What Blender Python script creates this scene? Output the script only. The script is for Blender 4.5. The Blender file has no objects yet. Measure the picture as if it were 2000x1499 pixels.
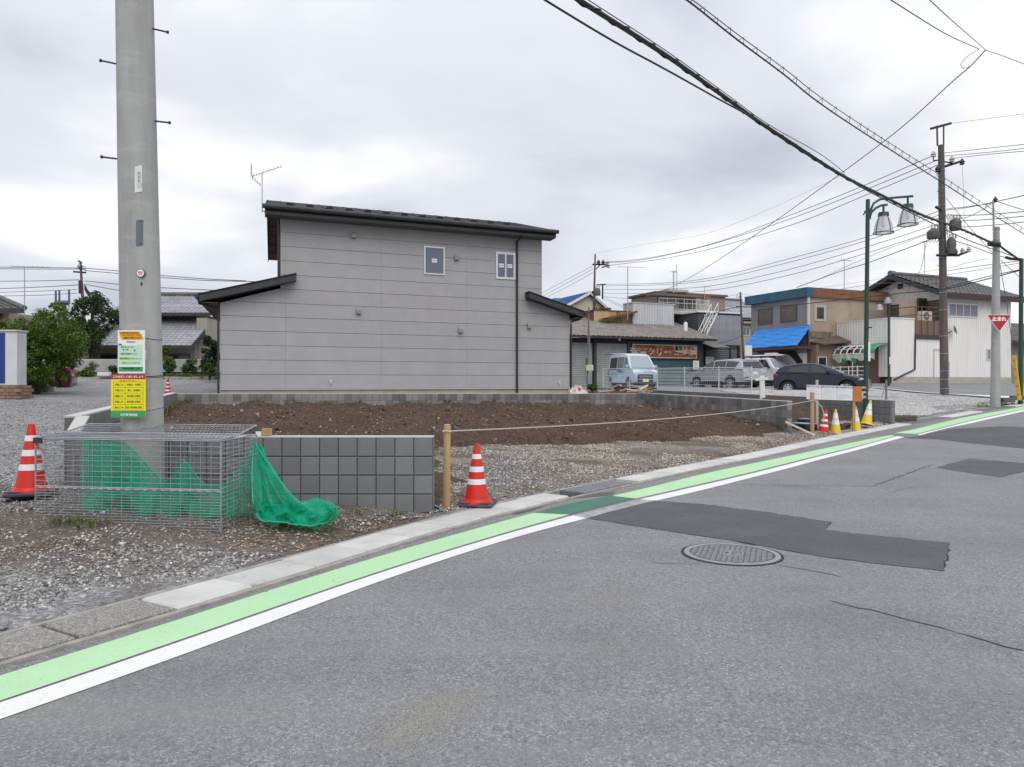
import bpy, math, random
import numpy as np
from mathutils import Vector, Matrix
R = math.radians
random.seed(7)
rng = np.random.default_rng(7)
SC = bpy.context.scene
COL = SC.collection

# ------------------------------------------------------------------ camera
H = 1.42                     # eye height above the road
FOC = 1450.0                 # focal length for a frame 2000 wide
cam_d = bpy.data.cameras.new("camera")
cam = bpy.data.objects.new("camera", cam_d)
COL.objects.link(cam)
cam.location = (0, 0, H)
cam.rotation_euler = (R(90), 0, 0)
cam_d.sensor_width = 36
cam_d.lens = 36 * FOC / 2000
cam_d.clip_start = 0.05
cam_d.clip_end = 5000
SC.camera = cam

# ------------------------------------------------------------------ world
SUN_EL, SUN_AZ = R(46), R(160)
world = bpy.data.worlds.new("World")
SC.world = world
world.use_nodes = True
nt = world.node_tree
nt.nodes.clear()
def N(tree, kind, **kw):
    n = tree.nodes.new(kind)
    for k, v in kw.items():
        if k == 'inp':
            for a, b in v.items():
                n.inputs[a].default_value = b
        else:
            setattr(n, k, v)
    return n
out = N(nt, 'ShaderNodeOutputWorld')
bg = N(nt, 'ShaderNodeBackground', inp={'Strength': 0.1})
skyt = N(nt, 'ShaderNodeTexSky', sky_type='NISHITA', sun_disc=False, sun_elevation=SUN_EL, sun_rotation=SUN_AZ)
tc = N(nt, 'ShaderNodeTexCoord')
sep = N(nt, 'ShaderNodeSeparateXYZ')
nt.links.new(tc.outputs['Generated'], sep.inputs[0])
zmax = N(nt, 'ShaderNodeMath', operation='MAXIMUM', inp={1: 0.0})
nt.links.new(sep.outputs['Z'], zmax.inputs[0])
hadd = N(nt, 'ShaderNodeMath', operation='ADD', inp={1: 0.22})
nt.links.new(zmax.outputs[0], hadd.inputs[0])
comb = N(nt, 'ShaderNodeCombineXYZ')
for ax in 'XY':
    dv = N(nt, 'ShaderNodeMath', operation='DIVIDE')
    nt.links.new(sep.outputs[ax], dv.inputs[0])
    nt.links.new(hadd.outputs[0], dv.inputs[1])
    nt.links.new(dv.outputs[0], comb.inputs[ax])
mp = N(nt, 'ShaderNodeMapping')
mp.inputs['Location'].default_value = (0.35, 1.9, 0)
mp.inputs['Scale'].default_value = (0.75, 0.75, 1)
nt.links.new(comb.outputs[0], mp.inputs[0])
n1 = N(nt, 'ShaderNodeTexNoise', inp={'Scale': 1.15, 'Detail': 6.0, 'Roughness': 0.47, 'Distortion': 0.3})
nt.links.new(mp.outputs[0], n1.inputs['Vector'])
rmp = N(nt, 'ShaderNodeValToRGB')
rmp.color_ramp.interpolation = 'EASE'
e = rmp.color_ramp.elements
e[0].position, e[0].color = 0.33, (0.47, 0.50, 0.58, 1)
e[1].position, e[1].color = 0.62, (0.93, 0.935, 0.95, 1)
m_ = e.new(0.48); m_.color = (0.68, 0.70, 0.755, 1)
nt.links.new(n1.outputs[0], rmp.inputs[0])
# an overcast sky is brighter overhead than at the horizon
grd = N(nt, 'ShaderNodeMapRange', inp={'From Min': 0.35, 'From Max': 1.0, 'To Min': 1.0, 'To Max': 1.5})
nt.links.new(zmax.outputs[0], grd.inputs['Value'])
mul10 = N(nt, 'ShaderNodeMath', operation='MULTIPLY', inp={1: 10.0})
nt.links.new(grd.outputs[0], mul10.inputs[0])
scl = N(nt, 'ShaderNodeVectorMath', operation='SCALE')
nt.links.new(rmp.outputs[0], scl.inputs[0])
nt.links.new(mul10.outputs[0], scl.inputs['Scale'])
mx = N(nt, 'ShaderNodeMix', data_type='RGBA', inp={'Factor': 0.95})
nt.links.new(skyt.outputs[0], mx.inputs['A'])
nt.links.new(scl.outputs[0], mx.inputs['B'])
nt.links.new(mx.outputs['Result'], bg.inputs['Color'])
nt.links.new(bg.outputs[0], out.inputs[0])

sun_d = bpy.data.lights.new("sun", 'SUN')
sun_d.energy = 1.3
sun_d.angle = R(50)
sun_d.color = (1.0, 0.97, 0.92)
sun = bpy.data.objects.new("sun", sun_d)
COL.objects.link(sun)
sd = Vector((math.sin(SUN_AZ) * math.cos(SUN_EL), math.cos(SUN_AZ) * math.cos(SUN_EL), math.sin(SUN_EL)))
sun.rotation_euler = sd.to_track_quat('Z', 'Y').to_euler()
sun.location = sd * 60

SC.view_settings.view_transform = 'Standard'
SC.view_settings.look = 'None'
SC.view_settings.gamma = 1
SC.view_settings.use_curve_mapping = False
SC.view_settings.exposure = 0.25
SC.render.engine = 'CYCLES'
SC.cycles.max_bounces = 6
SC.cycles.transparent_max_bounces = 12

# ------------------------------------------------------------------ pixel <-> place helpers (photo pixels, 2000 wide)
EX, EY = 0.9205, 0.3907      # the town's grid: U along the house front, V away from the road
def P(px, py, d):
    return Vector(((px - 1000) / FOC * d, d, H - (py - 749.5) / FOC * d))
def UV(U, V, z=0.0):
    return Vector((U * EX - V * EY, U * EY + V * EX, z))
def onV(px, py, V):
    a = (px - 1000) / FOC
    return P(px, py, V / (-EY * a + EX))
def onU(px, py, U):
    a = (px - 1000) / FOC
    return P(px, py, U / (EX * a + EY))
def toUV(p):
    return (p[0] * EX + p[1] * EY, -p[0] * EY + p[1] * EX)
def sstep(a, b, x):
    t = np.clip((x - a) / (b - a), 0, 1)
    return t * t * (3 - 2 * t)
_ng = {}
def vnoise(x, y, scale, seed=0):
    if seed not in _ng:
        _ng[seed] = np.random.default_rng(seed + 99).random((256, 256))
    g = _ng[seed]
    x = np.asarray(x, float) * scale + 57.3; y = np.asarray(y, float) * scale + 31.7
    xi = np.floor(x).astype(int); yi = np.floor(y).astype(int)
    fx = x - xi; fy = y - yi
    fx = fx * fx * (3 - 2 * fx); fy = fy * fy * (3 - 2 * fy)
    a = g[xi % 256, yi % 256]; b = g[(xi + 1) % 256, yi % 256]
    c = g[xi % 256, (yi + 1) % 256]; d = g[(xi + 1) % 256, (yi + 1) % 256]
    return (a * (1 - fx) + b * fx) * (1 - fy) + (c * (1 - fx) + d * fx) * fy - 0.5

# ------------------------------------------------------------------ materials
MATS = {}
def mat(name, col, rough=0.7, metal=0.0, var=None, bump=None, spec=None, alpha=None, trans=None, emit=None, rnd=None, var2=None, coat=None):
    """var / var2 = (scale, colour, lo, hi) blotches of a second colour; bump = (scale, strength); rnd = per-object value jitter"""
    if name in MATS:
        return MATS[name]
    m = bpy.data.materials.new(name)
    m.use_nodes = True
    t = m.node_tree
    b = t.nodes['Principled BSDF']
    c4 = tuple(col) + (1,)
    b.inputs['Base Color'].default_value = c4
    b.inputs['Roughness'].default_value = rough
    b.inputs['Metallic'].default_value = metal
    if spec is not None: b.inputs['Specular IOR Level'].default_value = spec
    if alpha is not None: b.inputs['Alpha'].default_value = alpha
    if trans is not None: b.inputs['Transmission Weight'].default_value = trans
    if coat is not None: b.inputs['Coat Weight'].default_value = coat; b.inputs['Coat Roughness'].default_value = 0.08
    if emit is not None:
        b.inputs['Emission Color'].default_value = tuple(emit[:3]) + (1,); b.inputs['Emission Strength'].default_value = emit[3]
    co = N(t, 'ShaderNodeTexCoord')
    cur = None
    for v in (var, var2):
        if not v: continue
        sc, c2, lo, hi = v[:4]
        no = N(t, 'ShaderNodeTexNoise', inp={'Detail': 6.0, 'Roughness': 0.6})
        if isinstance(sc, tuple):
            mpn = N(t, 'ShaderNodeMapping'); mpn.inputs['Scale'].default_value = sc
            t.links.new(co.outputs['Object'], mpn.inputs[0]); t.links.new(mpn.outputs[0], no.inputs['Vector'])
            no.inputs['Scale'].default_value = 1.0
        else:
            no.inputs['Scale'].default_value = sc
            t.links.new(co.outputs['Object'], no.inputs['Vector'])
        mr = N(t, 'ShaderNodeMapRange', inp={'From Min': lo, 'From Max': hi})
        t.links.new(no.outputs[0], mr.inputs['Value'])
        mi = N(t, 'ShaderNodeMix', data_type='RGBA')
        t.links.new(mr.outputs[0], mi.inputs['Factor'])
        if cur is None: mi.inputs['A'].default_value = c4
        else: t.links.new(cur, mi.inputs['A'])
        mi.inputs['B'].default_value = tuple(c2) + (1,)
        cur = mi.outputs['Result']
    if rnd:
        oi = N(t, 'ShaderNodeObjectInfo')
        mr = N(t, 'ShaderNodeMapRange', inp={'To Min': 1 - rnd, 'To Max': 1 + rnd})
        t.links.new(oi.outputs['Random'], mr.inputs['Value'])
        hs = N(t, 'ShaderNodeHueSaturation')
        hs.inputs['Color'].default_value = c4
        if cur is not None: t.links.new(cur, hs.inputs['Color'])
        t.links.new(mr.outputs[0], hs.inputs['Value'])
        cur = hs.outputs[0]
    if cur is not None:
        t.links.new(cur, b.inputs['Base Color'])
    if bump:
        no = N(t, 'ShaderNodeTexNoise', inp={'Scale': bump[0], 'Detail': 4.0})
        t.links.new(co.outputs['Object'], no.inputs['Vector'])
        bp = N(t, 'ShaderNodeBump', inp={'Strength': bump[1], 'Distance': 0.02})
        t.links.new(no.outputs[0], bp.inputs['Height'])
        t.links.new(bp.outputs[0], b.inputs['Normal'])
    MATS[name] = m
    return m

def granular(name, cols, scale, big=None, bumps=0.6, rough=0.9, dist=0.02, attr=None, big2=None, fine=None):
    """stony surface: a Voronoi cell picks one of the colours; big = (scale, colour, lo, hi); attr = (attribute, colours)"""
    m = bpy.data.materials.new(name); m.use_nodes = True
    t = m.node_tree; b = t.nodes['Principled BSDF']
    b.inputs['Roughness'].default_value = rough
    b.inputs['Specular IOR Level'].default_value = 0.3
    co = N(t, 'ShaderNodeTexCoord')
    vo = N(t, 'ShaderNodeTexVoronoi', inp={'Scale': scale, 'Randomness': 1.0})
    nz = N(t, 'ShaderNodeTexNoise', inp={'Scale': scale * 0.7, 'Detail': 2.0})
    t.links.new(co.outputs['Object'], nz.inputs['Vector'])
    mxv = N(t, 'ShaderNodeMix', data_type='RGBA', blend_type='LINEAR_LIGHT', inp={'Factor': 0.02})
    t.links.new(co.outputs['Object'], mxv.inputs['A']); t.links.new(nz.outputs['Color'], mxv.inputs['B'])
    t.links.new(mxv.outputs['Result'], vo.inputs['Vector'])
    sp = N(t, 'ShaderNodeSeparateColor'); t.links.new(vo.outputs['Color'], sp.inputs[0])
    def ramp(cl):
        rp = N(t, 'ShaderNodeValToRGB'); rp.color_ramp.interpolation = 'LINEAR'
        el = rp.color_ramp.elements
        el[0].position = 0; el[0].color = tuple(cl[0]) + (1,)
        el[1].position = 1; el[1].color = tuple(cl[-1]) + (1,)
        for i in range(1, len(cl) - 1):
            q = el.new(i / (len(cl) - 1)); q.color = tuple(cl[i]) + (1,)
        t.links.new(sp.outputs[0], rp.inputs[0])
        return rp.outputs[0]
    cur = ramp(cols)
    if attr:
        at = N(t, 'ShaderNodeAttribute', attribute_name=attr[0])
        mi = N(t, 'ShaderNodeMix', data_type='RGBA')
        no = N(t, 'ShaderNodeTexNoise', inp={'Scale': 1.7, 'Detail': 7.0, 'Roughness': 0.65})
        t.links.new(co.outputs['Object'], no.inputs['Vector'])
        ad = N(t, 'ShaderNodeMath', operation='ADD'); t.links.new(at.outputs['Fac'], ad.inputs[0]); t.links.new(no.outputs[0], ad.inputs[1])
        mr = N(t, 'ShaderNodeMapRange', inp={'From Min': 0.85, 'From Max': 1.15}); t.links.new(ad.outputs[0], mr.inputs['Value'])
        t.links.new(mr.outputs[0], mi.inputs['Factor']); t.links.new(cur, mi.inputs['A']); t.links.new(ramp(attr[1]), mi.inputs['B'])
        cur = mi.outputs['Result']
    for bg_ in (big, big2):
        if not bg_: continue
        no = N(t, 'ShaderNodeTexNoise', inp={'Detail': 6.0, 'Roughness': 0.6})
        if isinstance(bg_[0], tuple):
            mpn = N(t, 'ShaderNodeMapping'); mpn.inputs['Scale'].default_value = bg_[0][:3]
            if len(bg_[0]) > 3: mpn.inputs['Rotation'].default_value = (0, 0, bg_[0][3])
            t.links.new(co.outputs['Object'], mpn.inputs[0]); t.links.new(mpn.outputs[0], no.inputs['Vector']); no.inputs['Scale'].default_value = 1
        else:
            no.inputs['Scale'].default_value = bg_[0]; t.links.new(co.outputs['Object'], no.inputs['Vector'])
        mr = N(t, 'ShaderNodeMapRange', inp={'From Min': bg_[2], 'From Max': bg_[3], 'To Max': bg_[4] if len(bg_) > 4 else 1.0})
        t.links.new(no.outputs[0], mr.inputs['Value'])
        mi = N(t, 'ShaderNodeMix', data_type='RGBA'); t.links.new(mr.outputs[0], mi.inputs['Factor'])
        t.links.new(cur, mi.inputs['A']); mi.inputs['B'].default_value = tuple(bg_[1]) + (1,)
        cur = mi.outputs['Result']
    t.links.new(cur, b.inputs['Base Color'])
    bp = N(t, 'ShaderNodeBump', inp={'Strength': bumps, 'Distance': dist}); bp.invert = True
    t.links.new(vo.outputs['Distance'], bp.inputs['Height'])
    t.links.new(bp.outputs[0], b.inputs['Normal'])
    MATS[name] = m
    return m

# ------------------------------------------------------------------ mesh builder
RM = {}                      # object name -> world matrix of its thing
class MB:
    def __init__(s): s.v = []; s.f = []; s.n = 0
    def add(s, vs, fs):
        b = s.n
        s.v.extend([tuple(x) for x in vs]); s.n += len(vs)
        s.f.extend([tuple(b + i for i in f) for f in fs])
        return s
    def hexa(s, p):          # 8 points: bottom 4 (ccw), top 4
        return s.add(p, [(3, 2, 1, 0), (4, 5, 6, 7), (0, 1, 5, 4), (1, 2, 6, 5), (2, 3, 7, 6), (3, 0, 4, 7)])
    def box(s, x0, x1, y0, y1, z0, z1, M=None):
        p = [Vector(q) for q in ((x0, y0, z0), (x1, y0, z0), (x1, y1, z0), (x0, y1, z0), (x0, y0, z1), (x1, y0, z1), (x1, y1, z1), (x0, y1, z1))]
        if M is not None: p = [M @ q for q in p]
        return s.hexa(p)
    def bbox(s, x0, x1, y0, y1, z0, z1, c=0.01, M=None):   # box with chamfered edges
        xs, ys, zs = (x0, x1), (y0, y1), (z0, z1)
        vs = []; ix = {}
        for i in (0, 1):
            for j in (0, 1):
                for k in (0, 1):
                    q = [xs[i], ys[j], zs[k]]; d = [c if i == 0 else -c, c if j == 0 else -c, c if k == 0 else -c]
                    for a in range(3):
                        r = [q[m] + (d[m] if m != a else 0) for m in range(3)]
                        ix[(i, j, k, a)] = len(vs); vs.append(Vector(r) if M is None else M @ Vector(r))
        fs = []
        g = lambda i, j, k, a: ix[(i, j, k, a)]
        for i in (0, 1): fs.append([g(i, 0, 0, 0), g(i, 1, 0, 0), g(i, 1, 1, 0), g(i, 0, 1, 0)][::(1 if i else -1)])
        for j in (0, 1): fs.append([g(0, j, 0, 1), g(1, j, 0, 1), g(1, j, 1, 1), g(0, j, 1, 1)][::(-1 if j else 1)])
        for k in (0, 1): fs.append([g(0, 0, k, 2), g(1, 0, k, 2), g(1, 1, k, 2), g(0, 1, k, 2)][::(1 if k else -1)])
        for i in (0, 1):
            for j in (0, 1): fs.append([g(i, j, 0, 0), g(i, j, 1, 0), g(i, j, 1, 1), g(i, j, 0, 1)][::(1 if i != j else -1)])
            for k in (0, 1): fs.append([g(i, 0, k, 0), g(i, 1, k, 0), g(i, 1, k, 2), g(i, 0, k, 2)][::(1 if i == k else -1)])
        for j in (0, 1):
            for k in (0, 1): fs.append([g(0, j, k, 1), g(1, j, k, 1), g(1, j, k, 2), g(0, j, k, 2)][::(1 if j != k else -1)])
        for i in (0, 1):
            for j in (0, 1):
                for k in (0, 1): fs.append([g(i, j, k, 0), g(i, j, k, 1), g(i, j, k, 2)][::(1 if (i + j + k) % 2 else -1)])
        return s.add(vs, fs)
    def ubox(s, U0, U1, V0, V1, z0, z1):
        return s.hexa([UV(U0, V0, z0), UV(U1, V0, z0), UV(U1, V1, z0), UV(U0, V1, z0), UV(U0, V0, z1), UV(U1, V0, z1), UV(U1, V1, z1), UV(U0, V1, z1)])
    def prism(s, poly, off):  # planar polygon of points extruded by vector off
        n = len(poly); off = Vector(off)
        a = [Vector(p) for p in poly]
        return s.add(a + [p + off for p in a], [tuple(range(n))[::-1], tuple(range(n, 2 * n))] + [(i, (i + 1) % n, n + (i + 1) % n, n + i) for i in range(n)])
    def quad(s, a, b, c, d): return s.add([a, b, c, d], [(0, 1, 2, 3)])
    def tube(s, pts, r, n=6, caps=True):
        pts = [Vector(p) for p in pts]; m = len(pts)
        rs = r if isinstance(r, (list, tuple)) else [r] * m
        vs = []; prev = None
        for i, p in enumerate(pts):
            t = (pts[min(i + 1, m - 1)] - pts[max(i - 1, 0)])
            t = t.normalized() if t.length > 1e-9 else Vector((0, 0, 1))
            if prev is None:
                u = t.cross(Vector((0, 0, 1)))
                if u.length < 1e-3: u = Vector((1, 0, 0))
            else:
                u = prev - t * prev.dot(t)
            u.normalize(); prev = u; w = t.cross(u)
            for k in range(n):
                a = 2 * math.pi * k / n
                vs.append(p + (u * math.cos(a) + w * math.sin(a)) * rs[i])
        fs = [(i * n + k, i * n + (k + 1) % n, (i + 1) * n + (k + 1) % n, (i + 1) * n + k) for i in range(m - 1) for k in range(n)]
        if caps: fs += [tuple(range(n))[::-1], tuple((m - 1) * n + k for k in range(n))]
        return s.add(vs, fs)
    def lathe(s, prof, n=24, c=(0, 0, 0), M=None, caps=True):
        c = Vector(c); vs = []
        for r, z in prof:
            for k in range(n):
                a = 2 * math.pi * k / n
                q = Vector((r * math.cos(a), r * math.sin(a), z))
                vs.append(c + (q if M is None else M @ q))
        m = len(prof)
        fs = [(i * n + k, i * n + (k + 1) % n, (i + 1) * n + (k + 1) % n, (i + 1) * n + k) for i in range(m - 1) for k in range(n)]
        if caps: fs += [tuple(range(n))[::-1], tuple((m - 1) * n + k for k in range(n))]
        return s.add(vs, fs)
    def grid(s, rows):        # rows of equal length of points
        m = len(rows); n = len(rows[0])
        return s.add([p for r in rows for p in r], [(i * n + j, i * n + j + 1, (i + 1) * n + j + 1, (i + 1) * n + j) for i in range(m - 1) for j in range(n - 1)])
    def build(s, name, m, parent=None, local=False, smooth=None, label=None, kind=None, mesh_only=False):
        me = bpy.data.meshes.new(name)
        vs = s.v
        if parent is not None and not local:
            inv = RM[parent.name].inverted()
            vs = [inv @ Vector(p) for p in vs]
        me.from_pydata([tuple(p) for p in vs], [], s.f)
        me.materials.append(m)
        if smooth is not None:
            me.polygons.foreach_set('use_smooth', [True] * len(me.polygons))
            me.set_sharp_from_angle(angle=R(smooth))
        me.update()
        if mesh_only: return me
        return link(name, me, parent, label, kind)
def link(name, me, parent=None, label=None, kind=None):
    o = bpy.data.objects.new(name, me)
    COL.objects.link(o)
    if parent is not None:
        o.parent = parent
        RM[o.name] = RM[parent.name]
    else:
        RM[o.name] = Matrix.Identity(4)
    if label: o['label'] = label
    if kind: o['kind'] = kind
    return o
def thing(name, label, cat, loc=(0, 0, 0), rz=0.0, group=None):
    o = bpy.data.objects.new(name, None)
    COL.objects.link(o)
    o.empty_display_size = 0.2
    o.location = loc; o.rotation_euler = (0, 0, rz)
    RM[o.name] = Matrix.Translation(Vector(loc)) @ Matrix.Rotation(rz, 4, 'Z')
    tag(o, label, cat, group)
    return o
def tag(o, label, cat, group=None):
    o['label'] = label; o['category'] = cat; o['kind'] = 'thing'
    if group: o['group'] = group
    return o
def solo(name, mb, m, label, cat, base, group=None, smooth=None):   # a thing that is one mesh, origin at its base
    base = Vector(base)
    mb.v = [tuple(Vector(p) - base) for p in mb.v]
    o = mb.build(name, m, smooth=smooth)
    o.location = base
    RM[o.name] = Matrix.Translation(base)
    return tag(o, label, cat, group)
def struct(name, mb, m, smooth=None, kind='structure'):
    return mb.build(name, m, smooth=smooth, kind=kind)
def copy_tree(o, loc=None, rz=None, parent=None, label=None):
    c = o.copy(); COL.objects.link(c)
    if parent is not None:
        c.parent = parent
        RM[c.name] = RM[parent.name]
    else:
        if loc is not None: c.location = loc
        if rz is not None: c.rotation_euler = (0, 0, rz)
        RM[c.name] = Matrix.Translation(c.location) @ c.rotation_euler.to_matrix().to_4x4()
    if label: c['label'] = label
    for ch in list(o.children):
        copy_tree(ch, parent=c)
    return c
def text(body, size, center, xdir, ydir, m, parent=None, name='lettering', lift=0.002, sx=1.0, bold=0.0):
    cu = bpy.data.curves.new(name, 'FONT')
    cu.body = body; cu.size = size; cu.align_x = 'CENTER'; cu.align_y = 'CENTER'
    cu.extrude = 0.0006; cu.resolution_u = 2; cu.offset = bold
    cu.space_line = 1.0
    cu.materials.append(m)
    o = bpy.data.objects.new(name, cu)
    COL.objects.link(o)
    x = Vector(xdir).normalized(); y = Vector(ydir).normalized(); z = x.cross(y).normalized(); y = z.cross(x)
    c = Vector(center) + z * lift
    M = Matrix(((x.x * sx, y.x, z.x, c.x), (x.y * sx, y.y, z.y, c.y), (x.z * sx, y.z, z.z, c.z), (0, 0, 0, 1)))
    if parent is not None:
        o.parent = parent
        M = RM[parent.name].inverted() @ M
        RM[o.name] = RM[parent.name]
    o.matrix_local = M
    return o

# ------------------------------------------------------------------ shared materials
CONC = mat('concrete', (0.34, 0.335, 0.32), 0.9, var=(2.2, (0.24, 0.235, 0.225), 0.35, 0.75), bump=(60, 0.25))
CONC2 = mat('pole_concrete', (0.375, 0.376, 0.367), 0.9, var=((7, 7, 0.7), (0.285, 0.285, 0.275), 0.38, 0.72), var2=((2, 2, 9), (0.43, 0.43, 0.42), 0.52, 0.8), bump=(45, 0.2))
MORT = mat('mortar', (0.52, 0.52, 0.505), 0.95, var=(5, (0.48, 0.48, 0.46), 0.4, 0.7))
CORE = mat('wall_core', (0.14, 0.14, 0.14), 0.95)
BLOCK = mat('split_block', (0.165, 0.166, 0.172), 0.9, var=(3.5, (0.20, 0.20, 0.206), 0.42, 0.7), bump=(220, 0.35), rnd=0.11)
BLOCK2 = mat('pale_block', (0.17, 0.165, 0.16), 0.95, var=(3.0, (0.24, 0.232, 0.22), 0.42, 0.7), bump=(200, 0.35), rnd=0.36)
STEEL = mat('galvanised_steel', (0.42, 0.43, 0.45), 0.42, 0.75, var=(14, (0.30, 0.31, 0.33), 0.4, 0.7))
DSTEEL = mat('dark_steel', (0.05, 0.05, 0.055), 0.55, 0.4)
BLACK = mat('black_plastic', (0.016, 0.016, 0.018), 0.5)
CABLE = mat('cable_black', (0.022, 0.022, 0.026), 0.6)
CABLE2 = mat('cable_grey', (0.11, 0.11, 0.125), 0.6)
WHITE = mat('white_paint', (0.72, 0.72, 0.71), 0.6, var=(6, (0.6, 0.6, 0.58), 0.5, 0.8))
WOOD = mat('stake_wood', (0.45, 0.295, 0.15), 0.75, var=((14, 14, 1.2), (0.34, 0.19, 0.08), 0.42, 0.68), bump=(30, 0.2))
RUST = mat('rust', (0.19, 0.075, 0.035), 0.9, var=(9, (0.09, 0.045, 0.03), 0.4, 0.7))
GLASS = mat('window_glass', (0.10, 0.12, 0.17), 0.06, 0.0, spec=0.9)
DGLASS = mat('dark_glass', (0.018, 0.021, 0.026), 0.07, 0.0, spec=0.6)
ALU = mat('aluminium', (0.62, 0.62, 0.62), 0.4, 0.6)
GREENP = mat('green_paint', (0.012, 0.055, 0.033), 0.42, var=(3, (0.014, 0.055, 0.035), 0.4, 0.7))
INK = mat('black_ink', (0.015, 0.015, 0.015), 0.8)
WINK = mat('white_ink', (0.8, 0.8, 0.8), 0.7)
RINK = mat('red_ink', (0.55, 0.02, 0.03), 0.7)
# ------------------------------------------------------------------ terrain
def fs(s):                   # the road climbs gently after about 16 m
    w = 1.6
    z = 0.05 * w * np.logaddexp(0, (np.asarray(s, float) - 16.5) / w)
    return np.minimum(z, 0.82)
def road_z(x, y): return fs(0.62 * np.asarray(x, float) + 0.78 * np.asarray(y, float))
def hit(px, py, fn, off=0.0, d0=1.5, d1=120.0):
    a = (px - 1000) / FOC; b = (py - 749.5) / FOC
    ds = np.geomspace(d0, d1, 420)
    g = (H - b * ds) - (fn(a * ds, ds) + off)
    k = int(np.argmax(g < 0))
    if g[k] >= 0: k = len(ds) - 1
    lo, hi = ds[max(k - 1, 0)], ds[k]
    for _ in range(30):
        mdl = 0.5 * (lo + hi)
        if (H - b * mdl) - (float(fn(a * mdl, mdl)) + off) < 0: hi = mdl
        else: lo = mdl
    p = P(px, py, hi)
    return p
def polyline(pix, fn, off, step=0.25, smooth=2.0, ext0=9.0, ext1=60.0):
    pts = np.array([list(hit(a, b, fn, off))[:2] for a, b in pix])
    d0 = (pts[0] - pts[1]); d0 /= np.linalg.norm(d0)
    k = min(3, len(pts) - 1)
    d1 = (pts[-1] - pts[-1 - k]); d1 /= np.linalg.norm(d1)
    pts = np.vstack([pts[0] + d0 * ext0] * (1 if ext0 > 0 else 0) + [pts] + [pts[-1] + d1 * ext1] * (1 if ext1 > 0 else 0))
    L = np.concatenate([[0], np.cumsum(np.linalg.norm(np.diff(pts, axis=0), axis=1))])
    n = max(int(L[-1] / step), 4)
    q = np.linspace(0, L[-1], n)
    xy = np.stack([np.interp(q, L, pts[:, i]) for i in (0, 1)], 1)
    if smooth > 0:
        r = int(smooth * 2 / step)
        kx = np.exp(-0.5 * (np.arange(-r, r + 1) * step / smooth) ** 2); kx /= kx.sum()
        pad0 = xy[0] + (xy[0] - xy[1]) * np.arange(r, 0, -1)[:, None]
        pad1 = xy[-1] + (xy[-1] - xy[-2]) * np.arange(1, r + 1)[:, None]
        big = np.vstack([pad0, xy, pad1])
        xy = np.stack([np.convolve(big[:, i], kx, 'valid') for i in (0, 1)], 1)
    return xy
def normals(xy):             # to the road side (right of travel)
    t = np.gradient(xy, axis=0); t /= np.linalg.norm(t, axis=1)[:, None]
    return np.stack([t[:, 1], -t[:, 0]], 1)
LIDZ = 0.035
KERB_PIX = [(0, 1235), (248, 1171), (400, 1132), (522, 1096), (640, 1066), (717, 1041), (815, 1016), (878, 1000), (1021, 970), (1083, 956), (1185, 938), (1264, 920), (1352, 904), (1448, 887), (1540, 867), (1600, 855), (1650, 845), (1740, 828), (1840, 812), (1900, 801), (2000, 787)]
KP = polyline(KERB_PIX, road_z, LIDZ, smooth=1.0)
KN = normals(KP)
LIDW = 0.43
_ka, _kb = KP[:-1], KP[1:]
_ks = KP[::4]; _sa, _sd = _ks[:-1], np.diff(_ks, axis=0); _sl = (_sd ** 2).sum(1)
def kerb_st(x, y):           # nearest kerb point and signed distance (positive = lot side)
    x = np.asarray(x, float); y = np.asarray(y, float); shp = x.shape
    P_ = np.stack([x.ravel(), y.ravel()], 1); Q, S = np.empty_like(P_), np.empty(len(P_))
    for k in range(0, len(P_), 4000):
        p = P_[k:k + 4000]
        w = p[:, None, :] - _sa[None]
        u = np.clip((w[..., 0] * _sd[:, 0] + w[..., 1] * _sd[:, 1]) / _sl, 0, 1)
        dx = w[..., 0] - u * _sd[:, 0]; dy = w[..., 1] - u * _sd[:, 1]
        d = dx * dx + dy * dy; m = d.argmin(1); r = np.arange(len(p))
        Q[k:k + 4000] = _sa[m] + u[r, m][:, None] * _sd[m]
        S[k:k + 4000] = np.sqrt(d[r, m]) * np.sign(_sd[m, 0] * w[r, m, 1] - _sd[m, 1] * w[r, m, 0])
    return Q[:, 0].reshape(shp), Q[:, 1].reshape(shp), S.reshape(shp)
def G(x, y):
    qx, qy, t = kerb_st(x, y)
    f = road_z(qx, qy)
    tp = np.maximum(t, 0)
    z = f + LIDZ - 0.005 + (1.35 - f) * (1 - np.exp(-tp / 16.0))
    z = z + 0.35 * sstep(30, 42, y) * sstep(10, 22, x) * sstep(0, 6, tp)
    z = z + 0.5 * sstep(26, 34, y) * sstep(-7, -11, x)
    return np.where(t < -0.2, f - 0.25, np.where(t < 0.0, f + LIDZ - 0.12, z))
def gz(x, y): return float(G(np.array([x]), np.array([y]))[0])
def gp(px, py, d):           # point on the ground below pixel column px at depth d
    x = (px - 1000) / FOC * d
    return Vector((x, d, gz(x, d)))

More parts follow.
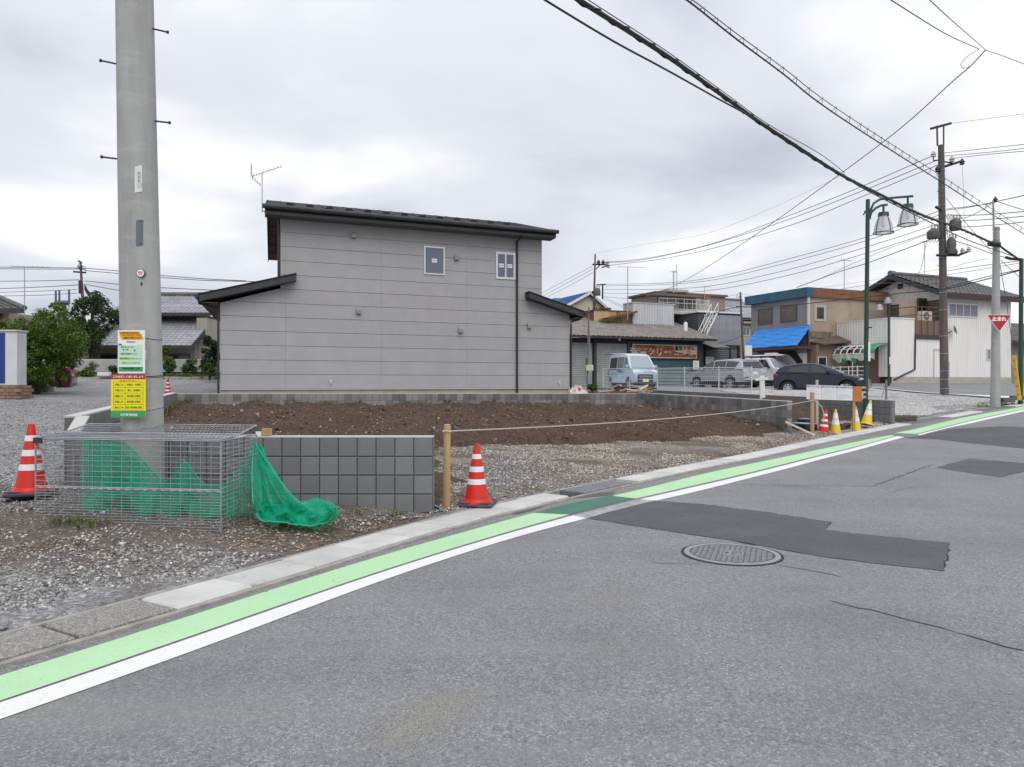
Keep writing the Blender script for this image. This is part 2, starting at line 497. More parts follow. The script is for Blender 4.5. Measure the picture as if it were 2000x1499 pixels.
def set_attr(me, name, val):
    at = me.attributes.new(name, 'FLOAT', 'POINT'); at.data.foreach_set('value', np.asarray(val, np.float32))
def np_mesh(name, V, F, m, attrs=None, smooth=True):
    me = bpy.data.meshes.new(name)
    V = np.asarray(V, np.float32); F = np.asarray(F, np.int32); k = F.shape[1]
    me.vertices.add(len(V)); me.vertices.foreach_set('co', V.ravel())
    me.loops.add(F.size); me.loops.foreach_set('vertex_index', F.ravel())
    me.polygons.add(len(F)); me.polygons.foreach_set('loop_start', np.arange(0, F.size, k, dtype=np.int32))
    me.polygons.foreach_set('loop_total', np.full(len(F), k, np.int32))
    if smooth: me.polygons.foreach_set('use_smooth', np.ones(len(F), bool))
    me.update(calc_edges=True); me.validate()
    me.materials.append(m)
    for a, v in (attrs or {}).items(): set_attr(me, a, v)
    return me
def ticks(spec):
    out_ = []
    for a, b, st in spec: out_.extend(np.arange(a, b, st))
    return np.array(out_)

MUD = [(0.075, 0.055, 0.042), (0.12, 0.09, 0.07), (0.10, 0.078, 0.06), (0.22, 0.18, 0.145), (0.085, 0.062, 0.048)]
GRAVEL = [(0.12, 0.12, 0.125), (0.30, 0.30, 0.31), (0.20, 0.20, 0.21), (0.50, 0.50, 0.50), (0.16, 0.157, 0.16), (0.36, 0.36, 0.37)]
M_GROUND = granular('gravel_ground', GRAVEL, 34, big=(0.5, (0.16, 0.15, 0.145), 0.45, 0.72, 0.6), big2=((0.25, 1.3, 1, 0.35), (0.34, 0.34, 0.35), 0.54, 0.78, 0.3), bumps=0.8, dist=0.03, attr=('mud', MUD))
M_APRON = granular('apron_gravel', [(0.12, 0.10, 0.082), (0.31, 0.275, 0.235), (0.20, 0.175, 0.15), (0.42, 0.385, 0.335)], 36, big=((0.5, 2.2, 1, 0.75), (0.125, 0.094, 0.072), 0.40, 0.60, 0.9), big2=(2.6, (0.13, 0.10, 0.078), .5, .7, .8), bumps=0.8, dist=0.03)
M_SOIL = granular('dug_soil', [(0.048, 0.030, 0.021), (0.098, 0.061, 0.042), (0.068, 0.043, 0.030), (0.13, 0.086, 0.061)], 26,
                  big=(1.1, (0.135, 0.092, 0.066), 0.5, 0.75, 0.75), big2=((0.35, 2.6, 1, 0.4), (0.12, 0.08, 0.057), 0.5, 0.72, 0.7), bumps=0.9, dist=0.05)

gx = ticks([(-1500, -200, 130), (-200, -60, 14), (-60, -14, 2), (-14, -8, .5), (-8, 2, .1), (2, 14, .25), (14, 40, .8), (40, 120, 8), (120, 1501, 138)])
gy = ticks([(-300, -20, 28), (-20, 1, 1.5), (1, 3, .4), (3, 12, .1), (12, 30, .3), (30, 60, 1), (60, 120, 6), (120, 1501, 138)])
X, Y = np.meshgrid(gx, gy)
Z = G(X, Y)
T = kerb_st(X, Y)[2]
nearm = sstep(60, 40, np.hypot(X, Y)) * sstep(0.0, 0.5, T)
nearm *= 1 - .85 * np.exp(-(((X + 3.4) / 1.5) ** 2 + ((Y - 6.9) / .9) ** 2) ** 2)
Z += nearm * (vnoise(X, Y, 0.9, 1) * 0.05 + vnoise(X, Y, 3.0, 2) * 0.03 + vnoise(X, Y, 9, 3) * 0.012)
def blob(x, y, cx, cy, r): return np.exp(-(((x - cx) ** 2 + (y - cy) ** 2) / (r * r)) ** 1.5)
MUDF = np.maximum.reduce([blob(X, Y, -3.4, 6.8, 2.1), blob(X, Y, -1.8, 6.9, 1.6), blob(X, Y, -5.3, 6.9, 1.3), 0.4 * blob(X, Y, -2.6, 5.4, 1.2)]) * 0.8
idx = np.arange(X.size).reshape(X.shape)
F = np.stack([idx[:-1, :-1], idx[:-1, 1:], idx[1:, 1:], idx[1:, :-1]], -1).reshape(-1, 4)
link('ground', np_mesh('ground', np.stack([X, Y, Z], -1).reshape(-1, 3), F, M_GROUND, {'mud': MUDF.ravel()}), kind='structure')

# ---- the road
M_ASPH = granular('asphalt', [(0.105, 0.107, 0.112), (0.25, 0.253, 0.261), (0.175, 0.178, 0.185), (0.41, 0.412, 0.418), (0.14, 0.142, 0.147), (0.275, 0.278, 0.287)], 105,
                  big=(0.7, (0.15, 0.15, 0.155), 0.42, 0.72, 0.6), big2=((0.18, 1.5, 1, -0.9), (0.275, 0.273, 0.269), 0.46, 0.74, 0.6), bumps=0.55, dist=0.008, rough=0.85)
M_PATCH = granular('fresh_asphalt', [(0.060, 0.060, 0.069), (0.095, 0.095, 0.106), (0.076, 0.076, 0.086), (0.13, 0.13, 0.14)], 150,
                   big=(1.3, (0.125, 0.123, 0.128), 0.45, 0.72, 0.8), big2=(5, (0.06, 0.06, 0.068), 0.52, 0.8, 0.6), bumps=0.3, dist=0.005, rough=0.8)
M_GREEN = mat('green_road_paint', (0.40, 0.64, 0.37), 0.8, var=(0.9, (0.46, 0.68, 0.42), 0.4, 0.7), var2=(28, (0.25, 0.40, 0.26), 0.60, 0.80), bump=(160, 0.25))
M_LINE = mat('white_road_paint', (0.74, 0.74, 0.73), 0.75, var=(2.5, (0.66, 0.66, 0.65), 0.5, 0.8), var2=(30, (0.38, 0.38, 0.38), 0.61, 0.78), bump=(160, 0.25))
M_GREEN2 = mat('tarred_green_paint', (0.045, 0.17, 0.12), 0.75, var=(4, (0.06, 0.12, 0.095), 0.42, 0.7), bump=(160, 0.2))
M_LINE2 = mat('tarred_white_paint', (0.36, 0.37, 0.37), 0.8, var=(7, (0.20, 0.21, 0.22), 0.42, 0.68), bump=(160, 0.2))
rows = []
offs = [LIDW + .05, .6, .8, 1.1, 1.5, 2, 2.6, 3.3, 4.2, 5.2, 6.5, 8, 9.5]
sel = slice(0, None, 2)
kp, kn = KP[sel], KN[sel]
V = []
for o_ in offs:
    q = kp + kn * o_
    V.append(np.stack([q[:, 0], q[:, 1], road_z(kp[:, 0], kp[:, 1])], 1))
V = np.stack(V, 0)                       # offs x n x 3
def strip_faces(a, b):
    ix = np.arange(a * b).reshape(a, b)
    return np.stack([ix[:-1, :-1], ix[1:, :-1], ix[1:, 1:], ix[:-1, 1:]], -1).reshape(-1, 4)
link('road', np_mesh('road', V.reshape(-1, 3), strip_faces(*V.shape[:2]), M_ASPH), kind='structure')
# the road height at any point: the height at the nearest kerb point
def RZ(x, y):
    qx, qy, t = kerb_st(np.asarray(x, float), np.asarray(y, float))
    return road_z(qx, qy)

def road_strip(name, pa, pb, off, m, ext0=7.0, ext1=0.0, sm=0.8):
    """strip between two pixel polylines (lot side pa, road side pb)"""
    A = polyline(pa, RZ, off, smooth=sm, ext0=ext0, ext1=ext1); B = polyline(pb, RZ, off, smooth=sm, ext0=ext0, ext1=ext1)
    n = max(len(A), len(B)); u = np.linspace(0, 1, n)
    f = lambda S: np.stack([np.interp(u, np.linspace(0, 1, len(S)), S[:, i]) for i in (0, 1)], 1)
    A, B = f(A), f(B)
    V = []
    for w in (0, .5, 1):
        q = A * (1 - w) + B * w
        V.append(np.stack([q[:, 0], q[:, 1], RZ(q[:, 0], q[:, 1]) + off], 1))
    V = np.stack(V, 0)
    return link(name, np_mesh(name, V.reshape(-1, 3), strip_faces(3, n), m), kind='structure')
GU1 = [(0, 1320), (250, 1243), (500, 1161), (750, 1083), (1000, 1013), (1042, 1002)]
GL1 = [(0, 1369), (250, 1286), (500, 1198), (750, 1112), (1000, 1036), (1112, 1005.5)]
WU1 = [(0, 1373), (250, 1290), (500, 1202), (750, 1115), (1000, 1039), (1120, 1007)]
WL1 = [(0, 1405), (250, 1318), (500, 1229), (562, 1201), (750, 1131), (1000, 1050), (1146, 1012.5)]
GU2 = [(1196, 969), (1290, 947), (1380, 924), (1490, 901), (1600, 878), (1700, 857), (1741, 850)]
GL2 = [(1243, 974), (1340, 952), (1440, 929), (1530, 907), (1600, 889), (1700, 865), (1748, 852)]
WU2 = [(1250, 975.5), (1345, 954), (1445, 931), (1533, 909), (1602, 891), (1702, 866), (1752, 852)]
WL2 = [(1282, 978), (1360, 961), (1452, 937), (1540, 915), (1607, 896), (1708, 870), (1766, 854)]
GU3 = [(1748, 846), (1768, 843), (1880, 816), (1930, 807), (2000, 794)]
GL3 = [(1788, 848), (1810, 843), (1884, 824), (1934, 813), (2000, 800)]
WU3 = [(1791, 849), (1812, 844), (1886, 825), (1936, 814), (2000, 800.5)]
WL3 = [(1797, 850.5), (1850, 836), (1890, 829), (1940, 817), (2000, 804)]
road_strip('green_line', GU1, GL1, .004, M_GREEN, sm=.6)
road_strip('white_line', WU1, WL1, .004, M_LINE, sm=.6)
road_strip('green_line', GU2, GL2, .004, M_GREEN, 0, 0, .6)
road_strip('white_line', WU2, WL2, .004, M_LINE, 0, 0, .6)
road_strip('green_line', GU3, GL3, .004, M_GREEN, 0, 12, .6)
road_strip('white_line', WU3, WL3, .004, M_LINE, 0, 12, .6)
road_strip('green_line', [(1043, 1002), (1120, 981), (1195, 968.5)], [(1113, 1005.5), (1180, 988), (1242, 974)], .004, M_GREEN2, 0, 0, .2)
road_strip('white_line', [(1121, 1007), (1186, 990), (1249, 975.5)], [(1147, 1012.5), (1215, 993), (1281, 978)], .004, M_LINE2, 0, 0, .2)
PATCHES = []
def road_poly(name, pix, off, m, jit=0.012, kind='structure'):
    """flat piece on the road from a pixel outline, edges slightly ragged"""
    if m is M_PATCH: PATCHES.append(pix)
    pts = [hit(a, b, RZ, off) for a, b in pix]
    fine = []
    for i in range(len(pts)):
        a, b = pts[i], pts[(i + 1) % len(pts)]
        k = max(int((b - a).length / 0.15), 1)
        for j in range(k):
            q = a.lerp(b, j / k)
            q.x += random.uniform(-jit, jit); q.y += random.uniform(-jit, jit)
            q.z = float(RZ(np.array([q.x]), np.array([q.y]))[0]) + off
            fine.append(q)
    mb = MB(); mb.add(fine, [tuple(range(len(fine)))])
    return mb.build(name, m, kind=kind)
road_poly('road_patch', [(1150, 1013), (1217, 993), (1283, 979), (1370, 985), (1500, 1001), (1622, 1020), (1611, 1036), (1720, 1047), (1853, 1061), (1842, 1115), (1700, 1099), (1600, 1086), (1420, 1054), (1280, 1033)], .004, M_PATCH)
road_poly('road_patch', [(1832, 914), (1860, 905), (1894, 896), (2000, 905), (2060, 909), (2050, 915), (2000, 921), (1955, 932), (1890, 923)], .004, M_PATCH)
road_poly('road_patch', [(1770, 856), (1800, 851), (1855, 838), (1955, 833), (2080, 838), (2080, 884), (1990, 875), (1900, 866), (1830, 858)], .004, M_PATCH)
road_poly('road_patch', [(1040, 998), (1075, 984), (1120, 974), (1195, 967), (1205, 960), (1150, 964), (1085, 975), (1030, 990), (985, 1003), (1010, 1005)], .003, mat('tar_stain', (0.085, 0.075, 0.07), 0.85, var=(5, (0.13, 0.12, 0.115), 0.4, 0.7)))
M_STAIN = mat('dry_mud_stain', (0.26, 0.255, 0.235), 0.95, var=(9, (0.19, 0.19, 0.185), 0.42, 0.62), bump=(160, .4))
def crack(pix, w):
    pts = []
    for i in range(len(pix) - 1):
        a, b = hit(*pix[i], RZ, .003), hit(*pix[i + 1], RZ, .003)
        k = max(int((b - a).length / .08), 1)
        for j in range(k): pts.append(a.lerp(b, j / k) + Vector((random.uniform(-.012, .012), random.uniform(-.02, .02), 0)))
    mb = MB(); rows = []
    for i, p in enumerate(pts):
        t = (pts[min(i + 1, len(pts) - 1)] - pts[max(i - 1, 0)]); t.z = 0; t.normalize()
        n = Vector((t.y, -t.x, 0)) * w * random.uniform(.4, 1.2)
        rows.append([p - n, p + n])
    mb.grid(rows)
    return mb.build('road_crack', mat('crack_dark', (0.035, 0.034, 0.034), 0.95), kind='structure')
crack([(1275, 1099), (1330, 1102), (1370, 1102), (1395, 1097)], .006)
crack([(1518, 1103), (1570, 1111), (1630, 1122), (1660, 1134)], .005)
crack([(1625, 1175), (1700, 1192), (1800, 1217), (1900, 1245), (1960, 1262), (2040, 1275)], .007)
crack([(1430, 946), (1520, 949), (1608, 949), (1703, 950), (1823, 907)], .008)
crack([(1735, 962), (1790, 950), (1900, 955)], .004)
crack([(1900, 1063), (1860, 1062)], .004)
# ---- gutter: concrete lids laid along a channel
gut = thing('gutter', 'x', 'x'); del gut['label']; del gut['category']; gut['kind'] = 'structure'
LIDM = mat('lid_concrete', (0.56, 0.555, 0.535), 0.92, var=(3, (0.45, 0.445, 0.425), 0.42, 0.72), var2=(16, (0.27, 0.265, 0.25), 0.62, 0.8), bump=(140, 0.3), rnd=0.1)
LIDM2 = mat('old_lid_concrete', (0.24, 0.228, 0.21), 0.95, var=(70, (0.46, 0.44, 0.41), 0.45, 0.6), bump=(150, 0.9), rnd=0.08)
LIDM3 = mat('tarred_lid', (0.17, 0.17, 0.17), 0.92, var=(6, (0.12, 0.12, 0.12), 0.42, 0.7), bump=(180, 0.4), rnd=0.08)
L = np.concatenate([[0], np.cumsum(np.linalg.norm(np.diff(KP, axis=0), axis=1))])
def kat(q):
    p = np.array([np.interp(q, L, KP[:, i]) for i in (0, 1)]); n = np.array([np.interp(q, L, KN[:, i]) for i in (0, 1)])
    return p, n / np.linalg.norm(n)
j0 = hit(250, 1173, road_z, LIDZ)
q0 = L[int(np.argmin(((KP - np.array([j0.x, j0.y])) ** 2).sum(1)))]
pg0 = hit(1085, 957, road_z, LIDZ); pg1 = hit(1187, 938, road_z, LIDZ)
qg0 = L[int(np.argmin(((KP - np.array([pg0.x, pg0.y])) ** 2).sum(1)))]; qg1 = L[int(np.argmin(((KP - np.array([pg1.x, pg1.y])) ** 2).sum(1)))]
def slab(mb, a, b, o0, o1, z0, z1, c=.008, skew=0.0):
    (pa, na), (pb, nb) = kat(a), kat(b)
    def pt(p, n, o, z): q = p + n * o; return Vector((q[0], q[1], float(road_z(*p)) + z))
    bot = [pt(pa, na, o0, z0), pt(pb, nb, o0, z0), pt(pb, nb, o1, z0), pt(pa, na, o1, z0)]
    mid = [pt(pa, na, o0, z1 - c), pt(pb, nb, o0, z1 - c), pt(pb, nb, o1, z1 - c), pt(pa, na, o1, z1 - c)]
    (pa, na), (pb, nb) = kat(a + c), kat(b - c)
    top = [pt(pa, na, o0 + c, z1), pt(pb, nb, o0 + c, z1), pt(pb, nb, o1 - c, z1), pt(pa, na, o1 - c, z1)]
    mb.add(bot + mid + top, [(0, 1, 2, 3)] + [(i, 4 + i, 4 + (i + 1) % 4, (i + 1) % 4) for i in range(4)] + [(4 + i, 8 + i, 8 + (i + 1) % 4, 4 + (i + 1) % 4) for i in range(4)] + [(8, 11, 10, 9)])
for k in range(-9, 60):
    a, b = q0 + k * .6, q0 + (k + 1) * .6
    if a < L[-1] - 45 and not (b > qg0 + .1 and a < qg1 - .1):
        mb = MB()
        dz = random.uniform(-.004, .004)
        slab(mb, a + (.005 if k > 3 else random.uniform(.008, .022)), b - .006, .055, LIDW, -.08, LIDZ + dz, c=random.uniform(.008, .016))
        far = k > 33
        mb.build('gutter_lid', LIDM2 if k < 0 else (LIDM3 if far and k not in (38, 39, 40, 41, 46, 47, 48) else LIDM), gut, smooth=20)
mb = MB()
for o0, o1, z1 in ((0.0, .05, LIDZ - .003), (LIDW + .005, LIDW + .055, .018)):
    rr = []
    for q in np.arange(0.0, L[-1] - 40, .3):
        p, n = kat(q); z = float(road_z(*p))
        A = p + n * o0; B = p + n * o1
        rr.append([Vector((A[0], A[1], z - .1)), Vector((A[0], A[1], z + z1)), Vector((B[0], B[1], z + z1)), Vector((B[0], B[1], z - .1))])
    mb.grid(rr)
mb.build('channel_edge', mat('edge_concrete', (0.35, 0.335, 0.305), 0.95, var=(8, (0.22, 0.205, 0.185), 0.42, 0.7), bump=(90, .4)), gut)
mb = MB()
rr = []
for q in np.arange(0.0, L[-1] - 40, .3):
    p, n = kat(q); z = float(road_z(*p)); A = p; B = p + n * (LIDW + .06)
    rr.append([Vector((A[0], A[1], z - .05)), Vector((B[0], B[1], z - .05))])
mb.grid(rr); mb.build('channel_floor', mat('channel_dark', (0.05, 0.046, 0.04), 0.95), gut)
grate = None
ng = 2
for i in range(ng):
    a = qg0 + (qg1 - qg0) * i / ng; b = qg0 + (qg1 - qg0) * (i + 1) / ng
    mb = MB()
    for j in range(8):
        o0 = .065 + j * (LIDW - .085) / 7
        slab(mb, a + .01, b - .01, o0 - .009, o0 + .009, -.03, LIDZ, c=.002)
    for q in (a + .03, (a + b) / 2, b - .03): slab(mb, q - .006, q + .006, .055, LIDW, -.03, LIDZ - .012, c=.001)
    mb.build('drain_grate', STEEL, gut)

# ---- side road and its edge line in front of the white house
def ground_strip(name, pa, pb, fn, off, m, n=40, k=6, ground=True):
    A = [hit(a, b, fn, off) for a, b in pa]; B = [hit(a, b, fn, off) for a, b in pb]
    def rs(S):
        S = np.array([list(p)[:2] for p in S]); l = np.concatenate([[0], np.cumsum(np.linalg.norm(np.diff(S, axis=0), axis=1))])
        u = np.linspace(0, l[-1], n); return np.stack([np.interp(u, l, S[:, i]) for i in (0, 1)], 1)
    A, B = rs(A), rs(B)
    V = []
    for w in np.linspace(0, 1, k):
        q = A * (1 - w) + B * w
        V.append(np.stack([q[:, 0], q[:, 1], fn(q[:, 0], q[:, 1]) + off], 1))
    V = np.stack(V)
    return link(name, np_mesh(name, V.reshape(-1, 3), strip_faces(k, n), m), kind='structure')
def G2(x, y): return G(x, y) + 0.02
sr_n = [gp(1640, 0, 43), gp(1700, 0, 36), gp(1850, 0, 29.5), gp(1960, 0, 27), gp(2100, 0, 25)]
sr_f = [UV(33.6, 33.0), UV(34.0, 28.6), UV(38.3, 28.0), UV(44.0, 28.0), UV(60.0, 27.0)]
def strip3(name, A, B, off, m, n=60, k=10):
    def rs(S):
        S = np.array([list(p)[:2] for p in S]); l = np.concatenate([[0], np.cumsum(np.linalg.norm(np.diff(S, axis=0), axis=1))])
        u = np.linspace(0, l[-1], n); return np.stack([np.interp(u, l, S[:, i]) for i in (0, 1)], 1)
    A, B = rs(A), rs(B); V = []
    for w in np.linspace(0, 1, k):
        q = A * (1 - w) + B * w
        V.append(np.stack([q[:, 0], q[:, 1], G(q[:, 0], q[:, 1]) + off], 1))
    V = np.stack(V)
    return link(name, np_mesh(name, V.reshape(-1, 3), strip_faces(k, n), m), kind='structure')
strip3('side_road', sr_n, sr_f, .03, M_ASPH)
sr_l = [p.lerp(Vector((q.x, q.y, p.z)), .07) for p, q in zip(sr_n, sr_f)]
strip3('edge_line', [p.lerp(Vector((q.x, q.y, p.z)), .015) for p, q in zip(sr_n, sr_f)], sr_l, .05, M_LINE, k=3)

# ---- the manhole in the road
mc = hit(1429, 1082, RZ, .004)
mh = thing('manhole_cover', 'round patterned iron manhole cover set in the asphalt', 'manhole', mc, R(-20))
IRON = mat('cast_iron', (0.31, 0.31, 0.325), 0.6, 0.15, var=(12, (0.23, 0.23, 0.24), 0.4, 0.7))
DIRON = mat('iron_recess', (0.10, 0.10, 0.108), 0.85)
mb = MB(); mb.lathe([(.345, -.02), (.345, .006), (.385, .006), (.392, -.02)], 56, caps=False); mb.build('outer_ring', IRON, mh, local=True, smooth=40)
mb = MB(); mb.lathe([(.392, -.01), (.392, .003), (.41, .003), (.41, -.01)], 56, caps=False); mb.build('gap_seal', mat('crack_dark', (0.035, 0.034, 0.034), 0.95), mh, local=True)
mb = MB(); mb.lathe([(.343, -.02), (.343, .001)], 56); mb.build('lid_plate', DIRON, mh, local=True)
mb = MB()
for i in range(-8, 9):
    for j in range(-9, 10):
        x, y = i * .043, j * .036
        r = math.hypot(x, y)
        if r > .325 or r < .105: continue
        a = [Vector((x + dx, y + .009 * math.cos(dx / .0215 * math.pi) - .004 + dy, z)) for z in (.001, .007) for dy in (-.0065, .0065) for dx in (-.018, -.006, .006, .018)]
        mb.add(a, [(8, 9, 13, 12), (9, 10, 14, 13), (10, 11, 15, 14), (0, 1, 9, 8), (1, 2, 10, 9), (2, 3, 11, 10), (4, 12, 13, 5), (5, 13, 14, 6), (6, 14, 15, 7), (0, 8, 12, 4), (3, 7, 15, 11)])
mb.build('tread_pattern', IRON, mh, local=True, kind='stuff')
mb = MB(); mb.lathe([(.098, .0), (.098, .008), (.084, .008), (.084, .0)], 32, caps=False); mb.lathe([(.07, .0), (.07, .006), (.06, .006), (.06, 0)], 28, caps=False)
for k in range(3):
    a = k * 2 * math.pi / 3 + .5
    mb.box(-.012, .012, .008, .055, 0, .007, Matrix.Rotation(a, 4, 'Z'))
mb.build('emblem', IRON, mh, local=True)

# ---- dug-over soil in the lot
BPX = [(870, 884), (946, 880), (1051, 876), (1148, 871), (1240, 868), (1400, 859), (1500, 853), (1560, 850)]
Bp = [np.array([-.75, 7.6]), np.array([-.9, 9.0]), np.array([-1.25, 12.0])] + [np.array(list(hit(a, b, G, .02))[:2]) for a, b in BPX]
Bp.append(Bp[-1] + (Bp[-1] - Bp[-2]) * 1.5)
Bp = np.array(Bp)
def soil_D(x, y):
    p = np.stack([x.ravel(), y.ravel()], 1); best = np.full(len(p), 1e18); sg = np.zeros(len(p))
    for i in range(len(Bp) - 1):
        a, b = Bp[i], Bp[i + 1]; ab = b - a
        u = np.clip(((p - a) @ ab) / (ab @ ab), 0, 1); c = a + u[:, None] * ab
        d = ((p - c) ** 2).sum(1); m = d < best
        best[m] = d[m]; sg[m] = np.sign((ab[0] * (p[:, 1] - a[1]) - ab[1] * (p[:, 0] - a[0]))[m])
    return (np.sqrt(best) * sg).reshape(x.shape)
LOT = [(-4.9, 7.98), (-.75, 7.98), (0.2, 9.0), (4, 12), (8.2, 18.0), (6.72, 18.0), (4.25, 25.15), (-8.85, 19.62)]
def inside(poly, x, y):
    c = np.zeros(x.shape, bool); n = len(poly)
    for i in range(n):
        (x1, y1), (x2, y2) = poly[i], poly[(i + 1) % n]
        cond = ((y1 > y) != (y2 > y)) & (x < (x2 - x1) * (y - y1) / (y2 - y1 + 1e-12) + x1)
        c ^= cond
    return c
def soil_z(x, y):
    D = soil_D(x, y) + .45 + vnoise(x, y, 1.3, 5) * .6 + vnoise(x, y, 4, 6) * .25
    U = x * EX + y * EY; Vv = -x * EY + y * EX
    zp = .565 - .011 * (U - 6.06) + .03 * (Vv - 14.27)
    g = G(x, y)
    z = g - .1 + (np.maximum(zp, g + .06) - g + .1) * sstep(-.25, 1.25, D)
    lump = vnoise(x, y, .8, 7) * .17 + vnoise(x, y, 2.4, 8) * .10 + vnoise(x, y, 7, 9) * .055 + vnoise(x, y, 16, 10) * .02
    tracks = .035 * np.sin((x * .5 + y * .87) * 5.5 + 2 * vnoise(x, y, .5, 11)) * sstep(0.2, 2, D)
    return z + (lump + tracks) * sstep(-.3, .5, D)
def sheet(name, xs, ys, zf, poly, m, kind='structure'):
    X, Y = np.meshgrid(xs, ys); Z = zf(X, Y)
    ok = inside(poly, X, Y)
    ix = np.arange(X.size).reshape(X.shape)
    F = np.stack([ix[:-1, :-1], ix[:-1, 1:], ix[1:, 1:], ix[1:, :-1]], -1)
    k = ok[:-1, :-1] & ok[:-1, 1:] & ok[1:, 1:] & ok[1:, :-1]
    F = F[k]
    used = np.unique(F); mp_ = np.full(X.size, -1); mp_[used] = np.arange(len(used))
    return link(name, np_mesh(name, np.stack([X, Y, Z], -1).reshape(-1, 3)[used], mp_[F], m), kind=kind)
sheet('soil', np.arange(-9.2, 8.6, .085), np.arange(7.9, 25.4, .085), soil_z, LOT, M_SOIL)
def soil2_z(x, y):
    return G(x, y) + .03 + .55 * np.exp(-(((x - 7.9) / .9) ** 2 + ((y - 22.0) / 1.3) ** 2)) + vnoise(x, y, 1.2, 12) * .15 + vnoise(x, y, 4, 13) * .08 + vnoise(x, y, 11, 14) * .04
sheet('soil', np.arange(3, 11, .1), np.arange(17.5, 36, .1), soil2_z, [(6.9, 17.9), (8.2, 18.7), (9.6, 20.0), (10.3, 20.2), (5.2, 35.5), (2.0, 34.0), (4.55, 25.2)], M_SOIL)
# light gravel on the apron between the gutter and the soil
def apron_z(x, y):
    D = soil_D(x, y); t = kerb_st(x, y)[2]
    return G(x, y) + .05 * sstep(0.02, .3, t) + (vnoise(x, y, 1.1, 15) * .05 + vnoise(x, y, 5, 16) * .025) * sstep(.05, .5, t)
APR = [(-.82, 7.75)] + [tuple(p) for p in KP[(KP[:, 1] > 8.05) & (KP[:, 1] < 18.4)][::3]] + [(8.0, 19.0), (7.2, 18.8), (5.2, 18.6), (-1.8, 15), (-1.6, 9)]
sheet('apron', np.arange(-2.2, 9, .1), np.arange(7.6, 19.5, .1), apron_z, APR, M_APRON)

# ---- loose stones
def stones_mat(name, cols, rough=.9):
    m = bpy.data.materials.new(name); m.use_nodes = True; t = m.node_tree; b = t.nodes['Principled BSDF']
    b.inputs['Roughness'].default_value = rough; b.inputs['Specular IOR Level'].default_value = .3
    at = N(t, 'ShaderNodeAttribute', attribute_name='tone'); rp = N(t, 'ShaderNodeValToRGB')
    el = rp.color_ramp.elements; el[0].color = tuple(cols[0]) + (1,); el[1].color = tuple(cols[-1]) + (1,)
    for i in range(1, len(cols) - 1): q = el.new(i / (len(cols) - 1)); q.color = tuple(cols[i]) + (1,)
    t.links.new(at.outputs['Fac'], rp.inputs[0]); t.links.new(rp.outputs[0], b.inputs['Base Color'])
    return m
def scatter(name, xy, zf, size, m, flat=.6, sink=.25, label=None):
    n = len(xy)
    base = np.array([[1, 0, 0], [0, 1, 0], [-1, 0, 0], [0, -1, 0], [.2, .1, 1], [0, 0, -1]], float)
    fc = np.array([[0, 1, 4], [1, 2, 4], [2, 3, 4], [3, 0, 4], [1, 0, 5], [2, 1, 5], [3, 2, 5], [0, 3, 5]])
    v = np.repeat(base[None], n, 0) * rng.uniform(.65, 1.25, (n, 6, 1))
    sz = np.stack([size * rng.uniform(.7, 1.3, n), size * rng.uniform(.5, 1.0, n), size * flat * rng.uniform(.6, 1.2, n)], 1)
    v *= sz[:, None, :] * .5
    tl = rng.uniform(-.5, .5, n); c, s = np.cos(tl), np.sin(tl)
    x, z = v[..., 0] * c[:, None] - v[..., 2] * s[:, None], v[..., 0] * s[:, None] + v[..., 2] * c[:, None]
    v[..., 0], v[..., 2] = x, z
    a = rng.uniform(0, 6.283, n); c, s = np.cos(a), np.sin(a)
    x, y = v[..., 0] * c[:, None] - v[..., 1] * s[:, None], v[..., 0] * s[:, None] + v[..., 1] * c[:, None]
    v[..., 0], v[..., 1] = x, y
    zz = zf(xy[:, 0], xy[:, 1])
    v += np.stack([xy[:, 0], xy[:, 1], zz + sz[:, 2] * (.5 - sink)], 1)[:, None, :]
    Fc = (fc[None] + (np.arange(n) * 6)[:, None, None]).reshape(-1, 3)
    me = np_mesh(name, v.reshape(-1, 3), Fc, m, {'tone': np.repeat(rng.random(n), 6)}, smooth=False)
    return link(name, me, kind='stuff')
ST_G = stones_mat('grey_stones', [(0.085, 0.082, 0.08), (0.34, 0.335, 0.33), (0.18, 0.172, 0.165), (0.62, 0.61, 0.59), (0.14, 0.123, 0.108), (0.43, 0.42, 0.41)])
ST_B = stones_mat('beige_stones', [(0.15, 0.125, 0.10), (0.46, 0.42, 0.36), (0.27, 0.235, 0.195), (0.62, 0.58, 0.51), (0.34, 0.31, 0.27)])
ST_S = stones_mat('soil_stones', [(0.06, 0.038, 0.027), (0.11, 0.07, 0.048), (0.16, 0.11, 0.08), (0.08, 0.052, 0.037), (0.42, 0.36, 0.30)])
def rnd_kerb(n, qa, qb, ta, tb, pw=1.0):
    q = rng.uniform(qa, qb, n); t = ta + (tb - ta) * rng.random(n) ** pw
    p = np.stack([np.interp(q, L, KP[:, i]) for i in (0, 1)], 1); nn = np.stack([np.interp(q, L, KN[:, i]) for i in (0, 1)], 1)
    return p - nn * t[:, None]
def gnd_z(x, y):
    k = 1 - .85 * np.exp(-(((x + 3.4) / 1.5) ** 2 + ((y - 6.9) / .9) ** 2) ** 2)
    return G(x, y) + k * (vnoise(x, y, 0.9, 1) * 0.05 + vnoise(x, y, 3.0, 2) * 0.03 + vnoise(x, y, 9, 3) * 0.012)
def mud_at(x, y): return np.maximum.reduce([blob(x, y, -3.4, 6.9, 1.9), blob(x, y, -1.8, 7.0, 1.45), blob(x, y, -5.3, 6.9, 1.2), .2 * blob(x, y, -2.6, 5.4, 1.2)])
xy = rnd_kerb(80000, q0 - 3.5, q0 + 5.0, .06, 4.2, 1.2)
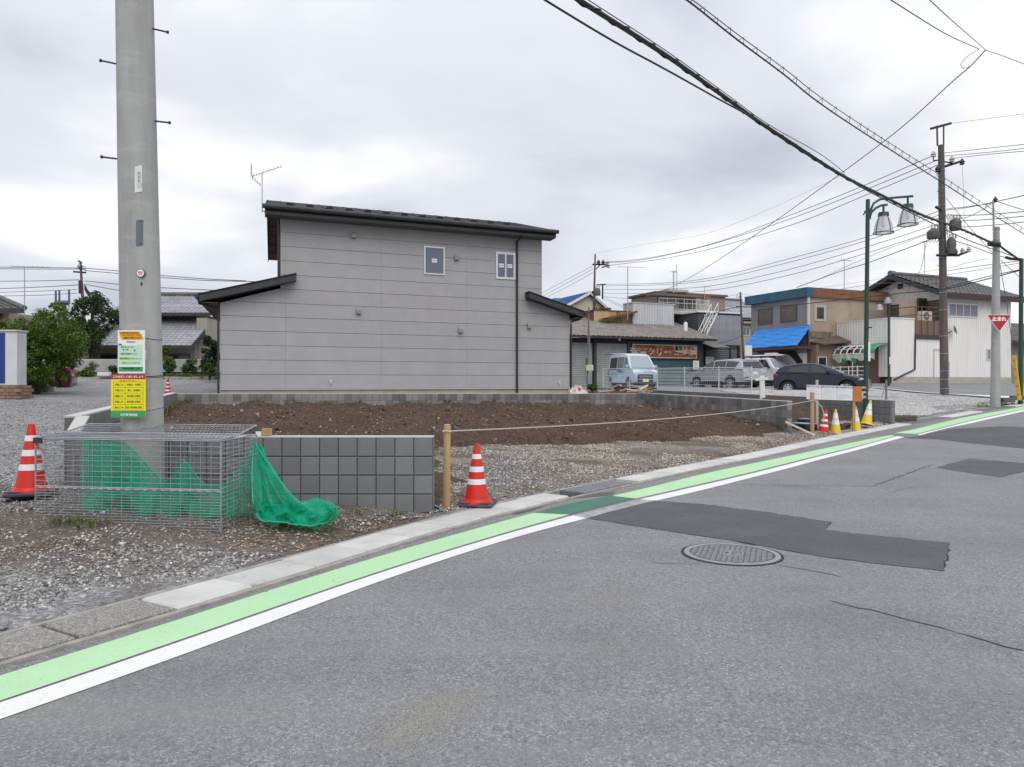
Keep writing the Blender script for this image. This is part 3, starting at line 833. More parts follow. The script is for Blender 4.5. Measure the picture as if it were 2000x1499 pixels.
keep = (rng.random(len(xy)) > mud_at(xy[:, 0], xy[:, 1]) * .93 + .25 * (vnoise(xy[:, 0], xy[:, 1], 2.0, 21) > .08)) & ~((xy[:, 1] > 7.8) & (xy[:, 0] > -4.8))
xy = xy[keep]
scatter('loose_gravel', xy, gnd_z, rng.uniform(.012, .034, len(xy)) * (1 + .7 * (rng.random(len(xy)) > .85)), ST_G)
xy = rnd_kerb(9000, q0 - 3.4, q0 + 1.0, .07, 1.7)
xy = xy[rng.random(len(xy)) < .45 + 1.4 * vnoise(xy[:, 0], xy[:, 1], 1.5, 24)]
scatter('loose_gravel', xy, gnd_z, rng.uniform(.018, .045, len(xy)), ST_G)
xy = rnd_kerb(5000, q0 - 2.0, q0 + 5.2, .05, 3.6)
xy = xy[~((xy[:, 1] > 7.8) & (xy[:, 0] > -4.8))]
scatter('loose_gravel', xy, gnd_z, rng.uniform(.012, .04, len(xy)), ST_B)
xy = np.stack([rng.uniform(-14, -4.6, 26000), 6.5 + 14 * rng.random(26000) ** 1.5], 1)
xy = xy[(xy[:, 0] < -4.75 - .35 * (xy[:, 1] - 8.0))]
scatter('loose_gravel', xy, gnd_z, rng.uniform(.016, .045, len(xy)), ST_G)
xy = np.stack([rng.uniform(-2, 8, 150000), rng.uniform(7.8, 19, 150000)], 1)
xy = xy[inside(APR, xy[:, 0], xy[:, 1])]
dd = soil_D(xy[:, 0], xy[:, 1]); xy = xy[(dd < .15) & (rng.random(len(xy)) < .42 + 1.3 * vnoise(xy[:, 0], xy[:, 1], 1.6, 22) + .25 * (xy[:, 1] < 10))]
near = xy[:, 1] < 11 + rng.random(len(xy)) * 2.5
a_, b_ = xy[near & (xy[:, 0] < .9)], xy[~(near & (xy[:, 0] < .9))]
scatter('loose_gravel', a_, apron_z, rng.uniform(.018, .045, len(a_)), ST_G)
scatter('loose_gravel', b_, apron_z, rng.uniform(.018, .05, len(b_)), ST_B)
xy = np.stack([rng.uniform(-9, 8, 16000), rng.uniform(8, 25, 16000)], 1)
xy = xy[inside(LOT, xy[:, 0], xy[:, 1])]; xy = xy[soil_D(xy[:, 0], xy[:, 1]) > 0]
scatter('soil_clods', xy, soil_z, rng.uniform(.02, .075, len(xy)) * (1 + 1.2 * (rng.random(len(xy)) > .95)), ST_S)

for pix in PATCHES[:3]: crack(pix + [pix[0]], .013)
xy = rnd_kerb(5200, q0 - 4, q0 + 22, -LIDW - .06, -LIDW - .4, 1.8)
scatter('road_grit', xy, RZ, rng.uniform(.004, .014, len(xy)) * (1 + (rng.random(len(xy)) > .97)), ST_B, flat=.5)
xy = np.stack([rng.uniform(-2.5, 9, 260), rng.uniform(2, 17, 260)], 1); xy = xy[kerb_st(xy[:, 0], xy[:, 1])[2] < -.5]
scatter('road_grit', xy, RZ, rng.uniform(.006, .018, len(xy)), ST_B, flat=.5)
for (pa, pb, n, sg_) in (((755, 1455), (905, 1355), 5200, .05), ((1160, 1185), (1222, 1144), 1500, .05)):
    a, b = hit(*pa, RZ), hit(*pb, RZ); u = rng.random(n); l = np.array([b.x - a.x, b.y - a.y]); nn = np.array([-l[1], l[0]]) / np.hypot(*l)
    xy = np.array([a.x, a.y]) + u[:, None] * l + rng.normal(0, sg_, n)[:, None] * nn * (.5 + np.sin(u * 3.1)[:, None]) + rng.normal(0, .05, (n, 2))
    scatter('road_grit', xy, RZ, rng.uniform(.004, .011, n), stones_mat('grit', [(.27, .26, .23), (.40, .385, .34), (.33, .32, .29)]), flat=.35, sink=.3)
def lot_z(x, y): return G(x, y) + .015 + vnoise(x, y, 1.2, 31) * .03
M_LOT = granular('lot_gravel', [(0.30, 0.295, 0.29), (0.52, 0.51, 0.50), (0.40, 0.395, 0.39), (0.62, 0.61, 0.60)], 22, big=((.5, 1.6, 1, .2), (.30, .28, .25), .5, .75, .6), bumps=.7, dist=.03)
sheet('gravel_lot', np.arange(10, 22, .2), np.arange(18, 40, .2), lot_z, [(10.9, 20.9)] + [tuple(p) for p in KP[(KP[:, 1] > 20.6) & (KP[:, 1] < 25)][::6] - .15 * KN[(KP[:, 1] > 20.6) & (KP[:, 1] < 25)][::6]] + [(19.6, 26.6), (19.3, 29), (18.8, 33), (18.3, 39), (9, 36), (7, 32)], M_LOT)
xy = np.stack([rng.uniform(10.5, 20, 9000), rng.uniform(20.5, 33, 9000)], 1); xy = xy[inside([(11, 21), (16, 25.3), (18.5, 26.8), (16.8, 31), (9, 33)], xy[:, 0], xy[:, 1])]
scatter('loose_gravel', xy, lot_z, rng.uniform(.03, .07, len(xy)), stones_mat('pale_stones', [(.34, .33, .32), (.62, .61, .59), (.48, .47, .46)]))
# ------------------------------------------------------------------ block walls
def block_meshes():
    d = {}
    for nm, w, h in (('full', .2, .2), ('half', .2, .09)):
        mb = MB(); g = .0045
        mb.bbox(g, w - g, -.022, .0, g, h - g, c=.006)
        d[nm] = mb.build('block', BLOCK, mesh_only=True)
    mb = MB(); mb.bbox(.0025, .1975, -.022, 0, .0025, .1975, c=.005)
    d['pale'] = mb.build('block', BLOCK2, mesh_only=True)
    return d
BM = block_meshes()
def block_wall(label, p0, p1, zt0, zt1, rows, kind='full', thick=.13, cap=.014, sz=.2, end_blocks=True):
    """wall from p0 to p1 (xy); its visible face looks to the viewer's side: the right of p0->p1"""
    p0 = Vector((p0[0], p0[1], zt0)); p1 = Vector((p1[0], p1[1], zt1))
    X = (p1 - p0); ln = X.length; n = max(round(ln / sz), 1); X.normalize()
    out_ = Vector((X.y, -X.x, 0)).normalized()        # outward, towards the viewer
    Zv = X.cross(-out_).normalized()
    t = thing('block_wall', label, 'wall', (p0.x, p0.y, zt0 - rows * sz))
    mb = MB()
    M = Matrix(((X.x, -out_.x, Zv.x, p0.x), (X.y, -out_.y, Zv.y, p0.y), (X.z, -out_.z, Zv.z, p0.z), (0, 0, 0, 1)))
    Lx = n * sz * (ln / (n * sz))
    mb.box(0, ln, .0, thick, -rows * sz - .35, 0, M)
    mb.build('core', CORE if kind != 'pale' else mat('pale_core', (0.20, 0.195, 0.19), .95), t)
    if cap:
        mb = MB(); mb.box(-.004, ln + .004, -.02, thick + .004, .001, cap, M); mb.build('coping', MORT, t)
    inv = RM[t.name].inverted()
    k = ln / (n * sz)
    for r in range(rows):
        for i in range(n):
            o = link('block', BM[kind], t)
            o.matrix_local = inv @ M @ Matrix.Translation((i * sz * k, 0, -(r + 1) * sz)) @ Matrix.Diagonal((k, 1, 1, 1))
    if end_blocks:
        Me = M @ Matrix.Translation((ln, 0, 0)) @ Matrix.Rotation(R(90), 4, 'Z')
        for r in range(rows):
            o = link('block', BM[kind], t)
            o.matrix_local = inv @ Me @ Matrix.Translation((-.004, 0, -(r + 1) * sz)) @ Matrix.Diagonal(((thick + .008) / .2, .3, 1, 1))
    return t
WN = 7.9
x1 = P(845, 0, WN).x
block_wall('low dark grey block wall standing behind the wire garbage cage and green net', (x1 - 19 * .2, WN), (x1, WN), .845, .845, 4)
LWc = Vector((x1 - 19 * .2 + .0, WN + .1, 0))
rear0 = P(345, 770, 19.7); rear1 = P(1243, 768, 25.25)
block_wall('long low grey block wall running below the grey house', (rear0.x, rear0.y), (rear1.x, rear1.y), rear0.z, rear1.z - .03, 3, kind='pale', end_blocks=False)
rw1 = P(1538, 785, 18.0)
block_wall('grey block retaining wall sloping from the house corner towards the wooden stakes', (rear1.x + .05, rear1.y), (rw1.x, rw1.y), rear1.z, rw1.z, 3, kind='pale')
lw0 = P(152, 816, 8.15)
block_wall('block wall with white coping between the gravel drive and the dug soil', (lw0.x, lw0.y), (rear0.x - .02, rear0.y), lw0.z, rear0.z + .02, 4, end_blocks=False, cap=.02)
a = P(152, 816, 8.15); b = P(134, 842, 7.93)
def cop(za, zb_): return [Vector((b.x - .02, b.y, za(b.z))), Vector((b.x + .13, b.y, za(b.z))), Vector((a.x + .13, a.y, za(a.z + .02))), Vector((a.x - .02, a.y, za(a.z + .02))), Vector((b.x - .02, b.y, zb_(b.z))), Vector((b.x + .13, b.y, zb_(b.z))), Vector((a.x + .13, a.y, zb_(a.z + .02))), Vector((a.x - .02, a.y, zb_(a.z + .02)))]
t = thing('corner_block', 'short corner block with a sloping white mortar cap joining two block walls', 'wall corner', (b.x, b.y, .4))
mb = MB(); mb.hexa(cop(lambda z: .3, lambda z: z - .021)); mb.build('block', BLOCK, t)
mb = MB(); mb.hexa(cop(lambda z: z - .02, lambda z: z)); mb.build('coping', MORT, t)
sw0 = P(1150, 757, 38.0); sw1 = P(1741, 783, 20.3)
block_wall('block wall carrying the white wire fence beside the parked cars', (sw0.x, sw0.y), (sw1.x, sw1.y), sw0.z, sw1.z, 4, kind='full', cap=.012)

# ------------------------------------------------------------------ the grey house
HV = 24.38
def F(px, py, v=0.0): return onV(px, py, HV - v)
def FU(px, py, v=0.0):
    p = F(px, py, v); return toUV(p)[0], p.z
SIDING = mat('grey_siding', (0.345, 0.337, 0.34), .8, var=(2.0, (0.372, 0.363, 0.367), .4, .7), var2=((.9, .9, .12), (.315, .308, .31), .52, .8), bump=(55, .35), rnd=.02)
SIDEC = mat('siding_joint', (0.06, 0.058, 0.058), .9)
ROOFM = mat('dark_roof_metal', (0.018, 0.020, 0.022), .75, 0, var=(3, (0.026, 0.028, 0.03), .4, .7), spec=.2)
FASC = mat('dark_fascia', (0.026, 0.027, 0.030), .65, var=(4, (0.045, 0.046, 0.05), .4, .7))
SOFF = mat('brown_soffit', (0.12, 0.05, 0.025), .7, var=((2, 12, 2), (0.08, 0.035, 0.02), .4, .7))
SOFG = mat('grey_soffit', (0.09, 0.088, 0.086), .85)
FOUND = mat('foundation', (0.40, 0.37, 0.32), .95, var=(3, (0.33, 0.31, 0.27), .4, .7), bump=(70, .2))
_UV0 = UV
def UV(U, V, z=0.0):          # the house stands a little off the town's grid
    a = _UV0(U, HV, z); k = V - HV; return Vector((a.x - .303 * k, a.y + .953 * k, z))
def DV(U, V, z=0.0): return Vector((U * EX - V * .303, U * EY + V * .953, z))
hu = dict(l=FU(430, 760)[0], m0=FU(548, 700)[0], m1=FU(1058, 700)[0], r=FU(1112, 757)[0])
zg = gz(*[(F(430, 760))[i] for i in (0, 1)])
house = thing('grey_house', 'new two storey grey house with horizontal siding and dark metal roofs', 'house', UV(hu['l'], HV, zg))
zb = F(430, 760).z; z1 = F(430, 731.3).z; pitch = z1 - zb
zt_main = FU(560, 412, .0)[1]
zt_main = F(552, 461.7).z + pitch * 1.9
DEP = 8.4
# line of the wing roofs' underside in the wall plane
def line(pa, pb):
    (u0, a0), (u1, a1) = pa, pb
    return lambda u: a0 + (a1 - a0) * (u - u0) / (u1 - u0)
lwl = line(FU(430, 592), FU(575, 557)); rwl = line(FU(1040, 588), FU(1112, 613))
mb = MB()
mb.ubox(hu['m0'], hu['m1'], HV, HV + DEP, zb - .02, zt_main)
mb.prism([UV(hu['l'], HV, zb - .02), UV(hu['m0'] - .001, HV, zb - .02), UV(hu['m0'] - .001, HV, lwl(hu['m0'])), UV(hu['l'], HV, lwl(hu['l']))], DV(0, 6.4, 0))
mb.prism([UV(hu['m1'] + .001, HV, zb - .02), UV(hu['r'], HV, zb - .02), UV(hu['r'], HV, rwl(hu['r'])), UV(hu['m1'] + .001, HV, rwl(hu['m1']))], DV(0, 6.4, 0))
mb.build('wall', SIDEC, house)
# gable part under the ridge
def clip(poly, fn):          # keep points (u, z) with fn >= 0
    o = []
    for i in range(len(poly)):
        a, b = poly[i], poly[(i + 1) % len(poly)]; fa, fb = fn(a), fn(b)
        if fa >= 0: o.append(a)
        if (fa >= 0) != (fb >= 0):
            t = fa / (fa - fb); o.append((a[0] + (b[0] - a[0]) * t, a[1] + (b[1] - a[1]) * t))
    return o
ju = FU(558, 700)[0]; joints = sorted([hu['l'] - .02, hu['r'] + .02] + [ju + k * 3.03 for k in range(-1, 5)])
nrow = int(math.ceil((zt_main - zb) / pitch))
gp_ = .006
for r in range(nrow):
    a0, a1 = zb + r * pitch + gp_, zb + (r + 1) * pitch - gp_
    for j in range(len(joints) - 1):
        u0, u1 = joints[j] + .002, joints[j + 1] - .002
        base = [(u0, a0), (u1, a0), (u1, a1), (u0, a1)]
        for sec in ('l', 'm', 'r'):
            if sec == 'l': q = clip(clip(base, lambda p: hu['m0'] - p[0]), lambda p: p[0] - hu['l']); q = clip(q, lambda p: lwl(p[0]) - p[1]) if len(q) > 2 else q
            elif sec == 'm': q = clip(clip(base, lambda p: hu['m1'] - p[0]), lambda p: p[0] - hu['m0']); q = clip(q, lambda p: zt_main - .01 - p[1]) if len(q) > 2 else q
            else: q = clip(clip(base, lambda p: hu['r'] - p[0]), lambda p: p[0] - hu['m1']); q = clip(q, lambda p: rwl(p[0]) - p[1]) if len(q) > 2 else q
            if len(q) < 3: continue
            mb = MB(); mb.prism([UV(u, HV - .018, z) for u, z in q], DV(0, .017, 0))
            mb.build('siding_panel', SIDING, house)
mb = MB(); mb.ubox(hu['l'] + .02, hu['r'] - .02, HV + .03, HV + 6, zg - .5, zb - .021); mb.build('foundation', FOUND, house)
mb = MB(); mb.ubox(hu['l'] - .005, hu['r'] + .005, HV - .03, HV, zb - .03, zb - .002); mb.build('drip_edge', ALU, house)
# main roof: ridge along U
ue0, _ = FU(521, 405, .62); ue1, _ = FU(1089, 460, .62)
zeb = 0.5 * (FU(523, 413, .62)[1] + FU(1085, 467, .62)[1]); zet = zeb + .26
PIT = .262; RB = 4.75
def roof_slope(name, sgn, m):
    v0 = HV - .62; vr = v0 + RB; vb = vr + RB
    mb = MB()
    va = v0 if sgn > 0 else vb
    th = .17
    n = UV(0, 0, 1)
    a = [UV(ue0, va, zet), UV(ue1, va, zet), UV(ue1, vr, zet + PIT * RB), UV(ue0, vr, zet + PIT * RB)]
    if sgn < 0: a = a[::-1]
    mb.prism(a, (0, 0, -th)) if sgn < 0 else mb.prism(a[::-1], (0, 0, -th))
    return mb.build(name, m, house)
rf = roof_slope('roof', 1, ROOFM); roof_slope('roof', -1, ROOFM)
def on_roof(u, w, h=0.0): return UV(u, HV - .62 + w, zet + PIT * w + h)
# standing seams and snow guards
for i in range(int((ue1 - ue0) / .455) + 1):
    u = ue0 + .03 + i * .455
    if u > ue1 - .02: break
    mb = MB(); mb.hexa([on_roof(u - .012, .0, .0), on_roof(u + .012, .0, .0), on_roof(u + .012, RB, .0), on_roof(u - .012, RB, .0), on_roof(u - .012, .0, .014), on_roof(u + .012, .0, .014), on_roof(u + .012, RB, .014), on_roof(u - .012, RB, .014)])
    mb.build('roof_seam', ROOFM, rf)
for i in range(19):
    u = ue0 + .75 + i * .62
    if u > ue1 - 1.2: break
    mb = MB(); mb.hexa([on_roof(u - .13, .62, 0), on_roof(u + .13, .62, 0), on_roof(u + .13, .68, 0), on_roof(u - .13, .68, 0), on_roof(u - .09, .62, .085), on_roof(u + .09, .62, .085), on_roof(u + .09, .66, .085), on_roof(u - .09, .66, .085)])
    mb.build('snow_guard', ROOFM, rf)
mb = MB(); mb.tube([UV(ue0 - .06, HV - .70, zet - .07), UV(ue1 + .06, HV - .70, zet - .07)], .075, 8); mb.build('gutter_pipe', FASC, house, smooth=40)
mb = MB(); mb.ubox(ue0, ue1, HV - .60, HV - .02, zeb - .02, zeb + .015); mb.build('soffit', SOFG, house)
mb = MB(); mb.ubox(ue0 + .01, ue1 - .01, HV - .625, HV - .602, zeb - .03, zet - .19); mb.build('fascia', FASC, house)
# brown boarded verge undersides at both ends
for ua, ub in ((ue0 + .02, hu['m0'] - .02), (hu['m1'] + .02, ue1 - .02)):
    for sgn in (1, -1):
        v0 = HV - .6 if sgn > 0 else HV - .62 + 2 * RB - .02; vr = HV - .62 + RB
        nb = 6
        for k in range(nb):
            w0, w1 = k / nb, (k + 1) / nb - .012
            q = lambda u, w: UV(u, v0 + (vr - v0) * w, zet - .20 + PIT * abs((vr - v0) * w))
            mb = MB(); mb.hexa([q(ua, w0), q(ub, w0), q(ub, w1), q(ua, w1)] + [p + Vector((0, 0, .02)) for p in (q(ua, w0), q(ub, w0), q(ub, w1), q(ua, w1))])
            mb.build('soffit_board', SOFF, house)
for u in (ue0, ue1 - .03):
    mb = MB(); v0 = HV - .62; vr = v0 + RB; vb = vr + RB
    mb.prism([UV(u, v0, zet - .27), UV(u, vr, zet + PIT * RB - .27), UV(u, vb, zet - .27), UV(u, vb, zet - .001), UV(u, vr, zet + PIT * RB - .001), UV(u, v0, zet - .001)], DV(.03, 0, 0) * 1)
    mb.build('verge_board', FASC, house)
for ua in (hu['m0'] + .01, hu['m1'] - .05):
    mb = MB()
    mb.prism([UV(ua, HV + .01, zt_main - .01), UV(ua, HV - .62 + RB, zet + PIT * RB - .2), UV(ua, HV + DEP - .01, zt_main - .01)], DV(.04, 0, 0))
    mb.build('gable_wall', SIDING, house)
# wing roofs (lean-to slabs, seen on edge)
def wing(pa, pb, gut_u, v=.45, back=6.6, th=.20):
    (u0, a0), (u1, a1) = FU(*pa, v), FU(*pb, v)
    mb = MB()
    V0 = HV - v
    mb.prism([UV(u0, V0, a0), UV(u1, V0, a1), UV(u1, V0, a1 - th), UV(u0, V0, a0 - th)], DV(0, back + v, 0))
    w = mb.build('wing_roof', FASC, house)
    mb = MB(); up = .035
    mb.prism([UV(u0 - .02, V0 - .03, a0 + .004), UV(u1 + .02, V0 - .03, a1 + .004), UV(u1 + .02, V0 - .03, a1 + up), UV(u0 - .02, V0 - .03, a0 + up)], DV(0, back + v + .03, 0))
    mb.build('roof_sheet', ROOFM, w)
    ug, ag = (u0, a0) if a0 < a1 else (u1, a1)
    s = -1 if ug == u0 else 1
    mb = MB(); mb.tube([UV(ug + s * .06, V0 - .06, ag - .05), UV(ug + s * .06, HV + back, ag - .05)], .06, 8); mb.build('gutter_pipe', FASC, w, smooth=40)
    uw = hu['l'] if s < 0 else hu['r']
    mb = MB(); mb.tube([UV(ug + s * .05, HV - .02, ag - .07), UV(ug + s * .03, HV - .06, ag - .22), UV(uw + s * .05, HV - .05, ag - .34), UV(uw + s * .05, HV - .05, ag - .5), UV(uw + s * .05, HV - .05, zg - .1)], .034, 8); mb.build('downspout', BLACK, w, smooth=40)
    mb = MB(); mb.ubox(min(ug, uw) + .05, max(ug, uw) - .02, HV - .4, HV + back, ag - .22, ag - .205); mb.build('soffit', SOFF, w)
wing((391, 576), (581, 535.5), 0); wing((1036, 571), (1143, 610), 1)
# downspouts on the front
mb = MB(); q = [FU(1021, 458, .55), FU(1021, 463, .5), FU(1011, 472, .1)]
mb.tube([UV(q[0][0], HV - .6, q[0][1]), UV(q[1][0], HV - .5, q[1][1]), UV(q[2][0], HV - .07, q[2][1]), UV(q[2][0], HV - .07, zg - .1)], .038, 8); mb.build('downspout', BLACK, house, smooth=40)
ud, zd = FU(545, 420, .05)
mb = MB(); mb.tube([UV(hu['m0'] - .06, HV - .03, zt_main), UV(hu['m0'] - .06, HV - .03, lwl(hu['m0']) + .1)], .036, 8); mb.build('downspout', BLACK, house, smooth=40)
# windows
STICK = mat('window_sticker', (0.75, 0.76, 0.77), .6)
def window(root, U0, U1, z0, z1, V, panes=1, frame=ALU, glass=GLASS, proud=.035, fw=.045, stickers=False, name='window'):
    mb = MB()
    for a in ((U0, U1, z0, z0 + fw), (U0, U1, z1 - fw, z1), (U0, U0 + fw, z0 + fw, z1 - fw), (U1 - fw, U1, z0 + fw, z1 - fw)):
        mb.ubox(a[0], a[1], V - proud, V + .01, a[2], a[3])
    w = mb.build(name, frame, root)
    iw = (U1 - U0 - 2 * fw) / panes
    for k in range(panes):
        a, b = U0 + fw + k * iw, U0 + fw + (k + 1) * iw
        dv = .012 * (k % 2)
        if panes > 1:
            mb = MB()
            for q in ((a, b, z0 + fw, z0 + fw + .03), (a, b, z1 - fw - .03, z1 - fw), (a, a + .03, z0 + fw + .03, z1 - fw - .03), (b - .03, b, z0 + fw + .03, z1 - fw - .03)):
                mb.ubox(q[0] + .001, q[1] - .001, V - proud + .006 + dv, V - proud + .024 + dv, q[2], q[3])
            mb.build('sash', frame, w)
        mb = MB(); mb.ubox(a, b, V - proud + .016 + dv, V - proud + .022 + dv, z0 + fw, z1 - fw); mb.build('pane', glass, w)
        if stickers:
            c = (a + b) / 2; zc = z0 + (z1 - z0) * .5
            mb = MB(); mb.ubox(c - .09, c + .09, V - proud + .0125 + dv, V - proud + .0145 + dv, zc - .065, zc + .065); mb.build('sticker', STICK, w)
            mb = MB(); mb.ubox(c - .07, c + .07, V - proud + .011 + dv, V - proud + .0122 + dv, zc - .02, zc + .02); mb.build('sticker_print', mat('grey_print', (.35, .36, .38), .7), w)
    return w
a, b = FU(828, 536), FU(868, 484); window(house, a[0], b[0], a[1], b[1], HV - .018, 1, stickers=True)
a, b = FU(968, 545), FU(1006, 495); window(house, a[0], b[0], a[1], b[1], HV - .018, 2, stickers=True)
VENT = mat('vent_grey', (0.27, 0.265, 0.26), .5)
for px, py in ((691, 460), (892, 503), (701, 608), (900, 645), (1034, 637)):
    u, z = FU(px, py, .05)
    mb = MB(); mb.prism([UV(u - .075, HV - .018, z + .09), UV(u - .075, HV - .07, z + .1), UV(u - .075, HV - .13, z + .03), UV(u - .075, HV - .12, z - .09), UV(u - .075, HV - .018, z - .09)], DV(.15, 0, 0)); v_ = mb.build('vent_hood', VENT, house)
    mb = MB(); mb.ubox(u - .06, u + .06, HV - .105, HV - .03, z - .094, z - .0905); mb.build('vent_opening', DSTEEL, v_)
for px, py in ((646, 744), (1093, 747)):
    u, z = FU(px, py, .05)
    mb = MB(); mb.tube([UV(u, HV - .018, z), UV(u, HV - .06, z)], .04, 10); mb.tube([UV(u, HV - .055, z), UV(u + .01, HV - .08, z - .1)], .016, 6); mb.build('wall_outlet', ALU, house)

# antenna on the roof
def antenna(label, top, zb_, L=1.1, ang=0.0, elems=9, mat_=STEEL, tilt=0.0, mast_r=.016, refl=True, name='tv_antenna'):
    t = thing(name, label, 'antenna', (top.x, top.y, zb_))
    mb = MB(); mb.tube([(top.x, top.y, zb_), (top.x, top.y, top.z)], mast_r, 6); mb.build('mast', mat_, t)
    d = Vector((math.cos(ang), math.sin(ang), tilt)).normalized(); s = Vector((-math.sin(ang), math.cos(ang), 0))
    mb = MB(); mb.tube([top - d * L * .35, top + d * L * .65], .011, 5); mb.build('boom', mat_, t)
    mb = MB()
    for k in range(elems):
        c = top + d * L * (-.3 + .93 * k / (elems - 1)); w = .18 if k else .3
        mb.tube([c - s * w, c + s * w], .007, 4)
    if refl:
        up = d.cross(s)
        for e in (-1, 1):
            for k in range(4):
                c = top - d * L * (.35 - .04 * k) + up * e * (.06 + .09 * k); mb.tube([c - s * .25, c + s * .25], .007, 4)
            mb.tube([top - d * L * .35, top - d * L * .2 + up * e * .36], .009, 4)
    mb.build('elements', mat_, t)
    return t
top = F(512, 338, -1.0)
antenna('spiky tv antenna on a thin mast at the grey house roof edge', top, F(512, 415, -1.0).z, L=1.0, ang=R(20), tilt=.45)
mb = MB(); p = F(514, 412, -1.0); mb.tube([p, p + Vector((.12, -.1, -.08)), F(524, 417, -.6)], .02, 6)
o = mb.build('mast_bracket', STEEL, bpy.data.objects['tv_antenna'])

UV = _UV0
# ------------------------------------------------------------------ big concrete utility pole with its notices
PD = 7.45
pc = P(278, 800, PD)
prad = lambda z: .196 - .0052 * (z - .9)
pole = thing('utility_pole', 'thick grey concrete utility pole with step bolts and collection notices', 'utility pole', (pc.x, PD, gz(pc.x, PD)))
zt = 7.5
pxc = lambda z: pc.x - .0188 * (z - 1.16)      # the pole leans a little
mb = MB(); mb.tube([(pxc(z), PD, z) for z in (-.2, 1, 2, 3, 4, 5, 6, zt)], [prad(z) for z in (-.2, 1, 2, 3, 4, 5, 6, zt)], 40); mb.build('shaft', CONC2, pole, smooth=40)
pcx = lambda py: P(0, py, PD).z
for px0, py0, px1, py1 in ((298, 55, 326, 63), (303, 236, 330, 240), (229, 127, 198, 119), (231, 312, 200, 307)):
    a = P(px0, py0, PD); b = P(px1, py1, PD)
    a = Vector((pxc(a.z) + (a.x - pxc(a.z)) * .8, PD, a.z))
    mb = MB(); mb.tube([a, b], .009, 8); mb.tube([b, b + (b - a).normalized() * .014], .017, 8); mb.build('step_bolt', DSTEEL, pole, smooth=40)
def on_pole(px, py, lift=.004):      # point on the front of the shaft
    yf = PD - .19
    p = P(px, py, yf); dx = p.x - pxc(p.z); r = prad(p.z) + lift
    yy = PD - math.sqrt(max(r * r - dx * dx, 1e-4)); p = P(px, py, yy); return p
def curved_plate(mb, px0, px1, py0, py1, lift, n=8):
    r = []
    for j in (0, 1):
        a = on_pole(px0, (py0, py1)[j], lift); b = on_pole(px1, (py0, py1)[j], lift)
        row = []
        for i in range(n + 1):
            x = a.x + (b.x - a.x) * i / n; z = a.z + (b.z - a.z) * i / n; rr = prad(z) + lift
            row.append(Vector((x, PD - math.sqrt(max(rr * rr - (x - pxc(z)) ** 2, 1e-4)), z)))
        r.append(row)
    mb.grid(r); return r
NPL = mat('plate_white', (0.66, 0.67, 0.66), .5, var=(20, (.56, .57, .56), .5, .7))
mb = MB(); curved_plate(mb, 263, 283, 326, 377, .005); npl = mb.build('number_plate', NPL, pole)
for i, ch in enumerate(('昭', '和', '町')):
    text(ch, .030, on_pole(272, 339 + i * 7.5, .022), (1, 0, 0), (0, 0, 1), mat('grey_ink', (.2, .2, .2), .8), npl)
text('10', .062, on_pole(272.5, 363, .023), (1, 0, 0), (0, 0, 1), mat('pale_ink', (.42, .43, .42), .8), npl)
mb = MB(); curved_plate(mb, 266, 282, 431, 480, .008); nb_ = mb.build('blank_plate', mat('blue_grey_plate', (.11, .135, .16), .4, .3), pole)
for px, py in ((273, 433), (279, 433), (274, 476)):
    p = on_pole(px, py, .01); mb = MB(); mb.tube([p, p - Vector((0, .006, 0))], .009, 8); mb.build('plate_bolt', BLACK, nb_)
p = on_pole(275, 534, .014)
mb = MB(); mb.tube([p + Vector((0, .02, 0)), p - Vector((0, .008, 0))], .041, 24); ds = mb.build('round_badge', mat('badge_rim', (.12, .12, .12), .6), pole)
mb = MB(); mb.tube([p - Vector((0, .0081, 0)), p - Vector((0, .0095, 0))], .035, 24); mb.build('badge_face', WINK, ds)
mb = MB(); q = p - Vector((0, .0105, 0))
for a in ((-.022, .022, .004, .014), (-.016, -.004, -.018, -.004), (.004, .016, -.018, -.004)): mb.box(q.x + a[0], q.x + a[1], q.y - .001, q.y, q.z + a[2], q.z + a[3])
mb.build('badge_mark', RINK, ds)
for px, py, r in ((275, 555, .019), (271, 247, .022), (269, 197, .008)):
    p = on_pole(px, py, 0); mb = MB(); mb.tube([p + Vector((0, .02, 0)), p - Vector((0, .008, 0))], r, 14); mb.build('bolt_hole', BLACK if r != .022 else mat('plug_pale', (.45, .44, .42), .8), pole)
# wires tying the notices to the pole
def board(name, label, px0, px1, py0, py1, y, m, rz=0.0, r=.006, group='notices tied to the utility pole'):
    a, b = P(px0, py1, y), P(px1, py0, y)
    cx = (a.x + b.x) / 2
    t = thing(name, label, 'sign', (cx, y, a.z), rz, group)
    w = (b.x - a.x) / 2; h = b.z - a.z
    mb = MB(); mb.bbox(-w, w, -.004, .004, 0, h, c=.002); mb.build('board', m, t, local=True)
    return t, w, h
def lrect(t, name, x0, x1, z0, z1, m, lift, y0=-.004, parent=None):
    mb = MB(); mb.box(x0, x1, y0 - lift, y0 - lift + .0006, z0, z1); return mb.build(name, m, parent or t, local=True)
def ltext(t, s, size, x, z, m, lift=.0035, sx=1.0, rot=0.0, bold=0.0, name='lettering'):
    M = RM[t.name]; c = M @ Vector((x, -.004 - lift, z)); X = (M.to_3x3() @ Vector((math.cos(rot), 0, math.sin(rot))))
    return text(s, size, c, X, M.to_3x3() @ Vector((-math.sin(rot), 0, math.cos(rot))), m, t, name, 0, sx, bold)
YEL = mat('sign_yellow', (.80, .74, .01), .5, var=(4, (.74, .68, .01), .45, .7))
SRED = mat('sign_red', (.42, .02, .05), .5); SGRN = mat('sign_green', (.04, .32, .10), .5); DKOL = mat('sign_ink', (.07, .07, .01), .7)
t, w, h = board('garbage_rule_sign', 'yellow garbage collection rule board with red header tied to the pole', 217.5, 284, 731, 816, 7.19, YEL, R(2))
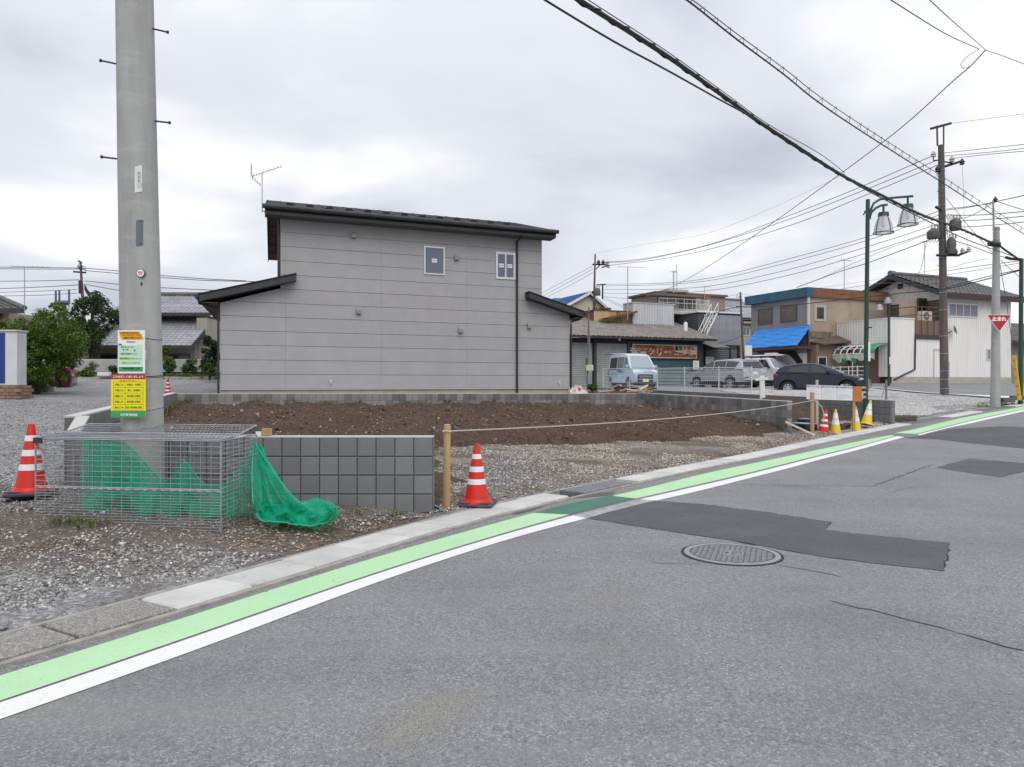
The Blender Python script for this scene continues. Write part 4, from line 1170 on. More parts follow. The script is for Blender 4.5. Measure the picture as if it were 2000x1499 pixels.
lrect(t, 'header_band', -w, w, h * .88, h, SRED, .001); lrect(t, 'footer_band', -w, w, 0, h * .155, SGRN, .001)
ltext(t, 'ごみは正しく出しましょう', .0245, .002, h * .936, WINK, bold=.0006); ltext(t, '昭和町自治会', .027, .01, h * .06, WINK, bold=.0008)
ltext(t, '※朝八時までに出しましょう', .0125, 0, h * .845, RINK)
rows_ = ('可燃ごみ|月曜日・木曜日', '不燃ごみ|第2・4水曜日', '資源ごみ|毎月第1火曜日', '有害ごみ|毎月第3水曜日', '粗大ごみ|個人で町役場に電話')
for i, s in enumerate(rows_):
    z = h * (.755 - i * .131); a, b = s.split('|')
    ltext(t, a, .0215, -.085, z, DKOL, sx=.95); ltext(t, b, .0215, .055, z, DKOL, sx=(.95 if len(b) < 8 else .78))
for i in range(6): lrect(t, 'table_line', -w * .84, w * .86, h * (.82 - i * .131), h * (.82 - i * .131) + .0022, DKOL, .001)
for x in (-w * .84, -w * .18, w * .86): lrect(t, 'table_line', x - .001, x + .001, h * .165, h * .82, DKOL, .0015)
t, w, h = board('collection_notice', 'white and pale green notice with orange heading tied to the pole', 229.5, 284, 645.5, 730, 7.2, WINK, R(-3))
ORG = mat('highlight_orange', (.80, .38, .01), .7)
for i in range(4): lrect(t, 'heading_highlight', -w * (.9 - .05 * i), w * (.6 + .1 * i), h * (.945 - .045 * i) - .012, h * (.945 - .045 * i) + .012, ORG, .001 + .0002 * i)
ltext(t, 'R3年4月1日(木)から', .0225, -.01, h * .935, INK); ltext(t, 'ペットボトル・プラの', .02, .01, h * .88, INK); ltext(t, '収集日が変わります', .021, .015, h * .82, INK)
lrect(t, 'notice_panel', -w * .95, w * .84, h * .20, h * .66, mat('pale_green', (.50, .72, .54), .6), .001)
lrect(t, 'panel_tag', -w * .93, -w * .68, h * .645, h * .69, SGRN, .002)
for s, sz, x, z in (('燃えるごみ です。', .017, -.03, .61), ('第2・第4', .015, -.055, .55), ('資源の収集日について', .017, -.02, .455), ('こちらに出しましょう', .013, .035, .345), ('収集日カレンダーをご覧ください', .012, 0, .245), ('昭和町自治会', .014, 0, .73)):
    ltext(t, s, sz, x, h * z, INK)
lrect(t, 'day_highlight', -w * .9, -w * .05, h * .325, h * .37, mat('highlight_yellow', (.75, .68, .08), .7), .002); ltext(t, '毎週木曜日', .018, -.07, h * .348, INK)
lrect(t, 'scribble', .02, .05, h * .53, h * .54, RINK, .002); lrect(t, 'scribble', .033, .037, h * .5, h * .57, INK, .003)
lrect(t, 'contact_band', -w * .92, w * .86, h * .045, h * .155, SGRN, .001); ltext(t, '町役場 環境課 ごみ係', .018, 0, h * .115, INK)
def ring(py, tilt=0.0, r=.003, m=DSTEEL, name='tie_wire'):
    z = P(0, py, PD - .19).z; rr = prad(z) + .003
    mb = MB(); mb.tube([Vector((pxc(z) + rr * math.cos(a), PD + rr * math.sin(a), z + tilt * math.cos(a) + .01 * math.sin(a * 2))) for a in np.linspace(0, 2 * math.pi, 33)], r, 5, caps=False)
    mb.build(name, m, pole)
ring(652, -.05); ring(732, -.02); ring(735, .01); ring(806, .04, .0022)
for a in ((283, 293, 685, 690), (287, 291, 690, 703)):
    mb = MB(); curved_plate(mb, *a, .004); mb.build('tape', WHITE, pole)

# ------------------------------------------------------------------ wire cage for garbage bags
c0 = P(69, 857, 6.78); c1 = P(431, 862, 6.5); c2 = P(501, 850, 7.3)
c3 = Vector((c0.x + (c2.x - c1.x), c0.y + (c2.y - c1.y), 0))
cgz = P(200, 1043, 6.62).z
cage = thing('garbage_cage', 'foldable galvanised wire cage for garbage bags at the foot of the pole', 'cage', ((c0.x + c1.x) / 2, (c0.y + c1.y) / 2, cgz))
ZT = (c0.z + c1.z) / 2; CH = ZT - cgz
B0, B1, B2, B3 = [Vector((c.x, c.y, cgz)) for c in (c0, c1, c2, c3)]
up = Vector((0, 0, 1))
def wire_panel(name, o, a, b, na, nb, r=.0029, fr=.0068, extra=True):
    """wires on the parallelogram o, o+a, o+a+b, o+b; na lines along a, nb lines along b"""
    mb = MB(); nrm = a.cross(b).normalized() * r
    for i in range(1, na): q = o + b * (i / na); mb.tube([q + nrm, q + a + nrm], r, 4, caps=False)
    for i in range(1, nb): q = o + a * (i / nb); mb.tube([q - nrm, q + b - nrm], r, 4, caps=False)
    p = mb.build(name, STEEL, cage, kind='stuff')
    mb = MB()
    for s, e in ((o, o + a), (o + a, o + a + b), (o + a + b, o + b), (o + b, o)): mb.tube([s, e], fr, 6)
    mb.build('panel_frame', STEEL, p, smooth=50)
    return p
hh = .47 * CH
wire_panel('front_panel', B0, B1 - B0, up * hh, 16, 19)
wire_panel('front_flap', B0 + up * (hh + .012), B1 - B0, up * (CH - hh - .014), 9, 19)
wire_panel('back_panel', B3, B2 - B3, up * CH, 13, 19)
wire_panel('side_panel', B0 + (B3 - B0) * .01, (B3 - B0) * .98, up * CH, 22, 6)
wire_panel('side_panel', B1 + (B2 - B1) * .01, (B2 - B1) * .98, up * CH, 22, 6)
wire_panel('floor_panel', B0 + up * .012, B1 - B0, B3 - B0, 9, 37)
lid0 = B0 + up * (CH + .012); lb = (B3 - B0) * .5
wire_panel('lid_panel', lid0 + lb + up * .02, B1 - B0, lb + up * .06, 4, 46, r=.0026)
wire_panel('lid_panel', lid0, B1 - B0, lb + up * .018, 4, 46, r=.0026)
mb = MB(); n = 60
mb.tube([B0 + (B1 - B0) * (i / n) + up * (hh + .004 * math.sin(i * 2.2)) + Vector((0, -.004 + .006 * math.cos(i * 2.2), 0)) for i in range(n + 1)], .0042, 5); mb.build('hinge_coil', STEEL, cage)
for c in (B0, B1, B2, B3):
    mb = MB(); mb.tube([c + up * (CH * i / 44) + Vector((.005 * math.cos(i * 2.1), .005 * math.sin(i * 2.1), 0)) for i in range(45)], .0042, 5); mb.build('corner_coil', STEEL, cage)
q = B1 + (B0 - B1) * .16 + up * (CH - .03) + Vector((0, -.012, 0))
mb = MB(); mb.tube([q, q + up * -.07, q + Vector((.075, 0, -.075)), q + Vector((.08, 0, -.005)), q + Vector((.01, 0, .005))], .004, 6); mb.build('latch', STEEL, cage)
q = B0 + up * (CH - .01) + Vector((.02, -.01, 0))
mb = MB(); mb.box(q.x - .03, q.x + .05, q.y - .01, q.y + .006, q.z - .03, q.z + .02); mb.build('latch', DSTEEL, cage)
mb = MB(); c_ = B0.lerp(B2, .86) + (B0 - B3) * .25; p = B1 + (B0 - B1) * .14 + (B2 - B1) * .2 + up * .02
mb.box(p.x - .12, p.x + .06, p.y - .04, p.y + .05, p.z, p.z + .012, None); solo('paper_scrap', mb, WHITE, 'white paper scrap lying on the floor of the wire cage', 'paper', p)
# green nets
def net_mat(name, col, a):
    m = bpy.data.materials.new(name); m.use_nodes = True; t = m.node_tree; t.nodes.clear()
    o = N(t, 'ShaderNodeOutputMaterial'); df = N(t, 'ShaderNodeBsdfDiffuse', inp={'Color': tuple(col) + (1,)}); tl = N(t, 'ShaderNodeBsdfTranslucent', inp={'Color': tuple(col) + (1,)})
    tr = N(t, 'ShaderNodeBsdfTransparent'); m1 = N(t, 'ShaderNodeMixShader', inp={0: .35}); m2 = N(t, 'ShaderNodeMixShader', inp={0: a})
    t.links.new(df.outputs[0], m1.inputs[1]); t.links.new(tl.outputs[0], m1.inputs[2]); t.links.new(tr.outputs[0], m2.inputs[1]); t.links.new(m1.outputs[0], m2.inputs[2])
    co = N(t, 'ShaderNodeTexCoord'); no = N(t, 'ShaderNodeTexNoise', inp={'Scale': 9.0, 'Detail': 4.0}); t.links.new(co.outputs['Object'], no.inputs['Vector'])
    mr = N(t, 'ShaderNodeMapRange', inp={'From Min': .3, 'From Max': .7, 'To Min': a - .17, 'To Max': a + .12}); t.links.new(no.outputs[0], mr.inputs['Value']); t.links.new(mr.outputs[0], m2.inputs[0])
    t.links.new(m2.outputs[0], o.inputs[0]); return m
NET = net_mat('green_net', (.02, .52, .31), .56)
NETI = net_mat('green_net_thin', (.018, .46, .27), .50)
NETE = mat('net_hem', (.02, .36, .21), .8)
def px_curve(pts, n):
    pts = np.array(pts, float); l = np.concatenate([[0], np.cumsum(np.hypot(*np.diff(pts, axis=0).T))]); u = np.linspace(0, l[-1], n)
    return np.stack([np.interp(u, l, pts[:, i]) for i in range(pts.shape[1])], 1)
def crump(px, py, k): return float(vnoise(np.array([px]), np.array([py]), .022, 60 + k)[0] + .6 * vnoise(np.array([px]), np.array([py]), .055, 70 + k)[0])
# inside: hung along the back wall of the cage, top edge slumping between two peaks
top = px_curve([(160, 858), (200, 858), (246, 866), (272, 890), (300, 922), (322, 942), (336, 934), (350, 903), (357, 898), (368, 908), (385, 932), (402, 948), (420, 950), (440, 945), (462, 925), (480, 890), (497, 866)], 90)
cage_back = lambda px: 7.12 + .0 * px
rows_ = []
nr = 22
for j in range(nr + 1):
    w = j / nr; row = []
    for i, (px, py) in enumerate(top):
        sw = 5 * math.sin(px * .02) * w
        yb = 1006 - 8 * math.sin(px * .013)
        y = py + (yb - py) * w
        spread = (px - 330) * .0
        d = 7.15 - .10 * w - .045 * math.sin(px * .09 + 2.5 * w + 2 * crump(px, py, 1)) * (0.25 + w) - .05 * w * w * math.sin(px * .045 + 1) - .06 * crump(px * 2.2, y * 2.2, 2) * w - .07 * (.2 + w) * (1 - abs(math.sin(math.atan2(px - (205 if px < 320 else 357), y - 820) * 9 + 2 * crump(px, y, 6))))
        if px > 430: d = d + (7.30 - 7.16) * (px - 430) / 70
        row.append(P(px - 8 * w * (1 if px < 210 else 0) + 3 * w * math.sin(px * .13), y, d))
    rows_.append(row)
mb = MB(); mb.grid(rows_)
bs = P(330, 1006, 7.1)
tnet = thing('garbage_net', 'green mesh net slumped inside the wire cage in two peaks', 'net', bs, 0, 'green garbage nets')
mb.build('netting', NETI, tnet, smooth=80)
mb = MB(); mb.grid([[p + Vector((.05 * math.sin(i * .3 + j * .2), .035 + .03 * math.sin(i * .21 - j * .3), -.03 - .05 * abs(math.sin(i * .13)))) for i, p in enumerate(r[3:60])] for j, r in enumerate(rows_)]); mb.build('rear_layer', NETI, tnet, smooth=80)
mb = MB(); mb.tube([p + Vector((0, -.004, 0)) for p in rows_[0]], .006, 5); mb.build('hem', NETE, tnet, smooth=80)
rr = [[p + Vector((.02 * math.sin(i * .5), .06 * w - .10 * w * w, -.01 - (.11 * w if i > 45 else .03 * w) + .02 * math.sin(i * .9) * w)) for i, p in enumerate(rows_[nr // 3][20:78])] for w in np.linspace(0, 1, 5)]
mb = MB(); mb.grid([[p + Vector((0, .05 - .04 * j, -.16 * j / 4 * (1 + .3 * math.sin(i * .4)))) for i, p in enumerate(rows_[nr // 2][8:82])] for j in range(5)]); mb.build('trailing_fold', NETI, tnet, smooth=80)
# outside: drawn over the back corner, hanging to the ground in a heap
o_ = P(497, 868, 7.28)
tn2 = thing('garbage_net', 'green mesh net hanging off the cage corner onto the ground in a heap', 'net', P(560, 1015, 6.85), 0, 'green garbage nets')
le = px_curve([(495, 868), (492, 930), (494, 975), (499, 1008)], 20); ri = px_curve([(499, 868), (525, 908), (547, 938), (565, 962), (590, 985), (612, 1000)], 20)
rows_ = []
for j in range(20):
    w = j / 19; row = []
    for i in range(41):
        u = i / 40
        px = le[j][0] * (1 - u) + ri[j][0] * u; py = le[j][1] * (1 - u) + ri[j][1] * u + 14 * w * math.sin(u * math.pi)
        d = 7.28 - .38 * w * (1 - .35 * u) - .09 * w * math.sin(u * 11 + 2.2 * w + 3 * crump(px, py, 3)) - .05 * w * math.sin(u * 27 + 1) - .12 * w * crump(px * 1.6, py * .8, 4) - .10 * w * (1 - abs(math.sin(u * 10 + 2.5 * crump(px, py, 7))))
        row.append(P(px, py, d))
    rows_.append(row)
mb = MB(); mb.grid(rows_); mb.build('hanging_net', NET, tn2, smooth=80)
r2 = [[p + Vector((.02 * math.sin(i * .6) + .015, .10 + .02 * math.sin(i * .8 + j), -.02)) for i, p in enumerate(r[:34])] for j, r in enumerate(rows_)]
mb = MB(); mb.grid(r2); mb.build('inner_layer', NET, tn2, smooth=80)
lo = px_curve([(498, 1006), (505, 1014), (520, 1019), (548, 1021), (575, 1024), (612, 1028), (638, 1020), (655, 1003)], 70)
hi = px_curve([(503, 975), (525, 978), (548, 980), (570, 982), (592, 978), (614, 972), (634, 976), (652, 992)], 70)
rr = []
for w in np.linspace(0, 1, 26):
    row = []
    for i in range(70):
        u = i / 69; bul = math.sin(w * math.pi)
        px = lo[i][0] * (1 - w) + hi[i][0] * w ; py = lo[i][1] * (1 - w) + hi[i][1] * w
        th = math.atan2(px - 497, py - 860); rg = (1 - abs(math.sin(th * 8 + 2.2 * crump(px, py, 5)))) ** 2; rg2 = (1 - abs(math.sin(px * .07 + py * .10 + 4 * crump(px, py, 8)))) ** 2
        d = 6.64 + .52 * w - bul * (.03 + .20 * rg + .13 * rg2) - .18 * bul * crump(px * 1.5, py * 2.0, 5)
        row.append(P(px + 5 * crump(px * 2, py * 2, 9) * (1 if w > 0 else .6), py - 3 * bul * rg + 4 * crump(px * 3, py, 10), d))
    rr.append(row)
mb = MB(); mb.grid(rr); mb.build('heaped_net', NET, tn2, smooth=80)
rr2 = [[p + Vector((.01, .06 + .05 * math.sin(i * .25 + j * .4), -.025 + .03 * math.sin(i * .33 + j))) for i, p in enumerate(r)] for j, r in enumerate(rr)]
mb = MB(); mb.grid(rr2); mb.build('lower_layer', NET, tn2, smooth=80)
mb = MB(); mb.tube([p + Vector((0, -.006, .002)) for p in rr[0]], .006, 5); mb.build('hem', mat('hem_pale', (.05, .34, .21), .8), tn2, smooth=80)
mb = MB(); mb.tube([rows_[k][0] + Vector((0, -.006, 0)) for k in range(20)], .007, 5); mb.tube([rows_[k][40] + Vector((0, -.006, 0)) for k in range(20)], .006, 5); mb.build('hem', NETE, tn2, smooth=80)

# ------------------------------------------------------------------ traffic cones
CRED = mat('cone_red', (.62, .022, .012), .42, var=(5, (.50, .02, .012), .45, .7), spec=.4)
CYEL = mat('cone_yellow', (.70, .50, .012), .45, var=(6, (.60, .42, .02), .45, .7))
REFL = mat('reflective_white', (.70, .72, .74), .4, var=(9, (.60, .62, .63), .5, .75))
REFY = mat('reflective_yellow', (.62, .56, .30), .45, var=(9, (.52, .46, .2), .5, .75))
RUB = mat('rubber_base', (.045, .04, .055), .7, var=(12, (.09, .085, .09), .5, .7))
def cone(label, p, h=.7, kind='red', base=True, rz=0.0, group='traffic cones', tilt=None):
    t = thing('traffic_cone', label, 'traffic cone', p, rz, group)
    k = h / .7
    zb = .03 if base else 0
    body, band = (CRED, REFL) if kind == 'red' else (CYEL, REFL)
    rad = lambda z: (.142 - .112 * (z - .05) / .63)
    T = (lambda m: m)
    prof = [(.19, zb), (.19, zb + .012), (.165, zb + .022), (.15, zb + .05)]
    segs = [(z, rad(z)) for z in np.linspace(zb + .05, .66, 12)]
    mb = MB(); mb.lathe([(r * k, z * k) for r, z in prof] + [(r * k, z * k) for z, r in segs] + [(.030 * k, .675 * k), (.028 * k, .695 * k), (.018 * k, .70 * k)], 28)
    if kind == 'yellow':
        mb2 = MB(); c = .16 * k; mb2.bbox(-c, c, -c, c, 0, .025 * k, c=.01); b_ = None
    mb.build('body', body, t, local=True, smooth=35)
    bands = ((.245, .305), (.385, .445), (.53, .585)) if kind == 'red' else ((.27, .40), (.45, .60))
    for n_, (a, b) in enumerate(bands):
        mb = MB(); mb.lathe([((rad(a) + .001) * k, a * k), ((rad(a) + .003) * k, (a + .001) * k), ((rad(b) + .003) * k, (b - .001) * k), ((rad(b) + .001) * k, b * k)], 28, caps=False)
        mb.build('reflective_band', band, t, local=True, smooth=35)
    if kind == 'yellow':
        mb2.build('base_plate', CYEL, t, local=True)
        mb = MB(); a, b = .40, .45; mb.lathe([((rad(a) + .002) * k, a * k), ((rad(b) + .002) * k, b * k)], 28, caps=False); mb.build('pale_band', REFY, t, local=True, smooth=35)
    if base:
        mb = MB(); c = .205 * k; mb.bbox(-c, c, -c, c, 0, .038 * k, c=.012 * k); mb.bbox(-c * .86, c * .86, -c * .86, c * .86, .0381 * k, .05 * k, c=.01 * k); mb.build('base_weight', RUB, t, local=True)
    if tilt: t.rotation_euler = (tilt[0], tilt[1], rz); RM[t.name] = Matrix.Translation(p) @ t.rotation_euler.to_matrix().to_4x4()
    return t
def at_px(px, py, d): return P(px, py, d)
p = P(931, 975, 8.45); p.z = gz(p.x, p.y) + .0; cone('red and white striped cone with a black base beside the nearer wooden stake', p, .7, 'red', True, R(-8))
p = P(61, 962, 7.45); p.z = P(0, 966, 7.45).z; cone('red and white striped cone partly behind the wire cage on the gravel drive', p, .71, 'red', True, R(24))
p = P(328, 779, 26.5); p.z = P(0, 777, 26.5).z; cone('small distant red and white cone behind the white topped block wall', p, .66, 'red', True, 0)
ck = 18.3
p = P(1607, 852, ck); p.z = P(0, 852, ck).z; cone('red and white cone leaning beside the yellow cones at the gutter', p, .66, 'red', False, 0, tilt=(0, R(7)))
p = P(1632, 848, ck + .2); p.z = P(0, 849, ck + .2).z; cone('yellow and white cone standing next to the leaning red cone', p, .63, 'yellow', False, R(10))
p = P(1671, 842, ck + .8); p.z = P(0, 842, ck + .8).z; cone('yellow and white cone under the orange end of the notice board', p, .64, 'yellow', False, R(-12))
p = P(1692, 829, ck + 1.2); p.z = P(0, 830, ck + 1.2).z; cone('tilted deep yellow cone leaning against the end of the block wall', p, .66, 'yellow', False, R(5), tilt=(R(-4), R(13)))

# ------------------------------------------------------------------ stakes and rope
def stake(label, px0, px1, pyt, pyb, d, tip=None, group='wooden stakes holding the rope', lean=0.0):
    a, b = P(px0, pyb, d), P(px1, pyt, d); w = (b.x - a.x) / 2; c = (a.x + b.x) / 2
    t = thing('wooden_stake', label, 'stake', (c, d, a.z), 0, group)
    mb = MB(); mb.lathe([(w, -.3), (w, b.z - a.z - .008), (w - .008, b.z - a.z)], 12 if tip is None else 8); o = mb.build('post', WOOD, t, local=True, smooth=30)
    if lean: t.rotation_euler = (0, lean, 0)
    if tip is not None:
        mb = MB(); h_ = b.z - a.z; mb.lathe([(w + .002, h_ - .16), (w + .002, h_ + .002), (w * .5, h_ + .003)], 8); mb.build('painted_tip', tip, t, local=True)
    return t
stake('thick wooden stake with the rope tied near its top beside the low block wall', 865, 879, 829, 988, 8.15, lean=R(.6))
stake('wooden stake with a pinkish tip in front of the white notice board', 1582.5, 1590.5, 767, 851, 18.0, tip=mat('stake_pink', (.42, .25, .22), .8))
ra = P(873, 842.5, 8.13); rb = P(1586, 783, 17.98)
mb = MB(); pts = [ra.lerp(rb, u) - Vector((0, 0, .10 * 4 * u * (1 - u))) for u in np.linspace(0, 1, 40)]
mb.tube(pts, .0075, 6)
for c, r in ((ra, .042), (rb, .05)): mb.tube([c + Vector((r * math.cos(a), r * math.sin(a), .006 * math.sin(3 * a))) for a in np.linspace(0, 6.2832 * 2, 30)], .0075, 6)
q = [rb + Vector((.05, -.03, 0)), rb + Vector((.22, -.02, -.14)), rb + Vector((.3, 0, -.35)), rb + Vector((.26, 0, -.52))]
mb.tube(q, .012, 5)
solo('rope', mb, mat('rope_white', (.52, .50, .46), .9, var=(30, (.40, .38, .35), .4, .7)), 'pale rope stretched between the two wooden stakes', 'rope', (ra.x, ra.y, ra.z))
# things on the near wall
p = P(521, 851, WN + .06); p.z = .861
mb = MB(); mb.bbox(p.x - .045, p.x + .045, p.y - .04, p.y + .04, p.z, p.z + .075, c=.004); solo('wood_block', mb, WOOD, 'small wooden block standing on the coping of the dark block wall', 'wood block', p)
p = P(506, 851, WN + .05); p.z = .861
tc_ = thing('tin_can', 'small white capped can beside the wooden block on the wall coping', 'can', p)
mb = MB(); mb.lathe([(.036, 0), (.036, .045), (.03, .05)], 16); mb.build('can_body', WHITE, tc_, local=True, smooth=40)
mb = MB(); mb.lathe([(.033, .051), (.033, .066), (.02, .07)], 16); mb.build('cap', BLACK, tc_, local=True, smooth=40)

# ------------------------------------------------------------------ plank, meter lid, notice board by the far cones
a = P(1534, 826, 17.9); b = P(1592, 853, 17.6)
mb = MB(); d_ = (b - a).normalized(); n_ = d_.cross(up).normalized() * .05
mb.hexa([a - n_, b - n_, b + n_, a + n_] + [q + Vector((0, 0, .045)) for q in (a - n_, b - n_, b + n_, a + n_)]); solo('plank', mb, mat('pale_plank', (.62, .55, .42), .8, var=((2, 20, 2), (.52, .44, .32), .4, .7)), 'pale wooden plank lying from the block wall end to the stake', 'plank', a)
def lid(label, px, py, d, m, w, l):
    p = P(px, py, d); p.z += .0
    t = thing('meter_box', label, 'meter box', p, R(20), 'water meter boxes')
    mb = MB(); mb.bbox(-w, w, -l, l, -.15, .0, c=.01); mb.build('box', BLACK, t, local=True)
    mb = MB(); mb.bbox(-w + .02, w - .02, -l + .02, l - .02, .001, .02, c=.006); mb.build('lid', m, t, local=True)
lid('larger pale blue water meter lid set in dark soil beside the plank', 1568, 828, 18.6, mat('lid_blue', (.20, .40, .62), .5), .19, .30)
lid('small pale teal meter lid in the soil near the notice board', 1572, 819, 19.6, mat('lid_teal', (.28, .48, .55), .5), .12, .15)
nbd = 18.9
n0, n1 = P(1575.5, 780, nbd), P(1683, 752, nbd)
tb = thing('notice_board', 'long white construction notice board with an orange end on wooden posts', 'notice board', (n0.x, nbd, gz(n0.x, nbd)), 0)
tl = lambda u: .0 - .035 * u
def nbq(mb, u0, u1, v0, v1, y0, y1):   # board coordinates 0..1
    W = n1.x - n0.x; Hh = n1.z - n0.z
    g = lambda u, v: (n0.x + W * u, n0.z + Hh * v - .045 * u)
    (xa, za), (xb, zb2), (xc, zc), (xd, zd2) = g(u0, v0), g(u1, v0), g(u1, v1), g(u0, v1)
    mb.hexa([(xa, y0, za), (xb, y0, zb2), (xb, y1, zb2), (xa, y1, za), (xd, y0, zd2), (xc, y0, zc), (xc, y1, zc), (xd, y1, zd2)])
mb = MB(); nbq(mb, 0, .84, 0, 1, nbd, nbd + .02); mb.build('board_face', mat('board_white', (.66, .68, .70), .5), tb)
mb = MB(); nbq(mb, .84, 1, -.05, 1, nbd, nbd + .02); mb.build('orange_panel', mat('board_orange', (.50, .17, .02), .6, var=(6, (.42, .14, .02), .4, .7)), tb)
mb = MB(); nbq(mb, .835, .85, -.02, 1.01, nbd - .004, nbd + .001); mb.build('board_joint', mat('joint_purple', (.25, .14, .2), .6), tb)
LNK = mat('board_text', (.30, .31, .36), .8)
cells = []
for c0_, c1_ in ((.03, .24), (.30, .52), (.57, .80)):
    for i in range(9):
        if random.random() < .85: cells.append((c0_, c0_ + (c1_ - c0_) * random.uniform(.35, 1), .10 + .078 * i))
mb = MB()
for a_, b_, v in cells: nbq(mb, a_, b_, v, v + .012, nbd - .0016, nbd - .0002)
mb.build('printed_lines', LNK, tb, kind='stuff')
for u in (.27, .545): mb = MB(); nbq(mb, u, u + .006, .05, .95, nbd - .0025, nbd - .0015); mb.build('column_line', LNK, tb)
W = n1.x - n0.x; Hh = n1.z - n0.z
for u, s in ((.14, '建築計画のお知らせ'), (.41, '工事名称及び施工者'), (.69, '労災保険関係成立票')):
    text(s, .05, Vector((n0.x + W * u, nbd - .001, n0.z + Hh * .89 - .045 * u)), (1, 0, -.03), (0, 0, 1), mat('title_ink', (.2, .12, .2), .8), tb, lift=.003)
mb = MB(); nbq(mb, .075, .125, .10, .5, nbd - .003, nbd - .0026); mb.build('red_stamp', mat('stamp_pink', (.45, .25, .27), .8), tb)
for u, hi_ in ((.20, .13), (.655, .03), (.87, -.1)):
    x = n0.x + W * u
    mb = MB(); mb.box(x - .03, x + .03, nbd + .021, nbd + .07, n0.z - .04 if u == .655 else gz(x, nbd) - .3, n1.z + hi_ - .03 * u); mb.build('post', WOOD if hi_ < 0 else mat('grey_wood', (.42, .38, .32), .85), tb)
for k in range(3):
    mb = MB(); x = n1.x; mb.box(x + .001, x + .12, nbd + .02, nbd + .05, n0.z + .03 + k * .12, n0.z + .08 + k * .12); mb.build('batten', mat('grey_wood', (.42, .38, .32), .85), tb)
# dark fence-like block piece is the end of the fenced wall; loose kerb block in the soil near it
for lab, px, py, d in (('dark concrete block lying beside the concrete pole', 1968, 783, 24.2), ('flat dark stone next to the yellow pole sleeve', 1986, 779, 25.0)):
    p = P(px, py, d); mb = MB(); mb.bbox(p.x - .2, p.x + .2, p.y - .1, p.y + .1, p.z - .05, p.z + .1, c=.02); solo('concrete_block', mb, mat('dark_block', (.10, .10, .09), .9, bump=(40, .4)), lab, 'block', p)
p = P(1770, 815, 20.8)
mb = MB(); mb.bbox(p.x - .5, p.x + .25, p.y - .12, p.y + .1, p.z - .2, p.z + .05, c=.05); solo('earth_mound', mb, mat('mossy_earth', (.09, .085, .05), .95, var=(9, (.05, .045, .03), .4, .7), bump=(20, .8)), 'mossy earth bank at the end of the dark block wall', 'earth bank', p)
# ------------------------------------------------------------------ background buildings, helpers
def corr(face, c, a0, a1, z0, z1, pitch=.12, amp=.02, out_=-1):
    """corrugated sheet on plane V=c (face 'V', along U) or U=c (face 'U', along V); z0/z1 numbers or functions"""
    f0 = z0 if callable(z0) else (lambda q: z0); f1 = z1 if callable(z1) else (lambda q: z1)
    n = max(int((a1 - a0) / pitch), 1); lo, hi = [], []
    for i in range(n + 1):
        for du, dv in ((0, 0), (.4, 0), (.5, 1), (.9, 1)):
            q = a0 + (i + du) * (a1 - a0) / n
            if q > a1 + 1e-6: break
            w = c + out_ * amp * dv
            p = (lambda z: UV(q, w, z)) if face == 'V' else (lambda z: UV(w, q, z))
            lo.append(p(f0(q))); hi.append(p(f1(q)))
    mb = MB(); mb.grid([lo, hi]) if (face == 'V') else mb.grid([hi, lo]); return mb
def uwin(root, V0, V1, z0, z1, U, panes=1, frame=ALU, glass=DGLASS, fw=.05, proud=.04, name='window'):   # window on a U face looking to -U
    mb = MB()
    for a in ((V0, V1, z0, z0 + fw), (V0, V1, z1 - fw, z1), (V0, V0 + fw, z0 + fw, z1 - fw), (V1 - fw, V1, z0 + fw, z1 - fw)):
        mb.ubox(U - proud, U + .01, a[0], a[1], a[2], a[3])
    w = mb.build(name, frame, root); iw = (V1 - V0 - 2 * fw) / panes
    for k in range(panes):
        a, b = V0 + fw + k * iw, V0 + fw + (k + 1) * iw
        mb = MB(); mb.ubox(U - proud + .015 + .01 * (k % 2), U - proud + .022 + .01 * (k % 2), a + .012, b - .012, z0 + fw, z1 - fw); mb.build('pane', glass, w)
        if k: mb = MB(); mb.ubox(U - proud + .004, U - proud + .026, a - .02, a + .02, z0 + fw, z1 - fw); mb.build('mullion', frame, w)
    return w
def VU(px, py, V):
    if px == 0: px = 1800 if V < 30 else 1600 if V < 34 else 1240 if V < 40.5 else 1400 if V < 43 else 1452
    p = onV(px, py, V); return toUV(p)[0], p.z
def UVv(px, py, U): p = onU(px, py, U); return toUV(p)[1], p.z
def ztop(px, py, d): return P(px, py, d).z

TILE = mat('roof_tile_grey', (0.27, 0.27, 0.29), .45, var=(3, (0.36, 0.36, 0.38), .4, .7), var2=(.6, (0.20, 0.20, 0.215), .5, .75), rnd=.14)
TILED = mat('roof_tile_dark', (0.085, 0.084, 0.086), .6, var=(3, (0.13, 0.128, 0.13), .4, .7), rnd=.16)
def tiles(root, o, a, b, m, tw=.27, tl=.24, name='roof_tile', limit=300, amp=.035):
    """tiled slope: o = eave corner, a = vector along the eave, b = vector up the slope. One object per course, waved and stepped."""
    n = max(int(a.length / tw), 1); k = max(int(b.length / tl), 1)
    nr = a.cross(b).normalized()
    if nr.z < 0: nr = -nr
    for j in range(k):
        lo, hi, fr = [], [], []
        for i in range(n * 4 + 1):
            u = i / (n * 4); h = amp * (.5 + .5 * math.cos(i / 4 * 2 * math.pi)) + random.uniform(-.003, .003)
            q = o + a * u
            lo.append(q + b * (j / k) + nr * (h + .035)); hi.append(q + b * ((j + 1) / k + .02) + nr * (h * .8 + .004)); fr.append(q + b * (j / k) + nr * (-.005))
        mb = MB(); mb.grid([fr, lo, hi]); mb.build('tile_course', m, root)
def slab_roof(mb, pts, th=.12): mb.prism(pts, (0, 0, -th))

